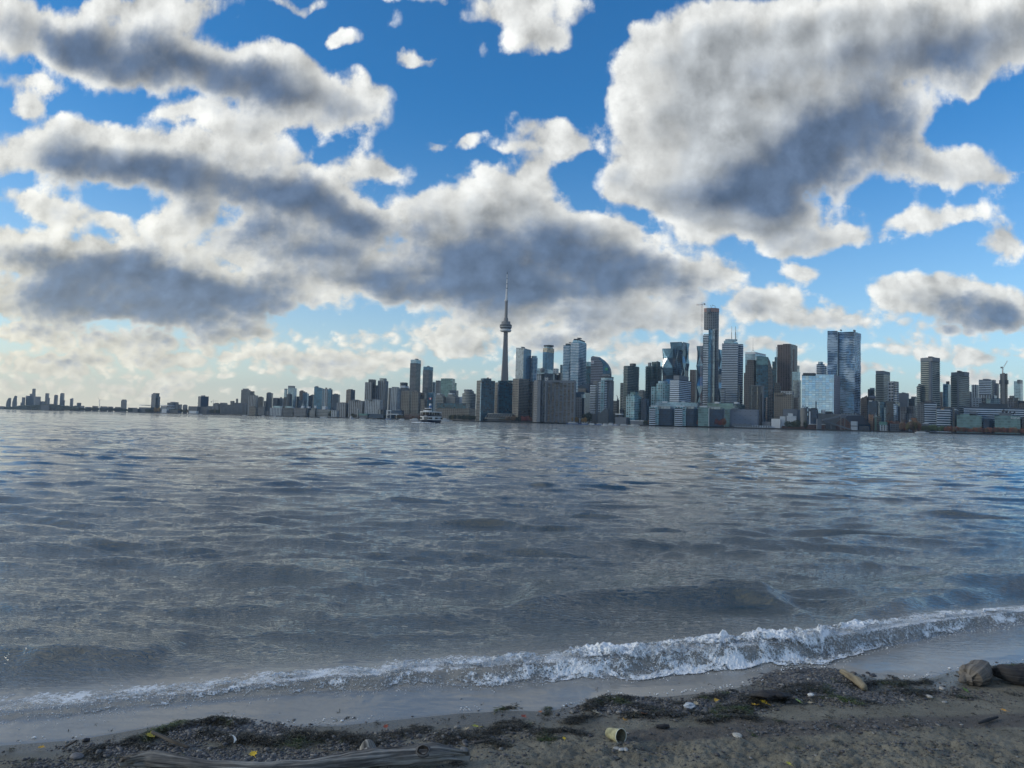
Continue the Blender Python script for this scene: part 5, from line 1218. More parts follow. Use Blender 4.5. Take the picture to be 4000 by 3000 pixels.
for p_ in (pts[0], pts[-1]): p_.z = 0
bk = [p_ + Vector((3, 12, 0)) for p_ in pts]
mb.face(pts, None, 0); mb.face(list(reversed(bk)), None, 0)
for i in range(6): mb.face([pts[i], bk[i], bk[(i + 1) % 6], pts[(i + 1) % 6]], None, 0)
mb.build("gable_front", M["concplain"], hb)
bld(4, 2240, "very wide grey concrete apartment block with striped window bays", [("block","greyblock",1235,1640,1658,905), ("west_block",("conc","greyblock"),1056,1110,1240,868,{"dd":-6,"t":1.5}), ("parapet","greyplain",1240,1640,1656,872,906), ("east_end","greyplain",1632,1650,1662,880,{"dd":-3}), ("stair_shaft","greyplain",1108,1150,1160,880,{"dd":-9,"t":.2}), ("stair_shaft","greyplain",1218,1235,1242,880,{"dd":-9,"t":.2}),
  ("roof_opening","darkplain",1320,1420,1432,893,905,{"dd":-3}), ("low_wing","beigegrid",1040,1060,1075,900,{"dd":14})], name="apartment_block", plant=False, t=.12)
bld(4, 2420, "dark blue glass block with pale gridded lower corner", [("block","navy",1655,1780,1862,1040), ("grid_front","conc",1652,1740,1782,1112,{"dd":-8,"t":.15}), ("bright_bay","pale",1738,1770,1796,1068,1120,{"dd":-9})], name="office_block", plant=False)
bld(4, 2560, "dark angular block rising behind the gridded one", [("block","navy",1690,1850,1908,915,{"slope":(950,912,905,912)}), ("band","tan",1695,1800,1866,985,1030,{"dd":-3})], name="office_block", plant=False)
# low lattice terraces by the water
D = 2285; q0 = P(X_(4, 335), Y_(4, 1420), D); q0.z = GZ; root = empty("terrace_building", q0)
block(root, q0, 4, D + 25, .1, "hall", "dk", 385, 740, 770, 1352)
def bar(r, x0, y0, x1, y1, D, rr, base): a, c = P(X_(r, x0), Y_(r, y0), D) - base, P(X_(r, x1), Y_(r, y1), D) - base; return [a, c], rr
for i in range(11):
    x = 345 + i * 36; mb = MB(); mb.tube(*bar(4, x, 1420, x + 45, 1348, D, .55, q0), 5); mb.build("sloping_beam", M["slabcream"], root)
mb = MB(); mb.tube(*bar(4, 390, 1347, 770, 1355, D, .9, q0), 5); mb.build("roof_beam", M["slabcream"], root)
mb = MB(); mb.tube(*bar(4, 345, 1412, 650, 1425, D - 2, .8, q0), 5); mb.build("roof_beam", M["slabcream"], root)
tag(root, "low stepped building with a slanting beige lattice of beams", "building")

# the great concrete tower
D = 2800
ax0 = P(1967.0, 1620, D); base = Vector((ax0.x, ax0.y, GZ)); root = empty("observation_tower", base)
def tz_(y): return P(1968, 1030 + y * .28355, D).z - GZ
pxm = D / FPX * .28355
cn_c = simple("tower_concrete", (.165, .165, .168), .8, .08, .02); cn_w = simple("radome_white", (.45, .47, .49), .5, .06, .05); cn_d = simple("pod_windows", (.03, .04, .05), .25, .2, .1); cn_s = simple("mast_steel", (.46, .47, .48), .5, .1, .05)
mb = MB(); n = 36; prev = None
for z_, r_ in ((0, 27.0), (40, 20.0), (tz_(1600), 55 * pxm), (tz_(1400), 45 * pxm), (tz_(1200), 38 * pxm), (tz_(1050), 33 * pxm), (tz_(930), 31 * pxm)):
    cur = [((r_ * (.80 + .20 * math.cos(3 * a + 1.2) + .05 * math.cos(6 * a + 2.4))) * math.cos(a), (r_ * (.80 + .20 * math.cos(3 * a + 1.2) + .05 * math.cos(6 * a + 2.4))) * math.sin(a), z_) for a in [2 * math.pi * k / n for k in range(n)]]
    if prev:
        for k in range(n): mb.face([prev[k], prev[(k + 1) % n], cur[(k + 1) % n], cur[k]], None, 0, True)
    prev = cur
mb.face(prev); mb.build("shaft", cn_c, root)
def ring_part(name, mat, prof): mb = MB(); mb.lathe([(r_ * pxm, tz_(y)) for r_, y in prof], 36); return mb.build(name, mat, root)
ring_part("radome", cn_w, [(30, 940), (68, 938), (76, 930), (79, 920), (77, 910), (70, 903), (40, 901)])
pod = ring_part("main_pod", cn_c, [(60, 903), (80, 888), (83, 862), (83, 846), (78, 838), (64, 834), (62, 812), (60, 798), (30, 794), (0, 794)])
for y0, y1, r_ in ((888, 878, 80.5), (870, 860, 83.8), (852, 846, 83.8)):
    mb = MB(); mb.lathe([(r_ * pxm - .5, tz_(y0)), (r_ * pxm + .2, tz_(y0)), ((r_ + 1.6) * pxm + .2, tz_(y1)), (r_ * pxm - .5, tz_(y1))], 36); mb.build("window_band", cn_d, pod)
mb = MB(); mb.lathe([(79 * pxm, tz_(879)), (82.5 * pxm, tz_(877)), (84.5 * pxm, tz_(871)), (80 * pxm, tz_(870))], 36); mb.build("balcony_band", cn_w, pod)
ring_part("pod_roof_drum", cn_c, [(31, 796), (31, 770), (28, 768), (28, 748), (20, 742), (0, 742)])
ring_part("upper_shaft", cn_c, [(21, 745), (20, 640), (19, 516)])
ring_part("sky_pod", cn_w, [(18, 520), (24, 516), (27, 508), (27, 498), (20, 490), (15, 486), (0, 486)])
ring_part("antenna_mast", cn_s, [(15, 490), (13.5, 420), (12, 345), (9, 343), (8, 280), (6, 277), (5.5, 205), (4, 203), (3.5, 140), (2.2, 112), (0, 108)])
for y, r_ in ((338, 14), (276, 10), (205, 7.5)): ring_part("mast_collar", cn_d, [(r_ - 4, y + 6), (r_, y + 5), (r_, y - 2), (r_ - 4, y - 3)])
ring_part("mast_tip", cn_d, [(4, 145), (4.4, 130), (2.6, 112), (0, 107)])
tag(root, "slender concrete observation tower with a ring pod and needle mast", "tower")
# ------------------------------------------------------------------ downtown and the east
bld(5, 2500, "cream balconied slab half hidden behind the dark green condo", [("tower","L_creamglass",455,495,515,795)], plant=False)
bld(5, 2380, "dark green condo tower with balcony ledges and dark cap", [("tower","L_green",503,560,724,548), ("cap","darkplain",590,640,680,514,549)], t=1.1, plant=False)
bld(5, 2420, "slender dark green glass condo with a two step crown", [("tower",("dkgreen","dkgreen"),820,905,978,552), ("balcony_edge","L_green",820,830,852,560,{"dd":-1,"t":1}), ("upper_tower","dkgreen",905,990,1032,490,{"dd":8}), ("rear_wing","L_green",960,1020,1053,555,{"dd":12}), ("crown","plain",852,880,900,502,553), ("rooftop_plant","plain",975,992,1004,481,492)], t=.8, plant=False)
bld(5, 2240, "pale aqua mid rise with a rounded stepped roof", [("tower","aqua",540,660,760,990,{"t":.5}), ("crown","aqua",562,650,735,962,992), ("rooftop_plant","greengl",596,660,720,922,964)], plant=False)
bld(5, 2255, "dark navy wing beside the pale aqua mid rise", [("tower","navy",755,830,872,1020)], plant=False)
bld(5, 2550, "cream banded block seen in the gap between green condos", [("block","L_cream",722,780,820,906)], name="apartment_block")
bld(5, 2330, "beige wedge shaped block just right of the hotel", [("block",("L_cream"),350,402,410,1052), ("side_wall","tan",404,410,441,1038,{"dd":1,"t":.6})], name="office_block", plant=False)
bld(5, 2300, "low navy block between the beige wedge and green condo", [("block","navy",443,490,510,1175)], name="office_block", plant=False)
bld(5, 2330, "aqua glass mid rise against the quilted towers", [("tower","aqua",975,1075,1170,805,{"kind":"cyl","ry":.5}), ("crown","pale",1000,1070,1140,772,806,{"kind":"cyl","ry":.5,"dd":6}), ("side_wing","aqua",900,960,985,850,{"dd":5})], plant=False)
bld(5, 2280, "white banded mid rise with a grey penthouse and chamfered corner", [("tower","L_banded",1172,1298,1470,748), ("penthouse","greyplain",1220,1300,1440,688,749)], t=.55, name="office_tower", plant=False)
bld(5, 2800, "plain brown slab behind the crane tower", [("tower","brownlit",1455,1540,1560,606)], name="office_tower", plant=False)
# quilted glass towers: folded facets
def quilt(D, x0, xc, x1, yt, label, flip=0, yb=1090, nd=4):
    base = P(X_(5, xc), Y_(5, yt), D); base.z = GZ; root = empty("office_tower", base)
    pts, z1 = proj_rect(X_(5, x0), X_(5, xc), X_(5, x1), Y_(5, yt), D, .5); pts = [p_ - Vector((base.x, base.y)) for p_ in pts]; H = z1 - GZ
    ctr = sum(pts, Vector((0, 0))) / 4
    for i in range(4):
        a, c = pts[i], pts[(i + 1) % 4]; nrm = Vector(((c - a).y, -(c - a).x)).normalized()
        if nrm.dot((a + c) / 2 - ctr) < 0: nrm = -nrm
        mb = MB(); L = (c - a).length; nb_ = max(1, round(L / 34)); hh = H / nd
        def pt(u_, z_, off=0.0): q = a.lerp(c, u_) + nrm * off; return (q.x, q.y, z_)
        for k in range(nb_):
            for j in range(nd):
                ul, ur, um = k / nb_, (k + 1) / nb_, (k + .5) / nb_; zb_, zt_ = j * hh, (j + 1) * hh; zm = (zb_ + zt_) / 2
                o_, i_ = 2.6, -2.6
                A, B_, C_, Dd = pt(ul, zb_, o_), pt(ur, zb_, o_), pt(ur, zt_, o_), pt(ul, zt_, o_); E = pt(um, zm, i_ if (j + k + flip) % 2 else o_); Lm, Rm = pt(ul, zm, i_), pt(ur, zm, i_)
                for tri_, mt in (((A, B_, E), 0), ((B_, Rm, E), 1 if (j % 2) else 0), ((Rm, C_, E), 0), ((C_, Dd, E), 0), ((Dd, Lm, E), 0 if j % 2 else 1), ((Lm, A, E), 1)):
                    mb.face(tri_, [((p_[0] + p_[1]), p_[2]) for p_ in tri_], mt)
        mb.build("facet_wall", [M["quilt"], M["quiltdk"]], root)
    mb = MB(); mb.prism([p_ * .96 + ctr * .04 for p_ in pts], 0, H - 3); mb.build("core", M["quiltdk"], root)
    tag(root, label, "building"); return root
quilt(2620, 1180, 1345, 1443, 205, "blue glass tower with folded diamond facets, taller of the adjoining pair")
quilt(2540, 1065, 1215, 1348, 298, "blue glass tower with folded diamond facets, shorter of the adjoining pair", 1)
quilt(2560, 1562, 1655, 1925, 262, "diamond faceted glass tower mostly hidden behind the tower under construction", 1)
# supertall under construction
D = 2380
st = bld(6, D, "tallest tower, bare concrete top still under construction above blue glass", [("tower",("L_white"),148,200,208,470), ("glass_front","blue",205,236,252,408,{"dd":-3,"t":.25}), ("glass_front","silver",250,278,283,408,{"dd":1,"t":.3}), ("dark_bay","navy",236,252,258,600,{"dd":-5,"t":.2}), ("concrete_side","grey",281,300,326,400,{"dd":6,"t":.7}),
  ("concrete_top","conc",151,235,327,210,412,{"kind":"cyl","dd":30,"ry":.7}), ("formwork","wood",152,240,329,168,212,{"kind":"cyl","dd":30,"ry":.72}), ("formwork_panel","greyplain",183,215,242,160,208,{"dd":1}), ("base_block","dk",140,160,175,480,{"dd":4})], t=.35, name="skyscraper", plant=False)
q0 = st.location
mb = MB()
for pl in (((225, 125), (240, 160), (249, 125)), ((250, 125), (283, 140), (283, 162))):
    mb.tube([P(X_(6, x), Y_(6, y), D + 30) - q0 for x, y in pl], .7, 5)
mb.build("placing_boom", M["steel"], st)
def lattice(mb, a, c, w, n, rr=.16):
    a, c = Vector(a), Vector(c); d = (c - a).normalized(); s = d.cross(Vector((0, 1, 0)) if abs(d.y) < .9 else Vector((1, 0, 0))).normalized() * w / 2; u_ = d.cross(s).normalized() * w / 2
    cs = [s + u_, s - u_, -s - u_, -s + u_]
    for k in cs: mb.tube([a + k, c + k], rr, 4)
    for i in range(n):
        p0, p1 = a.lerp(c, i / n), a.lerp(c, (i + 1) / n)
        for k in range(4): mb.tube([p0 + cs[k], p1 + cs[(k + 1) % 4]], rr * .7, 3, cap=False)
def crane(r, D, xb, yb, xt, yt, jib, counter, label, mat="cranered", w=2.4, luff=False, zfoot=None):
    b_ = P(X_(r, xb), Y_(r, yb), D); t_ = P(X_(r, xt), Y_(r, yt), D); b_.x = t_.x
    if zfoot is not None: b_.z = zfoot
    root = empty("tower_crane", b_)
    mb = MB(); lattice(mb, (0, 0, 0), t_ - b_, w, 26); mb.build("mast", M[mat], root)
    j = P(X_(r, jib[0]), Y_(r, jib[1]), D) - b_; mb = MB(); lattice(mb, t_ - b_, j, w * .7, 14, .14); mb.build("jib", M[mat], root)
    c_ = P(X_(r, counter[0]), Y_(r, counter[1]), D) - b_; mb = MB(); lattice(mb, t_ - b_, c_, w * .7, 6, .14); mb.build("counter_jib", M[mat], root)
    mb = MB(); mb.box(c_.x - 2, c_.x + 2, -1.5, 1.5, c_.z - 4.5, c_.z - .3); mb.build("counterweight", M["steel"], root)
    top = (t_ - b_) + Vector((0, 0, 7)); mb = MB(); mb.tube([t_ - b_, top], .4, 4); mb.tube([top, j.lerp(t_ - b_, .3)], .14, 3); mb.tube([top, c_], .14, 3); mb.build("tie_bar", M["steel"], root)
    mb = MB(); mb.box(t_.x - b_.x - 1.3, t_.x - b_.x + 1.3, -2.6, -1.2, t_.z - b_.z - 2.6, t_.z - b_.z); mb.build("cab", M["whiteplain"], root)
    return tag(root, label, "crane")
crane(6, D + 10, 120, 605, 128, 118, (62, 124), (158, 106), "tall red and white tower crane tied to the concrete topped tower", w=4.2, zfoot=GZ)
mb_root = bpy.context.scene.objects
bld(6, 2480, "white balconied tower with a glass vaulted top and two masts", [("tower","L_office",363,550,556,578,{"t":.25}), ("side_wing","L_office",550,596,614,585,{"dd":8,"t":.8}), ("glass_crown","pale",384,500,552,545,579,{"t":.3}), ("dome","pale",400,480,545,530,548,{"kind":"cyl","ry":.4,"dd":20}), ("dark_slot","navy",549,566,584,1075,{"dd":-4,"t":.4}), ("white_annex","L_stripe",350,392,404,1112,{"dd":-12})], name="office_tower", plant=False)
o = bpy.data.objects
wt = [x for x in COL.objects if x.get("label", "").startswith("white balconied tower with a glass")][0]
for x, yt_, rr in ((476, 378, 1.0), (521, 378, 1.3), (538, 420, .6)):
    a, c = P(X_(6, x), Y_(6, 548), 2500) - wt.location, P(X_(6, x), Y_(6, yt_), 2500) - wt.location; mb = MB(); mb.tube([(a.x, a.y, a.z), (a.x, a.y, a.z + (c.z - a.z) * .6)], rr, 6); mb.tube([(a.x, a.y, a.z + (c.z - a.z) * .58), (a.x, a.y, c.z)], rr * .5, 6); mb.build("antenna", M["steel"], wt)
gb = bld(6, 2650, "pale glass box tower with a white top band and tripod spire", [("tower","pale",637,755,879,700), ("top_band","whiteplain",636,755,880,678,702)], t=.5, name="office_tower", plant=False)
pk = P(X_(6, 728), Y_(6, 655), 2665) - gb.location; tp = P(X_(6, 728), Y_(6, 515), 2665) - gb.location; mb = MB()
for x in (712, 745): mb.tube([P(X_(6, x), Y_(6, 680), 2660) - gb.location, pk], .6, 5)
mb.tube([pk, (pk.x, pk.y, tp.z)], [.7, .25], 5); mb.build("spire", M["steel"], gb)
bld(6, 2420, "brown stone office with three stepped setbacks", [("tower","brownstep",620,740,772,925), ("upper_step","brownstep",640,742,770,832,926), ("top_step","brownstep",657,740,769,770,834)], name="office_tower", plant=False)
# curved-edge teal tower
D = 2400; base = P(X_(6, 860), Y_(6, 1000), D); base.z = GZ; root = empty("office_tower", base)
extr(6, [(770, 1440), (770, 728), (820, 728), (905, 738), (930, 790), (950, 860), (964, 950), (972, 1100), (972, 1440)], D, 40, [M["teal"], M["aqua"]], "tower", root, base, 0.0)
extr(6, [(912, 1440), (905, 760), (922, 775), (944, 860), (958, 950), (966, 1100), (966, 1440)], D - 2.0, 1.6, [M["beigegrid"]], "balcony_strip", root, base, 0.0)
extr(6, [(775, 830), (775, 735), (820, 735), (898, 745), (915, 790), (922, 830)], D - 1.6, 1.2, [M["greengl"]], "glass_crown", root, base)
tag(root, "teal glass tower whose right-hand edge bends inward to its top", "building")
bld(6, 2190, "dark narrow tower with two bright vertical zigzag strips", [("tower","dk",686,820,858,1080), ("bright_strip","cream",712,716,722,1085,{"dd":-2,"t":.2}), ("bright_strip","cream",775,782,790,1085,{"dd":-2,"t":.2}), ("roof_slab","greyplain",700,825,860,1072,1082), ("side_shaft","greyplain",838,850,862,1078,{"dd":-1})], name="office_tower", plant=False)
bld(6, 2160, "tall plain grey brick chimney stack", [("shaft","brownstep",879,895,905,1215), ("cap","plain",879,895,905,1210,1217)], name="chimney", cat="chimney", t=.8, plant=False)
bld(6, 2600, "dark teal slab with a thin stepped spire", [("tower","teal",955,1005,1018,790), ("upper_step","teal",983,1006,1016,738,791), ("spire","steel",1001,1004,1007,618,740,{"dd":9})], name="office_tower", plant=False)
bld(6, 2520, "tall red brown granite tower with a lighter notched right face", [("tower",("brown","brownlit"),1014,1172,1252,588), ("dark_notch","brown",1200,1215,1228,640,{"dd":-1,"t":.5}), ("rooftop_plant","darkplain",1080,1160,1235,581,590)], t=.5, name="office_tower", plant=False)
bld(6, 2480, "pale glass tower standing before the brown granite one", [("tower","pale",1188,1262,1285,912), ("rear_wing","silver",1250,1268,1277,838,{"dd":20}), ("low_wing","silver",1195,1280,1297,1010,{"dd":-8})], name="office_tower", plant=False)
bld(6, 2420, "old tan stone bank with a stepped crown", [("tower","tan",978,1040,1062,1075), ("crown","tan",990,1035,1050,1040,1076)], name="office_tower", plant=False)
bld(6, 2280, "wide tan brick office with rows of small windows", [("block","tan",975,1180,1207,1180), ("upper_storey","tan",978,1080,1115,1158,1181)], name="office_block", plant=False)
bld(6, 2330, "white panelled office peeping over the tan brick one", [("block","white",1058,1190,1210,1140), ("east_wing","conc",1205,1260,1282,1215)], name="office_block", plant=False)
# waterfront offices
D = 2110
bld(5, D + 60, "long pale glass atrium roof over the waterfront offices", [("atrium","pale",962,1560,1580,1080), ("rooftop_plant","whiteplain",1060,1130,1165,1060,1081), ("rooftop_plant","whiteplain",1335,1380,1420,1062,1081)], name="glass_atrium", plant=False, t=.05)
for i, (x0, xm, x1, yt, lb, mt) in enumerate(((872, 1018, 1236, 1142, "white glass waterfront block with a dark right-hand half, first in the row", "pale"), (1236, 1408, 1576, 1142, "white glass waterfront block with a dark right-hand half, second in the row", "pale"), (1576, 1735, 1952, 1148, "pale green waterfront block with a dark right-hand half, third in the row", "greengl"))):
    bld(5, D - 30 * i, lb, [("glass_block", "aqua" if mt == "pale" else "greengl", x0, xm - 8, xm, yt), ("white_frame", "L_stripe", x0 + 4, xm - 60, xm - 40, yt + 18, {"dd": -4, "t": .05}) if mt == "pale" else ("white_frame", "whiteplain", xm - 10, xm - 2, xm + 2, yt + 8, {"dd": -3}), ("dark_block", "navy", xm, x1 - 10, x1, yt + 28, {"dd": 6}), ("roof_terrace", "silver", xm - 20, x1 - 60, x1 - 20, yt - 10, yt + 30, {"dd": 12}), ("upper_storey", "whiteplain", x0 + 20, xm - 30, xm - 10, yt - 20, yt + 2, {"dd": 10})], name="office_block", plant=False, t=.08)
bld(5, 2075, "pale glass strip fronting a large blank grey wall with tiny slots", [("blank_wall","pinhole",2036,2430,2452,1172,{"slope":(1170,1182,1186,1172)}), ("glass_strip","greengl",1950,2030,2040,1178,{"dd":-2}), ("white_edge","whiteplain",1950,1954,1958,1178,{"dd":-3}), ("roof_plant","greyplain",2050,2150,2200,1162,1176)], name="theatre_block", plant=False, t=.12)
bld(5, 2170, "long low green glass building behind the blank grey wall", [("block","greengl",1705,2080,2250,1088,{"t":.3}), ("rooftop_plant","whiteplain",1810,1870,1895,1068,1089), ("rooftop_plant","whiteplain",2090,2140,2175,1072,1092)], name="office_block", plant=False)
bld(6, 2040, "long low white shed with a row of windows on the quay", [("shed","whiterib",512,940,970,1548), ("roof","greyplain",478,700,742,1528,1550)], name="quay_shed", plant=False, t=.05)
bld(6, 2075, "grey flat roofed shed behind the long white one", [("shed","greyplain",840,930,948,1502)], name="quay_shed", plant=False)
# sugar refinery and its yard
bld(6, 2070, "white industrial block with stacked smaller boxes", [("block","greyplain",1082,1250,1290,1352), ("front_block","whiteplain",1124,1235,1256,1432,{"dd":-14}), ("mid_box","whiteplain",1140,1195,1212,1402,1440,{"dd":-15}), ("side_block","whiteplain",1046,1110,1130,1438,{"dd":-8})], name="factory_block", plant=False, t=.1)
bld(6, 2050, "low white shed left of the stacked industrial boxes", [("shed","whiteplain",944,1050,1064,1466)], name="factory_block", plant=False)
bld(6, 2060, "large round grey storage silo", [("drum","concplain",1285,1325,1366,1350,{"kind":"cyl"}), ("roof","greyplain",1290,1325,1362,1335,1352,{"kind":"cyl","dd":1})], name="storage_silo", cat="silo", plant=False)
bld(6, 2030, "small red brick quay building under the dark tree", [("block","brick",1070,1350,1380,1556)], name="quay_shed", plant=False, t=.05)
bld(7, 2010, "low red brick quay shed with a pale parapet", [("shed","brick",182,430,446,1446), ("parapet","whiteplain",182,430,444,1438,1448)], name="quay_shed", plant=False, t=.05)
bld(7, 2045, "navy metal clad factory wing beside the round silo", [("wing","navy",200,320,338,1225,{"slope":(1212,1232,1235,1215)}), ("white_stair","whiteplain",216,226,238,1260,{"dd":-2}), ("rooftop_plant","darkplain",240,300,330,1212,1235)], name="factory_block", plant=False)
bld(7, 2055, "light grey factory block with a conveyor climbing across it", [("block","concplain",336,640,660,1298), ("rooftop_plant","darkplain",440,520,548,1262,1300), ("roof_dome","whiteplain",382,408,435,1240,1300,{"kind":"cyl","dd":12}), ("flue","darkplain",303,312,318,1122,1300)], name="factory_block", plant=False, t=.05)
root = empty("raw_sugar_shed", P(X_(7, 720), Y_(7, 1500), 2030)); base = root.location; base.z = GZ
def shed(D0):
    mb = MB(); A = [P(X_(7, x), Y_(7, y), D0) - base for x, y in ((585, 1430), (690, 1330), (785, 1430))]; z0 = 0
    B_ = [P(X_(7, x), Y_(7, y), D0 + 55) - base for x, y in ((990, 1430), (945, 1318), (1075, 1450))]
    A0, A2, B2 = Vector((A[0].x, A[0].y, 0)), Vector((A[2].x, A[2].y, 0)), Vector((B_[2].x, B_[2].y, 0))
    mb.face([A0, A2, A[2], A[1], A[0]], None, 0); w_ = mb.build("gable_wall", M["brick"], root)
    mb = MB(); th = Vector((0, 0, 1.0)); off = Vector((0, -1.5, 0))
    e0, e1, e2, e3 = A[1] + off + th, B_[1] + th, B_[2] + th, A[2] + off + th
    mb.face([e0, e1, e2, e3]); mb.face([e0 - th, e3 - th, e2 - th, e1 - th])
    for a, c in ((e0, e1), (e1, e2), (e2, e3), (e3, e0)): mb.face([a, c, c - th, a - th])
    mb.build("roof", M["roofdk"], root)
    mb = MB(); mb.face([A2, B2, B_[2], A[2]]); bb = B2 + Vector((0, 1, 0)); mb.face([A2 + Vector((0, 1, 0)), A[2] + Vector((0, 1, 0)), B_[2] + Vector((0, 1, 0)), bb]); mb.build("side_wall", M["navy"], root)
shed(2030)
tag(root, "big sugar shed with a black pitched roof and brick gable", "industrial shed")
bld(7, 2000, "square white hopper tower on the quay", [("tower","whiteplain",789,872,887,1398), ("band","darkplain",790,872,886,1458,1464,{"dd":-1})], name="hopper_tower", plant=False, t=.1)
root = empty("conveyor", P(X_(7, 560), Y_(7, 1500), 1995)); root.location.z = GZ; base = root.location
def gallery(x0, y0, x1, y1, D0, w, name):
    a, c = P(X_(7, x0), Y_(7, y0), D0) - base, P(X_(7, x1), Y_(7, y1), D0) - base; mb = MB(); h = Vector((0, 0, w)); dpt = Vector((0, 3.5, 0))
    for s0, s1, s2, s3 in ((a, c, c + h, a + h), (a + dpt, a + h + dpt, c + h + dpt, c + dpt), (a, a + dpt, c + dpt, c), (a + h, c + h, c + h + dpt, a + h + dpt), (a, a + h, a + h + dpt, a + dpt), (c, c + dpt, c + h + dpt, c + h)): mb.face([s0, s1, s2, s3])
    mb.build(name, M["greyplain"], root)
gallery(375, 1385, 800, 1525, 1996, 4.2, "gallery"); gallery(400, 1395, 700, 1325, 1992, 4.2, "gallery")
for x, y in ((372, 1362), (520, 1420), (655, 1340), (708, 1330)):
    a = P(X_(7, x), Y_(7, y), 1998) - base; mb = MB(); mb.box(a.x - .7, a.x + .7, a.y, a.y + 2, 0, a.z); mb.build("trestle_leg", M["steel"], root)
mb = MB(); a = P(X_(7, 355), Y_(7, 1362), 1995) - base; mb.box(a.x - 5, a.x + 6, a.y + .2, a.y + 8, 0, a.z); mb.build("transfer_house", M["greyplain"], root)
mb = MB(); a = P(X_(7, 682), Y_(7, 1305), 1990) - base; mb.box(a.x - 6, a.x + 8, a.y + .2, a.y + 7, a.z - 9, a.z); mb.build("transfer_house", M["greyplain"], root)
tag(root, "grey zigzag conveyor galleries rising over the refinery yard", "conveyor")
# blue cube, wavy twin slab and what stands behind
bld(7, 2240, "large blue mirror glass office cube with a pinkish grey right wall", [("block",("mirror","pinkmirror"),114,555,652,754), ("rooftop_plant","darkplain",128,290,310,730,756), ("roof_mast","steel",555,557,559,752,800)], name="office_block", plant=False, t=.28)
bld(7, 2480, "slim rounded glass tower behind the blue cube", [("tower","L_office",320,380,425,612,{"kind":"cyl"}), ("side_wing","L_office",415,445,462,635,{"dd":16}), ("crown","pale",340,375,405,578,613,{"kind":"cyl","dd":4})], plant=False)
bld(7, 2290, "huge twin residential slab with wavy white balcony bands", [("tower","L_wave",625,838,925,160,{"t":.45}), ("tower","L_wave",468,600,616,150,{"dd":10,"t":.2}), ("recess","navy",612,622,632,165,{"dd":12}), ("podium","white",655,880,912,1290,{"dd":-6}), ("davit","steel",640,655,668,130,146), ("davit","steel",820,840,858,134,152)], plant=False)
bld(7, 2420, "brown office with a steep pitched roof right of the wavy slab", [("block","brownstep",925,1010,1032,1085,{"slope":(1085,1040,1080,1060)}), ("side_block","brownstep",1030,1120,1152,1060,{"slope":(1060,1085,1040,1040),"dd":4})], name="office_block", plant=False)
bld(7, 2550, "small dark glass block with a pale frame above the pitched roofs", [("block","dk",1023,1110,1126,955), ("frame","pale",1050,1115,1126,936,958)], name="office_block", plant=False)
bld(7, 2360, "cream banded residential tower with a grey mechanical crown", [("tower","L_creamglass",1132,1240,1328,745), ("crown","greyplain",1133,1240,1331,700,747)], t=.4, plant=False)
M["maze"] = S("black_white_maze", glass=(.035,.04,.045), wall=(.52,.53,.53), slab=.44, mull=.30, fh=6.2, bw=5.5, var=1.0)
bld(7, 2300, "black and white maze patterned apartment tower", [("tower",("maze"),1300,1375,1447,845,{"t":.9}), ("side_balconies","L_white",1380,1420,1449,848,{"dd":-1,"t":.5})], plant=False)
bld(7, 2180, "dark navy office block with a pale roof light", [("block","navy",1020,1150,1192,1118), ("roof_light","whiteplain",1040,1080,1096,1110,1120), ("east_wing","blue",1190,1250,1272,1130,{"dd":6})], name="office_block", plant=False)
bld(7, 2160, "dark glass mid rise with bright broken balcony strips", [("block","dk",1270,1400,1462,1122), ("bright_strip","L_wave",1385,1410,1432,1150,{"dd":-3}), ("pale_fin","pale",1254,1264,1272,1210,{"dd":-4})], name="apartment_block", plant=False)
bld(7, 2500, "plain grey concrete office slab right of the maze tower", [("tower","greyplain",1446,1570,1590,1008), ("rooftop_plant","greyplain",1490,1520,1545,998,1009)], name="office_tower", plant=False)
bld(7, 2300, "small dark stepped block between grey slab and striped tower", [("block","dk",1590,1670,1705,1085), ("upper_step","grey",1620,1680,1705,1055,1086)], name="office_block", plant=False)
bld(7, 2230, "low grey office pavilion on the right-hand quay road", [("block","conc",1470,1560,1590,1200), ("wing","grey",1585,1650,1700,1185)], name="office_block", plant=False)
bld(7, 2120, "low beige warehouse with banded windows", [("block","grey",1530,1640,1668,1290), ("upper_step","conc",1470,1540,1560,1275)], name="warehouse", plant=False)
bld(7, 2080, "orange clad warehouse behind the sugar shed", [("block","orange",1032,1095,1112,1302), ("wing","tan",1110,1170,1205,1330,{"dd":3})], name="warehouse", plant=False)
bld(7, 1960, "low white quay pavilion with a green sloping roof", [("hall","whiterib",1190,1300,1330,1450), ("roof","copper",1180,1280,1332,1405,1452), ("wing","grey",1328,1460,1535,1432)], name="quay_pavilion", plant=False, t=.1)
bld(7, 2040, "brick warehouse with a stepped front among low roofs", [("block","orange",1620,1690,1708,1350), ("wing","brick",1500,1590,1625,1390)], name="warehouse", plant=False)
crane(7, 1985, 1128, 1410, 1132, 1318, (1190, 1345), (1112, 1325), "small green dockside crane by the sugar shed", "copper", 2.0, zfoot=GZ)
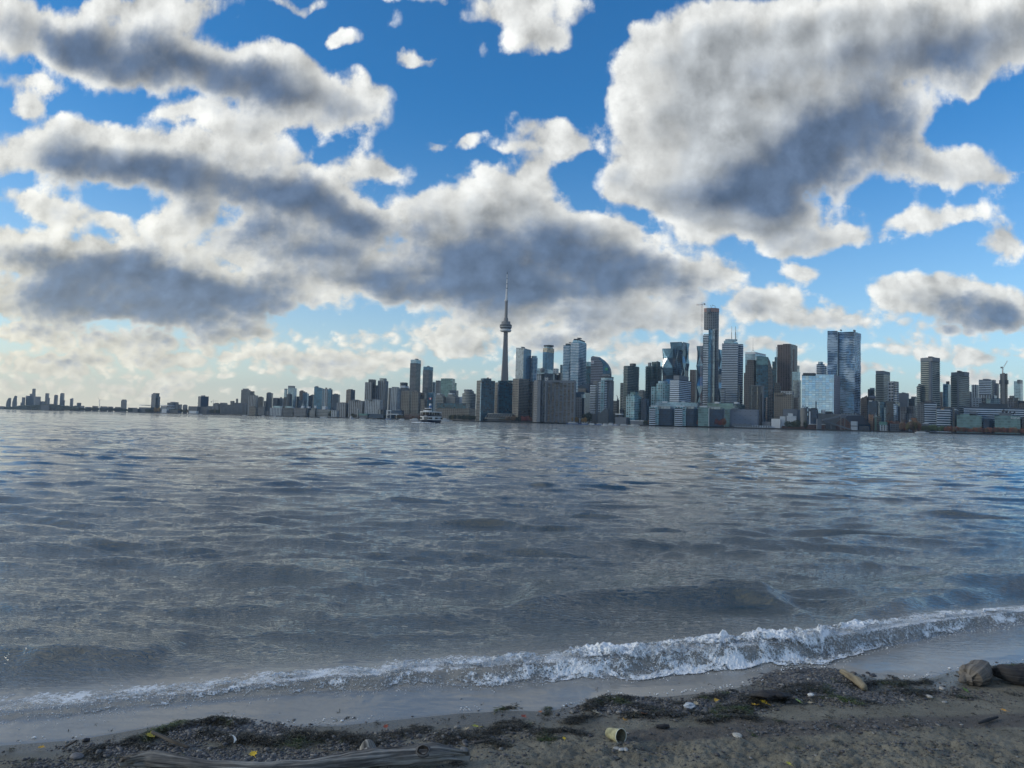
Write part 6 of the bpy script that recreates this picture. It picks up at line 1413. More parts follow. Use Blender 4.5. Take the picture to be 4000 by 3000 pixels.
# far east
bld(8, 2120, "tall cream residential tower with slanting balconies and a grey crown", [("tower","L_creamglass",428,562,756,265,{"t":1.0}), ("corner_shaft","greyplain",560,600,634,262,{"dd":-2,"t":.4}), ("crown","greyplain",423,630,760,200,266,{"dd":-1,"t":1.0}), ("rooftop_plant","darkplain",555,620,685,186,201), ("low_wing","L_creamglass",360,400,425,700,{"dd":6}), ("low_wing","L_creamglass",385,415,430,662,{"dd":8})], plant=False)
bld(8, 2150, "cream residential tower with a plain grey crown, shorter than its slanted neighbour", [("tower","L_creamglass",947,1090,1264,515,{"t":.9}), ("corner_shaft","greyplain",1055,1080,1100,512,{"dd":-2,"t":.4}), ("crown","greyplain",950,1180,1265,452,516,{"dd":-1,"t":.9}), ("rooftop_plant","darkplain",1055,1110,1150,434,453)], plant=False)
bld(8, 2350, "blue glass tower with a small dark drum between cream towers", [("tower","blue",814,900,945,664), ("drum","darkplain",868,895,922,618,665,{"kind":"cyl","dd":10}), ("side_wing","blue",812,835,860,680,{"dd":-3})], plant=False)
bld(8, 2450, "narrow brown slab behind the blue glass tower", [("tower","brownlit",756,800,822,800)], name="office_tower", plant=False)
bld(8, 2300, "dark narrow block right of the shorter cream tower", [("tower","grey",1262,1290,1308,830), ("rooftop_plant","darkplain",1268,1290,1305,796,831)], name="office_tower", plant=False)
bld(8, 2420, "white finned tower at the left-hand side of a white pair", [("tower","whiterib",1305,1400,1428,676)], plant=False)
bld(8, 2350, "broad white office tower with ribbon windows", [("tower","L_stripe",1430,1640,1662,592,{"t":.15}), ("east_face","conc",1662,1690,1726,590,{"dd":1,"t":.5}), ("rear_wing","grey",1724,1760,1785,650,{"dd":10}), ("rooftop_plant","plain",1500,1600,1660,575,593)], name="office_tower", plant=False)
uc = bld(8, 2150, "bare concrete tower core under construction, wrapped in climbing screens", [("core","concplain",1830,1872,1880,470), ("west_screen","grey",1796,1825,1834,486,{"dd":6}), ("east_screen","tan",1878,1910,1928,482,{"dd":6}), ("climbing_platform","darkplain",1782,1815,1832,595,662,{"dd":1}), ("climbing_platform","darkplain",1880,1925,1945,592,660,{"dd":1})], name="skyscraper", plant=False)
crane(8, 2152, 1843, 480, 1843, 405, (1926, 262), (1822, 365), "luffing crane on top of the bare concrete core, boom raised", w=2.2)
bld(8, 2600, "pale tapering glass tower at the right-hand edge", [("tower","pale",2036,2150,2192,615,{"slope":(612,620,605,600)}), ("top_band","grey",2092,2150,2192,590,650,{"dd":-1})], name="office_tower", plant=False)
bld(8, 2200, "white checkered mid rise with stepped upper floors", [("block","white",1318,1480,1512,905,{"t":.2}), ("east_block","pale",1508,1780,1820,908,{"dd":5}), ("upper_storey","whiterib",1420,1700,1745,856,910), ("side_shaft","dk",1508,1535,1556,905,{"dd":-2})], name="apartment_block", plant=False)
bld(8, 2250, "low grey block with small square windows behind the concrete core", [("block","conc",1888,2040,2095,955), ("upper_step","grey",1935,2030,2095,905,956), ("rooftop_drum","grey",1966,2005,2042,868,906,{"kind":"cyl"})], name="office_block", plant=False)
bld(8, 2200, "low dark block at the right-hand edge under the tapering tower", [("block","dk",2040,2110,2135,902), ("wing","tan",2090,2230,2300,985,{"dd":5}), ("roof","darkplain",2130,2250,2300,955,988)], name="office_block", plant=False)
bld(8, 2000, "long grey glass campus building with a dark roof box", [("block","L_office",1170,2280,2320,1090,{"t":.02}), ("roof_box","darkplain",1432,1930,1965,1008,1091,{"t":.03}), ("parapet","brownstep",1172,2280,2320,1080,1092)], name="campus_building", plant=False, t=.02)
co = bld(8, 1895, "long low green glass broadcaster building with white rooftop dishes", [("west_block","greengl",1048,1480,1512,1210,{"t":.04}), ("middle_block","navy",1510,1680,1706,1285,{"dd":16}), ("east_block","greengl",1702,2150,2178,1220,{"t":.04}), ("upper_storey","greengl",1110,1270,1490,1180,1212), ("rooftop_plant","greyplain",1265,1380,1420,1135,1182), ("rooftop_plant","plain",1788,1980,2035,1165,1222), ("east_end","brownstep",2178,2260,2300,1230,{"dd":4})], name="office_block", plant=False, t=.04)
q = P(X_(8, 2065), Y_(8, 1245), 1878) - co.location
text_mesh("sign_lettering", "corus", 10.5, M["whiteplain"], co, tuple(q), extrude=.3)
for x, y in ((1856, 1132), (1918, 1140), (1976, 1146), (2042, 1168)):
    a = P(X_(8, x), Y_(8, y), 1915) - co.location; mb = MB(); mb.lathe([(0, -1.0), (2.5, -.6), (4.2, .6), (4.0, .7), (2.4, -.3), (0, -.7)], 16); d_ = mb.build("satellite_dish", M["darkplain"], co); d_.location = a; d_.rotation_euler = (rad(-60), 0, rad(random.uniform(-40, 40)))
    mb = MB(); mb.tube([(0, 0, 0), (0, 1, -5)], .4, 5); mb.build("dish_post", M["steel"], d_)
mo = bld(8, 1930, "white banded office with orange and dark lettering over its top floor", [("block","L_office",702,940,970,1085,{"t":.06}), ("side_wall","grey",966,1010,1050,1070,{"dd":4,"t":.6}), ("roof","brownstep",700,940,970,1058,1087), ("white_blade","whiteplain",1008,1040,1078,1098,1110,{"dd":-1})], name="office_block", plant=False, t=.06)
q = P(X_(8, 805), Y_(8, 1098), 1915) - mo.location; 
mb = MB(); mb.box(-4, 4, -.3, .3, -1.1, 1.1); sg = mb.build("sign_strip", simple("orange_letters", (.50, .28, .08), .5, .1, 1.0), mo); sg.location = q
mb = MB(); mb.box(-6, 6, -.3, .3, -1.1, 1.1); sg = mb.build("sign_strip", M["darkplain"], mo); sg.location = q + Vector((10.5, 0, -.2))
bld(8, 1960, "brown gridded office with a pyramid cap behind the white banded one", [("block","grey",370,480,500,1000), ("front","L_office",490,690,702,990,{"dd":-4,"t":.05}), ("cap","brownstep",412,600,702,940,995,{"dd":8,"slope":(985,940,985,950)})], name="office_block", plant=False, t=.2)
bld(8, 1985, "orange brick warehouse with a pale lean to", [("block","orange",282,350,368,1252), ("wing","white",225,270,285,1280)], name="warehouse", plant=False)
bld(8, 1930, "low wide white canopy on the right-hand promenade", [("canopy","whiteplain",458,560,590,1342,1352), ("wall","grey",470,570,585,1352)], name="canopy", cat="canopy", plant=False, t=.05)
# small things on the western skyline
crane(2, 3600, 738, 600, 738, 528, (797, 524), (713, 530), "small yellow grey tower crane over the low left-hand halls", "slabcream", 2.2, zfoot=GZ)
crane(5, 2450, 413, 1045, 412, 1010, (397, 968), (418, 1018), "tiny luffing crane above the beige wedge block", "slabcream", 2.0)
D = 4700; a = P(X_(1, 1230), Y_(1, 590), D); hub = P(X_(1, 1231), Y_(1, 513), D); a.z = GZ; root = empty("wind_turbine", a)
mb = MB(); mb.tube([(0, 0, 0), (hub.x - a.x, 0, hub.z - a.z)], [2.2, 1.3], 10); mb.build("mast", M["whiteplain"], root)
mb = MB(); h_ = hub - a; mb.box(h_.x - 1.5, h_.x + 1.5, -2.5, 4.5, h_.z - 1.4, h_.z + 1.6); mb.build("nacelle", M["whiteplain"], root)
for k in range(3):
    an = rad(2 + 120 * k + 2); tip = Vector((h_.x + 24 * math.cos(an), -3, h_.z + 24 * math.sin(an))); mb = MB(); mb.tube([h_ + Vector((0, -3, 0)), h_.lerp(tip, .3) + Vector((0, -2, 0)), tip], [.6, 1.0, .25], 6); mb.build("blade", M["whiteplain"], root)
tag(root, "white three bladed wind turbine on the left-hand shore", "wind turbine")
# ------------------------------------------------------------------ low buildings along the far shore
low = dict(plant=False)
bld(2, 3300, "low pale white sheds on the left-hand point", [("shed","whiteplain",100,160,185,628), ("shed","grey",185,300,330,640)], name="shore_shed", **low)
bld(2, 3450, "long low grey hall left of the small crane", [("hall","grey",430,540,560,592), ("wing","far",560,655,690,596)], name="low_hall", **low)
bld(2, 3250, "small white boathouse among dark parkland trees", [("house","whiteplain",440,530,556,648)], name="shore_shed", **low)
bld(2, 2950, "low beige stepped block under the finned grey tower", [("block","tan",1185,1260,1292,606), ("upper_step","tan",1200,1240,1258,590,607)], name="apartment_block", **low)
bld(2, 2880, "low grey block between the beige steps and navy block", [("block","grey",1292,1370,1392,600), ("wing","conc",1385,1420,1432,650)], name="apartment_block", **low)
bld(2, 2850, "wide white mid rise with glass bays near the left-hand marina", [("block","whiterib",1437,1580,1603,612), ("upper_step","pale",1470,1560,1590,588,613)], name="apartment_block", **low)
bld(2, 2840, "pale curved mid rise beside the white one", [("block","L_grey",1595,1715,1737,610), ("upper_step","pale",1620,1700,1728,592,611)], name="apartment_block", **low)
bld(2, 2820, "long low residential block with white roof boxes", [("block","conc",1735,1880,1905,612), ("rooftop_box","whiteplain",1822,1850,1870,585,613), ("rooftop_box","whiteplain",1900,1920,1940,592,613)], name="apartment_block", **low)
bld(2, 2780, "white terraced condo stepping down to the water, left-hand half", [("block","L_cream",1930,1990,2012,640), ("upper_step","L_cream",1950,1995,2012,612,641), ("top_step","whiteplain",1985,2005,2015,584,613)], name="apartment_block", **low)
bld(2, 2770, "white terraced condo stepping down to the water, right-hand half", [("block","L_cream",2012,2180,2212,628), ("top_step","whiteplain",2080,2120,2150,592,629)], name="apartment_block", **low)
bld(3, 2560, "low white shore block with a small gable", [("block","whiterib",300,370,395,800)], name="apartment_block", **low)
bld(3, 2540, "pale stone monument pylon on the shore", [("pylon","slabcream",616,628,639,790), ("cap","whiteplain",620,628,635,780,791)], name="monument", cat="monument", **low)
bld(3, 2520, "low shore building with a green copper roof", [("hall","grey",645,740,762,862), ("roof","copper",638,742,765,841,863)], name="shore_hall", **low)
bld(3, 2510, "long low navy shed behind the moored cruise boats", [("shed","navy",765,940,962,845)], name="shore_shed", **low)
bld(3, 2580, "small dark block with a pale vertical band", [("block","dk",880,945,968,790), ("pale_band","slabcream",888,903,916,790,{"dd":-2})], name="office_block", **low)
bld(3, 2500, "open white steel frame with a sloping canopy on the quay", [("frame","whiteplain",978,986,990,802), ("canopy","whiteplain",978,1030,1042,797,806), ("frame","whiteplain",1098,1104,1108,850), ("canopy","whiteplain",1000,1130,1180,843,851)], name="canopy", cat="canopy", **low)
bld(3, 2540, "long dark blue hall raised above the quay", [("hall","navy",1040,1170,1196,802), ("rooftop_plant","plain",1110,1150,1175,790,803)], name="shore_hall", **low)
bld(3, 2500, "low reddish terrace buildings beside the navy hall", [("terrace","brick",1200,1350,1385,852), ("upper_step","tan",1270,1330,1365,838,853)], name="shore_hall", **low)
bld(3, 2480, "low brown block just left of the ferry", [("block","brownstep",1290,1385,1405,842)], name="shore_hall", **low)
bld(4, 2260, "row of small white arched frames on the ferry quay", [("arch_frame","whiteplain",1708,1716,1722,1416), ("arch_frame","whiteplain",1738,1760,1764,1414), ("arch_frame","whiteplain",1772,1784,1790,1418)], name="pavilion", cat="pavilion", **low)
bld(5, 2200, "low ferry terminal with a long flat white roof", [("hall","greyplain",600,780,830,1345), ("roof","whiteplain",596,790,836,1336,1347)], name="ferry_terminal", cat="terminal", **low)
bld(5, 2215, "grey terminal wing beside the hotel podium", [("wing","greyplain",380,540,600,1290), ("canopy","whiteplain",380,470,500,1238,1250)], name="ferry_terminal", cat="terminal", **low)
for i, (r, x0, x1, y, mt, lb) in enumerate(((7,1480,1530,1375,"brownstep","low brown roofed shed on the right-hand quay"), (7,1540,1620,1405,"conc","low grey shed with a flat roof right of the quay pavilion"), (7,1340,1470,1400,"brick","long low brick range behind the quay pavilion"), (7,900,1040,1470,"navy","low blue storage range beside the hopper tower"), (7,1715,1765,1420,"grey","small grey shed at the end of the sandy beach park"), (8,60,150,1380,"conc","low pale shed behind the right-hand quay trees"), (8,150,230,1330,"brownstep","low brown range left of the orange warehouse"), (8,380,450,1400,"grey","small grey kiosk by the green trees"))):
    bld(r, 2010 + i * 7, lb, [("shed", mt, x0, x1 - 12, x1, y), ("roof", "darkplain", x0 - 2, x1 - 12, x1 + 2, y - 8, y + 1)], name="quay_shed", **low)
for i, (r, x0, x1, y) in enumerate(((1,0,60,590),(1,505,620,575),(1,1050,1130,600),(1,1420,1490,600),(1,1580,1700,610),(2,90,170,590),(2,455,548,600))):
    bld(r, 5600 - i * 200, ("distant low grey roofline " + ("at the left-hand end of the bay","under the far stepped tower","near the domed hall","before the lone rounded tower","between lone tower and stadium","past the stadium","left of the dark square tower")[i]), [("block","far",x0,x1-10,x1,y)], name="low_hall", **low)

# ------------------------------------------------------------------ trees
LV = {}
def leafmat(name, a, c):
    m, t, b = new_mat(name); isl = t.node("ShaderNodeNewGeometry").outputs["Random Per Island"]
    oi = t.node("ShaderNodeObjectInfo").outputs["Random"]
    col = t.mix(isl, c4(a), c4(c)); t.put(b.inputs["Base Color"], t.vm("SCALE", col, None, t.m("MULTIPLY_ADD", oi, .5, .75))); b.inputs["Roughness"].default_value = .7
    LV[name] = m
leafmat("dark_green_leaves", (0.018,0.033,0.021), (0.053,0.075,0.039)); leafmat("olive_leaves", (0.060,0.060,0.027), (0.128,0.120,0.054)); leafmat("green_leaves", (0.045,0.083,0.036), (0.105,0.158,0.068))
leafmat("rust_leaves", (0.112,0.048,0.033), (0.225,0.099,0.060)); leafmat("red_leaves", (0.135,0.033,0.033), (0.285,0.083,0.068)); leafmat("gold_leaves", (0.210,0.128,0.033), (0.390,0.247,0.068)); leafmat("brown_leaves", (0.090,0.063,0.042), (0.188,0.128,0.075))
bark = simple("tree_bark", (.06, .05, .042), .9, .3, 1.0)
CROWNS = []
for k in range(6):
    g_ = np.random.default_rng(50 + k); n = 420
    d_ = g_.normal(size=(n, 3)); d_ /= np.linalg.norm(d_, axis=1)[:, None]; r_ = g_.uniform(.35, 1.0, n) ** .55
    lum = 1 + .45 * fbm(d_[:, 0] * 1.7 + k * 7, d_[:, 1] * 1.7 + d_[:, 2] * 1.9, 3)
    pos_ = d_ * (r_ * lum)[:, None] * np.array([.5, .5, .5])
    pos_[:, 2] = pos_[:, 2] * 1.0 + .5
    V, F = scatter(OCT_V, OCT_F, pos_, np.stack([g_.uniform(.05, .11, n), g_.uniform(.03, .08, n), g_.uniform(.02, .05, n)], -1), 60 + k, .6)
    me = np_mesh("crown", V, F, LV["olive_leaves"], smooth=False); CROWNS.append(me.data); bpy.data.objects.remove(me)
mbt = MB(); mbt.tube([(0, 0, 0), (.01, 0, .55), (.03, .01, 1.0)], [.05, .035, .02], 6); mbt.tube([(.01, 0, .5), (.2, .05, 1.05)], [.025, .012], 5); mbt.tube([(.01, 0, .45), (-.2, -.03, 1.0)], [.025, .012], 5)
tro = mbt.build("trunk", bark); TRUNK = tro.data; bpy.data.objects.remove(tro)
rt = random.Random(77)
def tree(px, D, top_z, wdt, mat, label, group, name="shore_tree", zb=None):
    q = P(px, 1640, D); root = empty(name, (q.x, q.y, GZ)); root.rotation_euler.z = rt.uniform(0, 6.28); H = top_z - GZ
    tr = bpy.data.objects.new("trunk", TRUNK); COL.objects.link(tr); tr.parent = root; tr.scale = (H * .5, H * .5, H * .45)
    cr = bpy.data.objects.new("crown", rt.choice(CROWNS)); COL.objects.link(cr); cr.parent = root; cr.location = (0, 0, H * .16); cr.scale = (wdt, wdt * rt.uniform(.85, 1.1), H * .84)
    cr.material_slots[0].link = "OBJECT"; cr.material_slots[0].material = LV[mat]
    return tag(root, label, "tree", group)
def row(r, x0, x1, yt, n, mats, label, back=14, wk=1.45, jit=.22, name="shore_tree"):
    for i in range(n):
        x = x0 + (x1 - x0) * (i + .5 + rt.uniform(-.25, .25)) / n; px = X_(r, x); D = shore_D(px) + back + rt.uniform(-5, 8)
        top = P(px, Y_(r, yt), D).z; H = (top - GZ) * rt.uniform(1 - jit, 1.05); wdt = (P(X_(r, x1), 1640, D).x - P(X_(r, x0), 1640, D).x) / n * wk
        tree(px, D, GZ + max(H, 3), max(min(wdt, H * 1.5), H * .55), mats[i % len(mats)] if isinstance(mats, tuple) else mats, label, label.split(",")[0], name)
DG, OL, GN, RU, RD, GD, BR_ = "dark_green_leaves", "olive_leaves", "green_leaves", "rust_leaves", "red_leaves", "gold_leaves", "brown_leaves"
row(4, 0, 262, 1366, 8, (DG, DG, OL), "dark green trees by the beige and blue mid rise, left of the teal condos", 20)
row(4, 330, 640, 1398, 8, (OL, DG, OL), "dull olive trees in front of the lattice terraces", -2)
row(4, 640, 800, 1368, 4, BR_, "brown orange trees below the beige condo tower", 0)
row(4, 800, 875, 1385, 2, DG, "dark tree between brown and red ones", 2)
row(4, 870, 985, 1382, 4, RD, "red trees on the promenade before the beige condo", 0)
row(4, 978, 1018, 1402, 1, RU, "small orange red tree standing alone on the promenade", -2)
row(4, 1030, 1090, 1408, 2, RD, "small crimson trees by the pale ring sculpture", -2)
row(4, 1160, 1285, 1384, 4, BR_, "yellowish brown trees before the wide grey block's left end", 2)
row(4, 1285, 1520, 1380, 7, (OL, DG), "dark olive trees before the wide grey block", 2)
row(4, 1520, 1605, 1392, 3, DG, "dark low trees at the wide grey block's right end", 4)
row(4, 1605, 1685, 1394, 2, GD, "golden tree beside the ferry quay", 4)
row(4, 1735, 1805, 1400, 2, GD, "amber tree behind the white arched frames", 12)
row(4, 1765, 1875, 1332, 3, DG, "tall dark trees between the navy block and the hotel", 40)
row(5, 795, 848, 1332, 2, DG, "dark tree beside the ferry terminal roof", 4)
row(5, 845, 902, 1334, 2, RU, "orange red tree at the corner of the white glass blocks", 2)
row(5, 905, 1240, 1345, 11, (DG, BR_, OL, RU), "mixed dark and rust trees before the first white glass block", 2)
row(5, 1240, 1375, 1352, 5, (DG, OL), "dark trees before the second white glass block", 2)
row(5, 1375, 1425, 1340, 2, RU, "rust tree at the corner of the second white glass block", 1)
row(5, 1440, 1585, 1325, 6, (RD, RD, RU), "deep red trees before the second block's dark half", 2)
row(5, 1585, 1725, 1352, 5, (OL, DG), "olive trees before the pale green block", 2)
row(5, 1728, 1955, 1305, 8, (RD, RU, RD), "tall dark red trees before the third block's dark half", 2)
row(6, 1118, 1268, 1482, 3, DG, "broad dark evergreen trees on the refinery quay", 6, 1.7)
row(6, 1300, 1368, 1474, 1, DG, "narrow dark conifer beside the round silo", 8, .8)
row(8, 445, 565, 1372, 3, DG, "dark green trees at the left-hand end of the right-hand promenade", 4)
row(8, 560, 690, 1366, 3, GN, "yellow green willow like trees on the right-hand promenade", 4)
row(8, 680, 845, 1376, 4, GN, "mid green trees before the white banded office", 4)
for x0, x1, y, n, lb in ((840,975,1376,4,"rust brown trees below the white banded office"), (950,1180,1390,6,"rust brown trees at the glass broadcaster building's left end"), (1180,1385,1412,6,"lower rust trees before the broadcaster's left block"), (1385,1510,1410,4,"rounded rust trees before the broadcaster's left corner"), (1510,1690,1412,5,"rust trees before the broadcaster's dark middle"), (1690,1900,1405,6,"rust trees before the broadcaster's right block"), (1900,2080,1410,5,"tall rust trees before the sign lettered facade"), (2060,2400,1428,9,"last rust trees at the right-hand end")):
    row(8, x0, x1, y, n, (RU, BR_, RU), lb, 0)
row(7, 1480, 1760, 1400, 8, (BR_, RU, OL), "brown scrubby trees around the right-hand quay sheds", 40)
row(7, 1290, 1370, 1390, 3, RU, "rust trees behind the green roofed pavilion", 90)
row(3, 1745, 2120, 852, 11, (DG, OL, DG), "dark green park trees before the beige and blue mid rise", 12)
row(3, 1290, 1385, 862, 4, (BR_, RU), "brown trees beside the reddish terraces", 10)
row(3, 1080, 1200, 858, 5, (BR_, OL), "brown trees under the navy hall", 6)
row(3, 380, 620, 836, 9, (DG, OL, BR_), "dark trees before the white ribbed mid rises", 14)
row(3, 60, 360, 828, 11, (DG, OL), "dark trees below the wedge topped glass tower", 14)
row(3, 830, 990, 850, 6, DG, "dark trees behind the moored boats", 24)
row(2, 80, 440, 622, 12, (DG, OL, DG, BR_), "parkland trees below the stadium's right-hand side", 20)
row(2, 0, 70, 605, 3, GD, "amber trees at the foot of the pale slab tower", 20)
row(2, 545, 845, 618, 12, (DG, DG, OL), "dark parkland trees left of the silos", 20)
row(2, 850, 1080, 652, 11, DG, "dark pointed trees in front of the silos", 10, 1.1)
row(2, 1080, 1200, 655, 5, DG, "dark trees at the silos' right-hand end", 8)
row(2, 1190, 1440, 648, 9, (DG, OL), "dark trees behind the left-hand marina", 12)
row(2, 1555, 1730, 652, 7, (OL, BR_, DG), "olive trees below the pale curved mid rise", 8)
row(2, 1725, 1925, 655, 8, (BR_, OL), "brown olive trees below the low block with roof boxes", 8)
row(2, 2010, 2200, 642, 8, (DG, OL), "dark trees before the white terraced condo", 10)
for i, (x0, x1, y, n) in enumerate(((1000,1150,606,5),(1150,1420,604,8),(1420,1700,612,8),(1700,1870,618,6))):
    row(1, x0, x1, y, n, DG, ("dark bushes on the left-hand shore by the domed hall", "dark bushes under the wind turbine", "dark bushes below the lone rounded tower", "dark bushes in front of the stadium")[i], 30)
g_ = np.random.default_rng(90); n = 5200; xs = g_.uniform(-260, 985, n); ys = 640 - (640 - np.interp(xs, [-260,30,180,280,440,560,640,760,860,985], [600,606,606,588,585,578,574,592,600,612])) * g_.uniform(.0, 1.0, n)
pts_ = np.array([tuple(P(X_(1, a), Y_(1, b_ - 6), shore_D(X_(1, a)) - 250 + 120 * (k % 3) )) for k, (a, b_) in enumerate(zip(xs, ys))]); pts_[:, 2] = np.maximum(pts_[:, 2], 2.0)
V, F = scatter(OCT_V, OCT_F, pts_, np.stack([g_.uniform(5, 12, n), g_.uniform(5, 11, n), g_.uniform(3, 7, n)], -1), 91, .4)
tag(np_mesh("wooded_shore", V, F, LV[DG], smooth=False), "dark wooded point under the hazy left-hand towers", "woods", kind="stuff")

# ------------------------------------------------------------------ boats
hullw = simple("white_hull", (.62, .64, .65), .35, .08, .3); hullb = simple("navy_hull", (.012, .020, .045), .35, .2, .3); hullblue = simple("blue_hull", (.05, .12, .30), .4, .15, .3); glassd = simple("dark_boat_glass", (.012, .016, .022), .15, .2, .5)
redp = simple("flag_red", (.45, .03, .03), .7, .1, 1.0); bluep = simple("funnel_blue", (.04, .13, .33), .5, .1, .5); deckg = simple("deck_grey", (.18, .20, .22), .8, .15, .5)
def plan(L, B, n=14, blunt=.5, z=0.0, stern=.85):
    """half-boat outline, bow toward +x"""
    o = []
    for k in range(n + 1):
        f = k / n; x = -L / 2 + L * f
        w_ = B / 2 * (stern + (1 - stern) * min(1, f * 4)) * (1 - max(0, (f - blunt) / (1 - blunt)) ** 2.2)
        o.append((x, w_))
    return [(x, -w_) for x, w_ in o] + [(x, w_) for x, w_ in reversed(o) if w_ > .02]
def loft(mb, pl0, z0, pl1, z1, m=0, cap=True):
    n = len(pl0)
    for i in range(n):
        j = (i + 1) % n; mb.face([(*pl0[i], z0), (*pl0[j], z0), (*pl1[j], z1), (*pl1[i], z1)], None, m)
    if cap: mb.face([(*p_, z1) for p_ in pl1], None, m); mb.face([(*p_, z0) for p_ in reversed(pl0)], None, m)
def boat(px, back, L, label, face=1, decks=1, hull=hullw, mast=0.0, group=None, name="motor_yacht", D=None, turn=0.0):
    D = D or shore_D(px) - back; q = P(px, 1640, D); root = empty(name, (q.x, q.y, 0.0)); root.rotation_euler.z = (0 if face > 0 else math.pi) + turn
    B = L * (.26 if L < 22 else .2); fb = .085 * L if L < 22 else 2.0
    mb = MB(); loft(mb, [(x * .93, y * .8) for x, y in plan(L, B)], -.4, plan(L, B), fb); mb.build("hull", hull, root)
    z = fb - .05; l_, x0 = L * .62, -L * .08
    for d in range(decks):
        hh = 2.4; mb = MB(); pl = [(x0 + x, y * .86) for x, y in plan(l_, B * .9, blunt=.7)]; loft(mb, pl, z, [(x * .97, y) for x, y in pl], z + hh); c_ = mb.build("cabin", hullw, root)
        mb = MB(); pl = [(x0 + x * 1.01, y * .86 * 1.03) for x, y in plan(l_, B * .9, blunt=.7)]; loft(mb, pl, z + 1.0, pl, z + 1.8); mb.build("window_band", glassd, c_)
        z += hh - .05; l_ *= .72; x0 -= L * .03
    if mast:
        mb = MB(); mb.tube([(x0, 0, z - .1), (x0, 0, z + mast)], .12, 5); mb.build("mast", M["steel"], root)
    return tag(root, label, "boat", group)
boat(X_(2, 1128), 30, 28, "white motor yacht moored before the grain silos", -1, 2, mast=4)
boat(X_(2, 580), 60, 15, "small boat under way off the left-hand park", 1, 1)
boat(X_(2, 1262), 25, 20, "small white boat at the left-hand marina, alone", 1, 1)
boat(X_(2, 1362), 25, 22, "white cabin cruiser at the left-hand marina with a short mast", -1, 1, mast=5)
boat(X_(2, 1500), 25, 18, "little white cruiser under the white glass mid rise", 1, 1)
boat(X_(2, 1745), 25, 15, "tiny white boat below the brown olive trees", -1, 1, mast=6)
boat(X_(2, 1838), 25, 20, "white boat with a mast by the terraced condo", 1, 1, mast=8)
boat(X_(2, 2100), 25, 30, "long low white yacht before the terraced condo", 1, 1)
boat(X_(3, 208), 25, 24, "white low yacht left of the wide bow cruiser", -1, 1)
boat(X_(3, 553), 45, 20, "white high bowed cruiser near the pale pylon", 1, 3, turn=.9)
boat(X_(3, 812), 35, 27, "white two deck tour boat before the navy shed", -1, 2)
boat(X_(3, 700), 20, 34, "flat pale barge moored by the copper roofed hall", 1, 1, hull=hullw, name="barge")
boat(X_(3, 1005), 20, 24, "grey moored work boat under the white canopy", 1, 1, hull=hullblue, name="work_boat")
boat(X_(3, 1165), 20, 20, "pale small boat right of the white canopy", -1, 1)
boat(X_(3, 1318), 30, 29, "two deck white cruise boat just left of the ferry", -1, 2, mast=3, name="tour_boat")
boat(X_(3, 1716), 60, 40, "large white yacht with a raked bow partly behind the ferry", 1, 3, mast=4)
boat(X_(4, 1636), 25, 50, "long blue and white tour boat at the ferry quay", 1, 2, hull=hullblue, name="tour_boat", mast=3)
boat(X_(4, 1775), 22, 26, "blue hulled boat moored next to the long tour boat", -1, 1, hull=hullblue, mast=5)
boat(X_(4, 1895), 24, 22, "white cruiser moored before the hotel podium's left side", 1, 1, mast=7)
boat(X_(4, 1985), 22, 24, "blue canvas covered boat under the hotel gable", -1, 1, hull=hullblue)
boat(X_(4, 2178), 22, 26, "white cruiser with flying bridge right of the hotel gable", 1, 2, mast=5)
boat(X_(5, 392), 24, 20, "blue and white boat by the grey terminal wing", -1, 1, hull=hullblue, mast=4)
boat(X_(5, 520), 22, 30, "white island shuttle with an open deck at the terminal", 1, 1)
boat(X_(5, 650), 22, 34, "white flat ferry moored at the terminal roof", -1, 1, name="barge")
mbx = boat(X_(4, 2072), 0, 11, "small white motor boat with dark canopy out on the water", -1, 1, D=1250)
boat(X_(8, 455), 14, 36, "long low white floating dock boat at the right-hand promenade", 1, 1, name="barge")
mb = MB(); mb.tube([(3.2 * math.cos(a), 0, 3.2 * math.sin(a) + 2.2) for a in [rad(-40 + 26 * k) for k in range(11)]], .8, 6)
q, D_ = on_quay(X_(4, 1132), 3); tag(mb.build("ring_sculpture", simple("pale_pink_ring", (.5, .44, .42), .5, .1, 1), None, q), "pale open ring sculpture on the promenade", "sculpture")

# the island ferry, nearly bow on
D = 430; q = P(1681, 1640, D); q = P(1671, 1640, D); root = empty("ferry", (q.x, D + 17, 0.0)); root.rotation_euler.z = rad(-90 - 9); root.scale = (.72, 0.90, 1)
Lf, Bf = 34.0, 11.4
def sup(L, B, e=3.0, n=44):
    o = []
    for k in range(n):
        a = 2 * math.pi * k / n; c, s = math.cos(a), math.sin(a)
        o.append((L / 2 * math.copysign(abs(c) ** (2 / e), c), B / 2 * math.copysign(abs(s) ** (2 / e), s)))
    return o
def deck(name, mat, L0, B0, z0, L1, B1, z1, e=3.0, parent=None): mb = MB(); loft(mb, sup(L0, B0, e), z0, sup(L1, B1, e), z1); return mb.build(name, mat, parent or root)
deck("hull", hullb, Lf * .93, Bf * .86, -.4, Lf, Bf, 1.75, 2.6)
main_deck = deck("main_deck_house", hullw, Lf * .99, Bf * .99, 1.70, Lf * .985, Bf * .98, 3.9, 2.8)
for y in (-3.9, -2.9, 1.6, 2.6, 3.6):           # openings beside the bow gate
    mb = MB(); mb.box(Lf * .40, Lf * .497 - abs(y) ** 2 * .035, y - .38, y + .38, 2.3, 3.25); mb.build("window", glassd, main_deck)
for k in range(9):
    for sgn in (-1, 1):
        mb = MB(); mb.box(-12 + k * 2.7, -10.4 + k * 2.7, sgn * Bf * .46, sgn * Bf * .4925, 2.3, 3.3); mb.build("window", glassd, main_deck)
mb = MB(); mb.box(Lf * .30, Lf * .5005, -1.15, 1.15, 1.45, 3.55); mb.build("bow_gate", M["steel"], root)
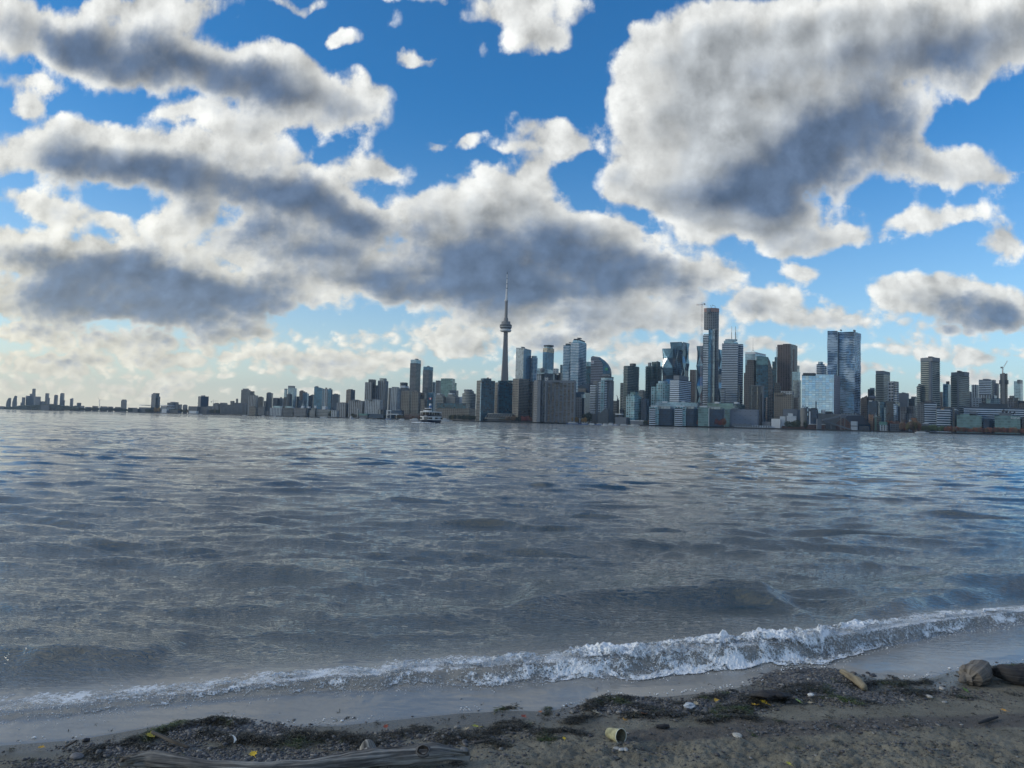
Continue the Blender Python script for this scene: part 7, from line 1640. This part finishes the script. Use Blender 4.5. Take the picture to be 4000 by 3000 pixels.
mb = MB(); mb.box(Lf * .3, Lf * .506, -.85, .85, 3.75, 4.25); mb.build("name_board", M["whiteplain"], root)
deck("bulwark", hullb, Lf, Bf * 1.0, 3.88, Lf, Bf, 4.75, 2.8)
inner = deck("passenger_saloon", glassd, Lf * .90, Bf * .86, 4.70, Lf * .90, Bf * .86, 6.25, 2.8)
pts = sup(Lf * .985, Bf * .985, 2.8, 40)
for k in range(0, 40, 2):
    mb = MB(); mb.tube([(pts[k][0], pts[k][1], 4.7), (pts[k][0], pts[k][1], 6.3)], .09, 5); mb.build("deck_post", hullw, root)
deck("boat_deck_roof", hullw, Lf * 1.0, Bf * 1.0, 6.22, Lf * 1.0, Bf * 1.0, 6.62, 2.8)
wheel = empty("", (0, 0, 0)); bpy.data.objects.remove(wheel)
mb = MB(); loft(mb, [(x + 9.5, y) for x, y in sup(5.5, 3.8, 4)], 6.6, [(x + 9.5, y) for x, y in sup(5.5, 3.8, 4)], 8.5); wh = mb.build("wheelhouse", hullw, root)
mb = MB(); loft(mb, [(x + 9.5, y) for x, y in sup(5.6, 3.9, 4)], 7.45, [(x + 9.5, y) for x, y in sup(5.6, 3.9, 4)], 8.2); mb.build("window_band", glassd, wh)
mb = MB(); loft(mb, [(x + 9.5, y) for x, y in sup(6.2, 4.4, 4)], 8.48, [(x + 9.5, y) for x, y in sup(6.2, 4.4, 4)], 8.72); mb.build("roof", hullw, wh)
mb = MB(); loft(mb, [(x, y - .6) for x, y in sup(2.6, 1.9, 2)], 6.6, [(x, y - .6) for x, y in sup(2.4, 1.7, 2)], 9.6); fn_ = mb.build("funnel", hullw, root)
mb = MB(); loft(mb, [(x, y - .6) for x, y in sup(2.55, 1.85, 2)], 9.0, [(x, y - .6) for x, y in sup(2.5, 1.8, 2)], 10.4); mb.build("funnel_band", bluep, fn_)
mb = MB(); loft(mb, [(x, y - .6) for x, y in sup(2.45, 1.75, 2)], 10.4, [(x, y - .6) for x, y in sup(2.3, 1.6, 2)], 11.5); mb.build("funnel_top", hullw, fn_)
for x, y, z1 in ((6.0, 1.3, 15.4), (-5.0, -1.9, 12.8)):
    mb = MB(); mb.tube([(x, y, 6.6), (x, y, z1)], [.14, .06], 6); ms = mb.build("mast", M["darkplain"], root)
    mb = MB(); mb.tube([(x, y - 1.4, z1 - 3.2), (x, y + 1.4, z1 - 3.2)], .06, 5); mb.build("yard", M["darkplain"], ms)
    if x > 0:
        for a_, b_, mt in ((0, .45, redp), (.45, 1.15, hullw), (1.15, 1.6, redp)):
            mb = MB(); mb.box(x - .02, x + .02, y - .1 - b_, y - .1 - a_, z1 - 1.5, z1 - .5); mb.build("flag_band", mt, ms)
for k, (x, y) in enumerate(((-2, -4.6), (-5, -4.6), (-8, -4.6), (2, -4.5))):
    mb = MB(); mb.tube([(x, y, 6.6), (x, y, 7.6)], .45, 8); mb.build("life_raft", hullw, root)
for k in range(7):
    x, y = 3 - k * 2.2, -3.0 + (k % 3) * .5
    mb = MB(); mb.tube([(x, y, 6.6), (x, y, 8.2), (x + .5, y, 8.5)], [.22, .24, .36], 7); mb.build("ventilator", hullw if k % 2 else deckg, root)
for k in range(26):
    a = sup(Lf * .99, Bf * .97, 2.8, 26)[k]; mb = MB(); mb.tube([(a[0], a[1], 6.6), (a[0], a[1], 7.6)], .035, 4); mb.build("rail_post", M["steel"], root)
mb = MB(); pl = sup(Lf * .99, Bf * .97, 2.8, 26); mb.tube([(x, y, 7.6) for x, y in pl] + [(*pl[0], 7.6)], .04, 4); mb.build("rail", M["steel"], root)
tag(root, "double ended white and navy ferry heading in, bow gate and blue funnel", "ferry")
shirts = [(.5, .48, .45), (.12, .14, .2), (.35, .1, .1), (.5, .4, .3), (.08, .08, .09), (.3, .35, .4)]
# bow wave
g_ = np.random.default_rng(5); n = 260; ay = g_.normal(0, 2.6, n); ax_ = 17 + 1.0 * g_.random(n) - .06 * ay ** 2
V, F = scatter(OCT_V, OCT_F, np.stack([ax_, ay - 1.0, .25 * g_.random(n)], -1), np.stack([g_.uniform(.2, .7, n), g_.uniform(.15, .4, n), g_.uniform(.08, .3, n)], -1), 6)
bw = np_mesh("bow_wave", V, F, drop_m, loc=root.location); bw.rotation_euler = root.rotation_euler; tag(bw, "white foam curling under the ferry's bow", "foam", kind="stuff")
# ------------------------------------------------------------------ the air between here and the far shore
hm = bpy.data.materials.new("haze_air"); hm.use_nodes = True
ht = NT(hm.node_tree); ht.n.clear(); ho = ht.node("ShaderNodeOutputMaterial"); pv = ht.node("ShaderNodeVolumePrincipled")
pv.inputs["Color"].default_value = (.58, .78, 1.0, 1); pv.inputs["Density"].default_value = 3.4e-5; pv.inputs["Anisotropy"].default_value = 0.2
ht.l.new(pv.outputs[0], ho.inputs["Volume"])
mb = MB(); mb.box(-15500, 15500, -60, 15500, -6.0, 640.0)
hz = mb.build("haze", hm); tag(hz, "thin pale blue haze over the lake and the city", "haze", kind="stuff")
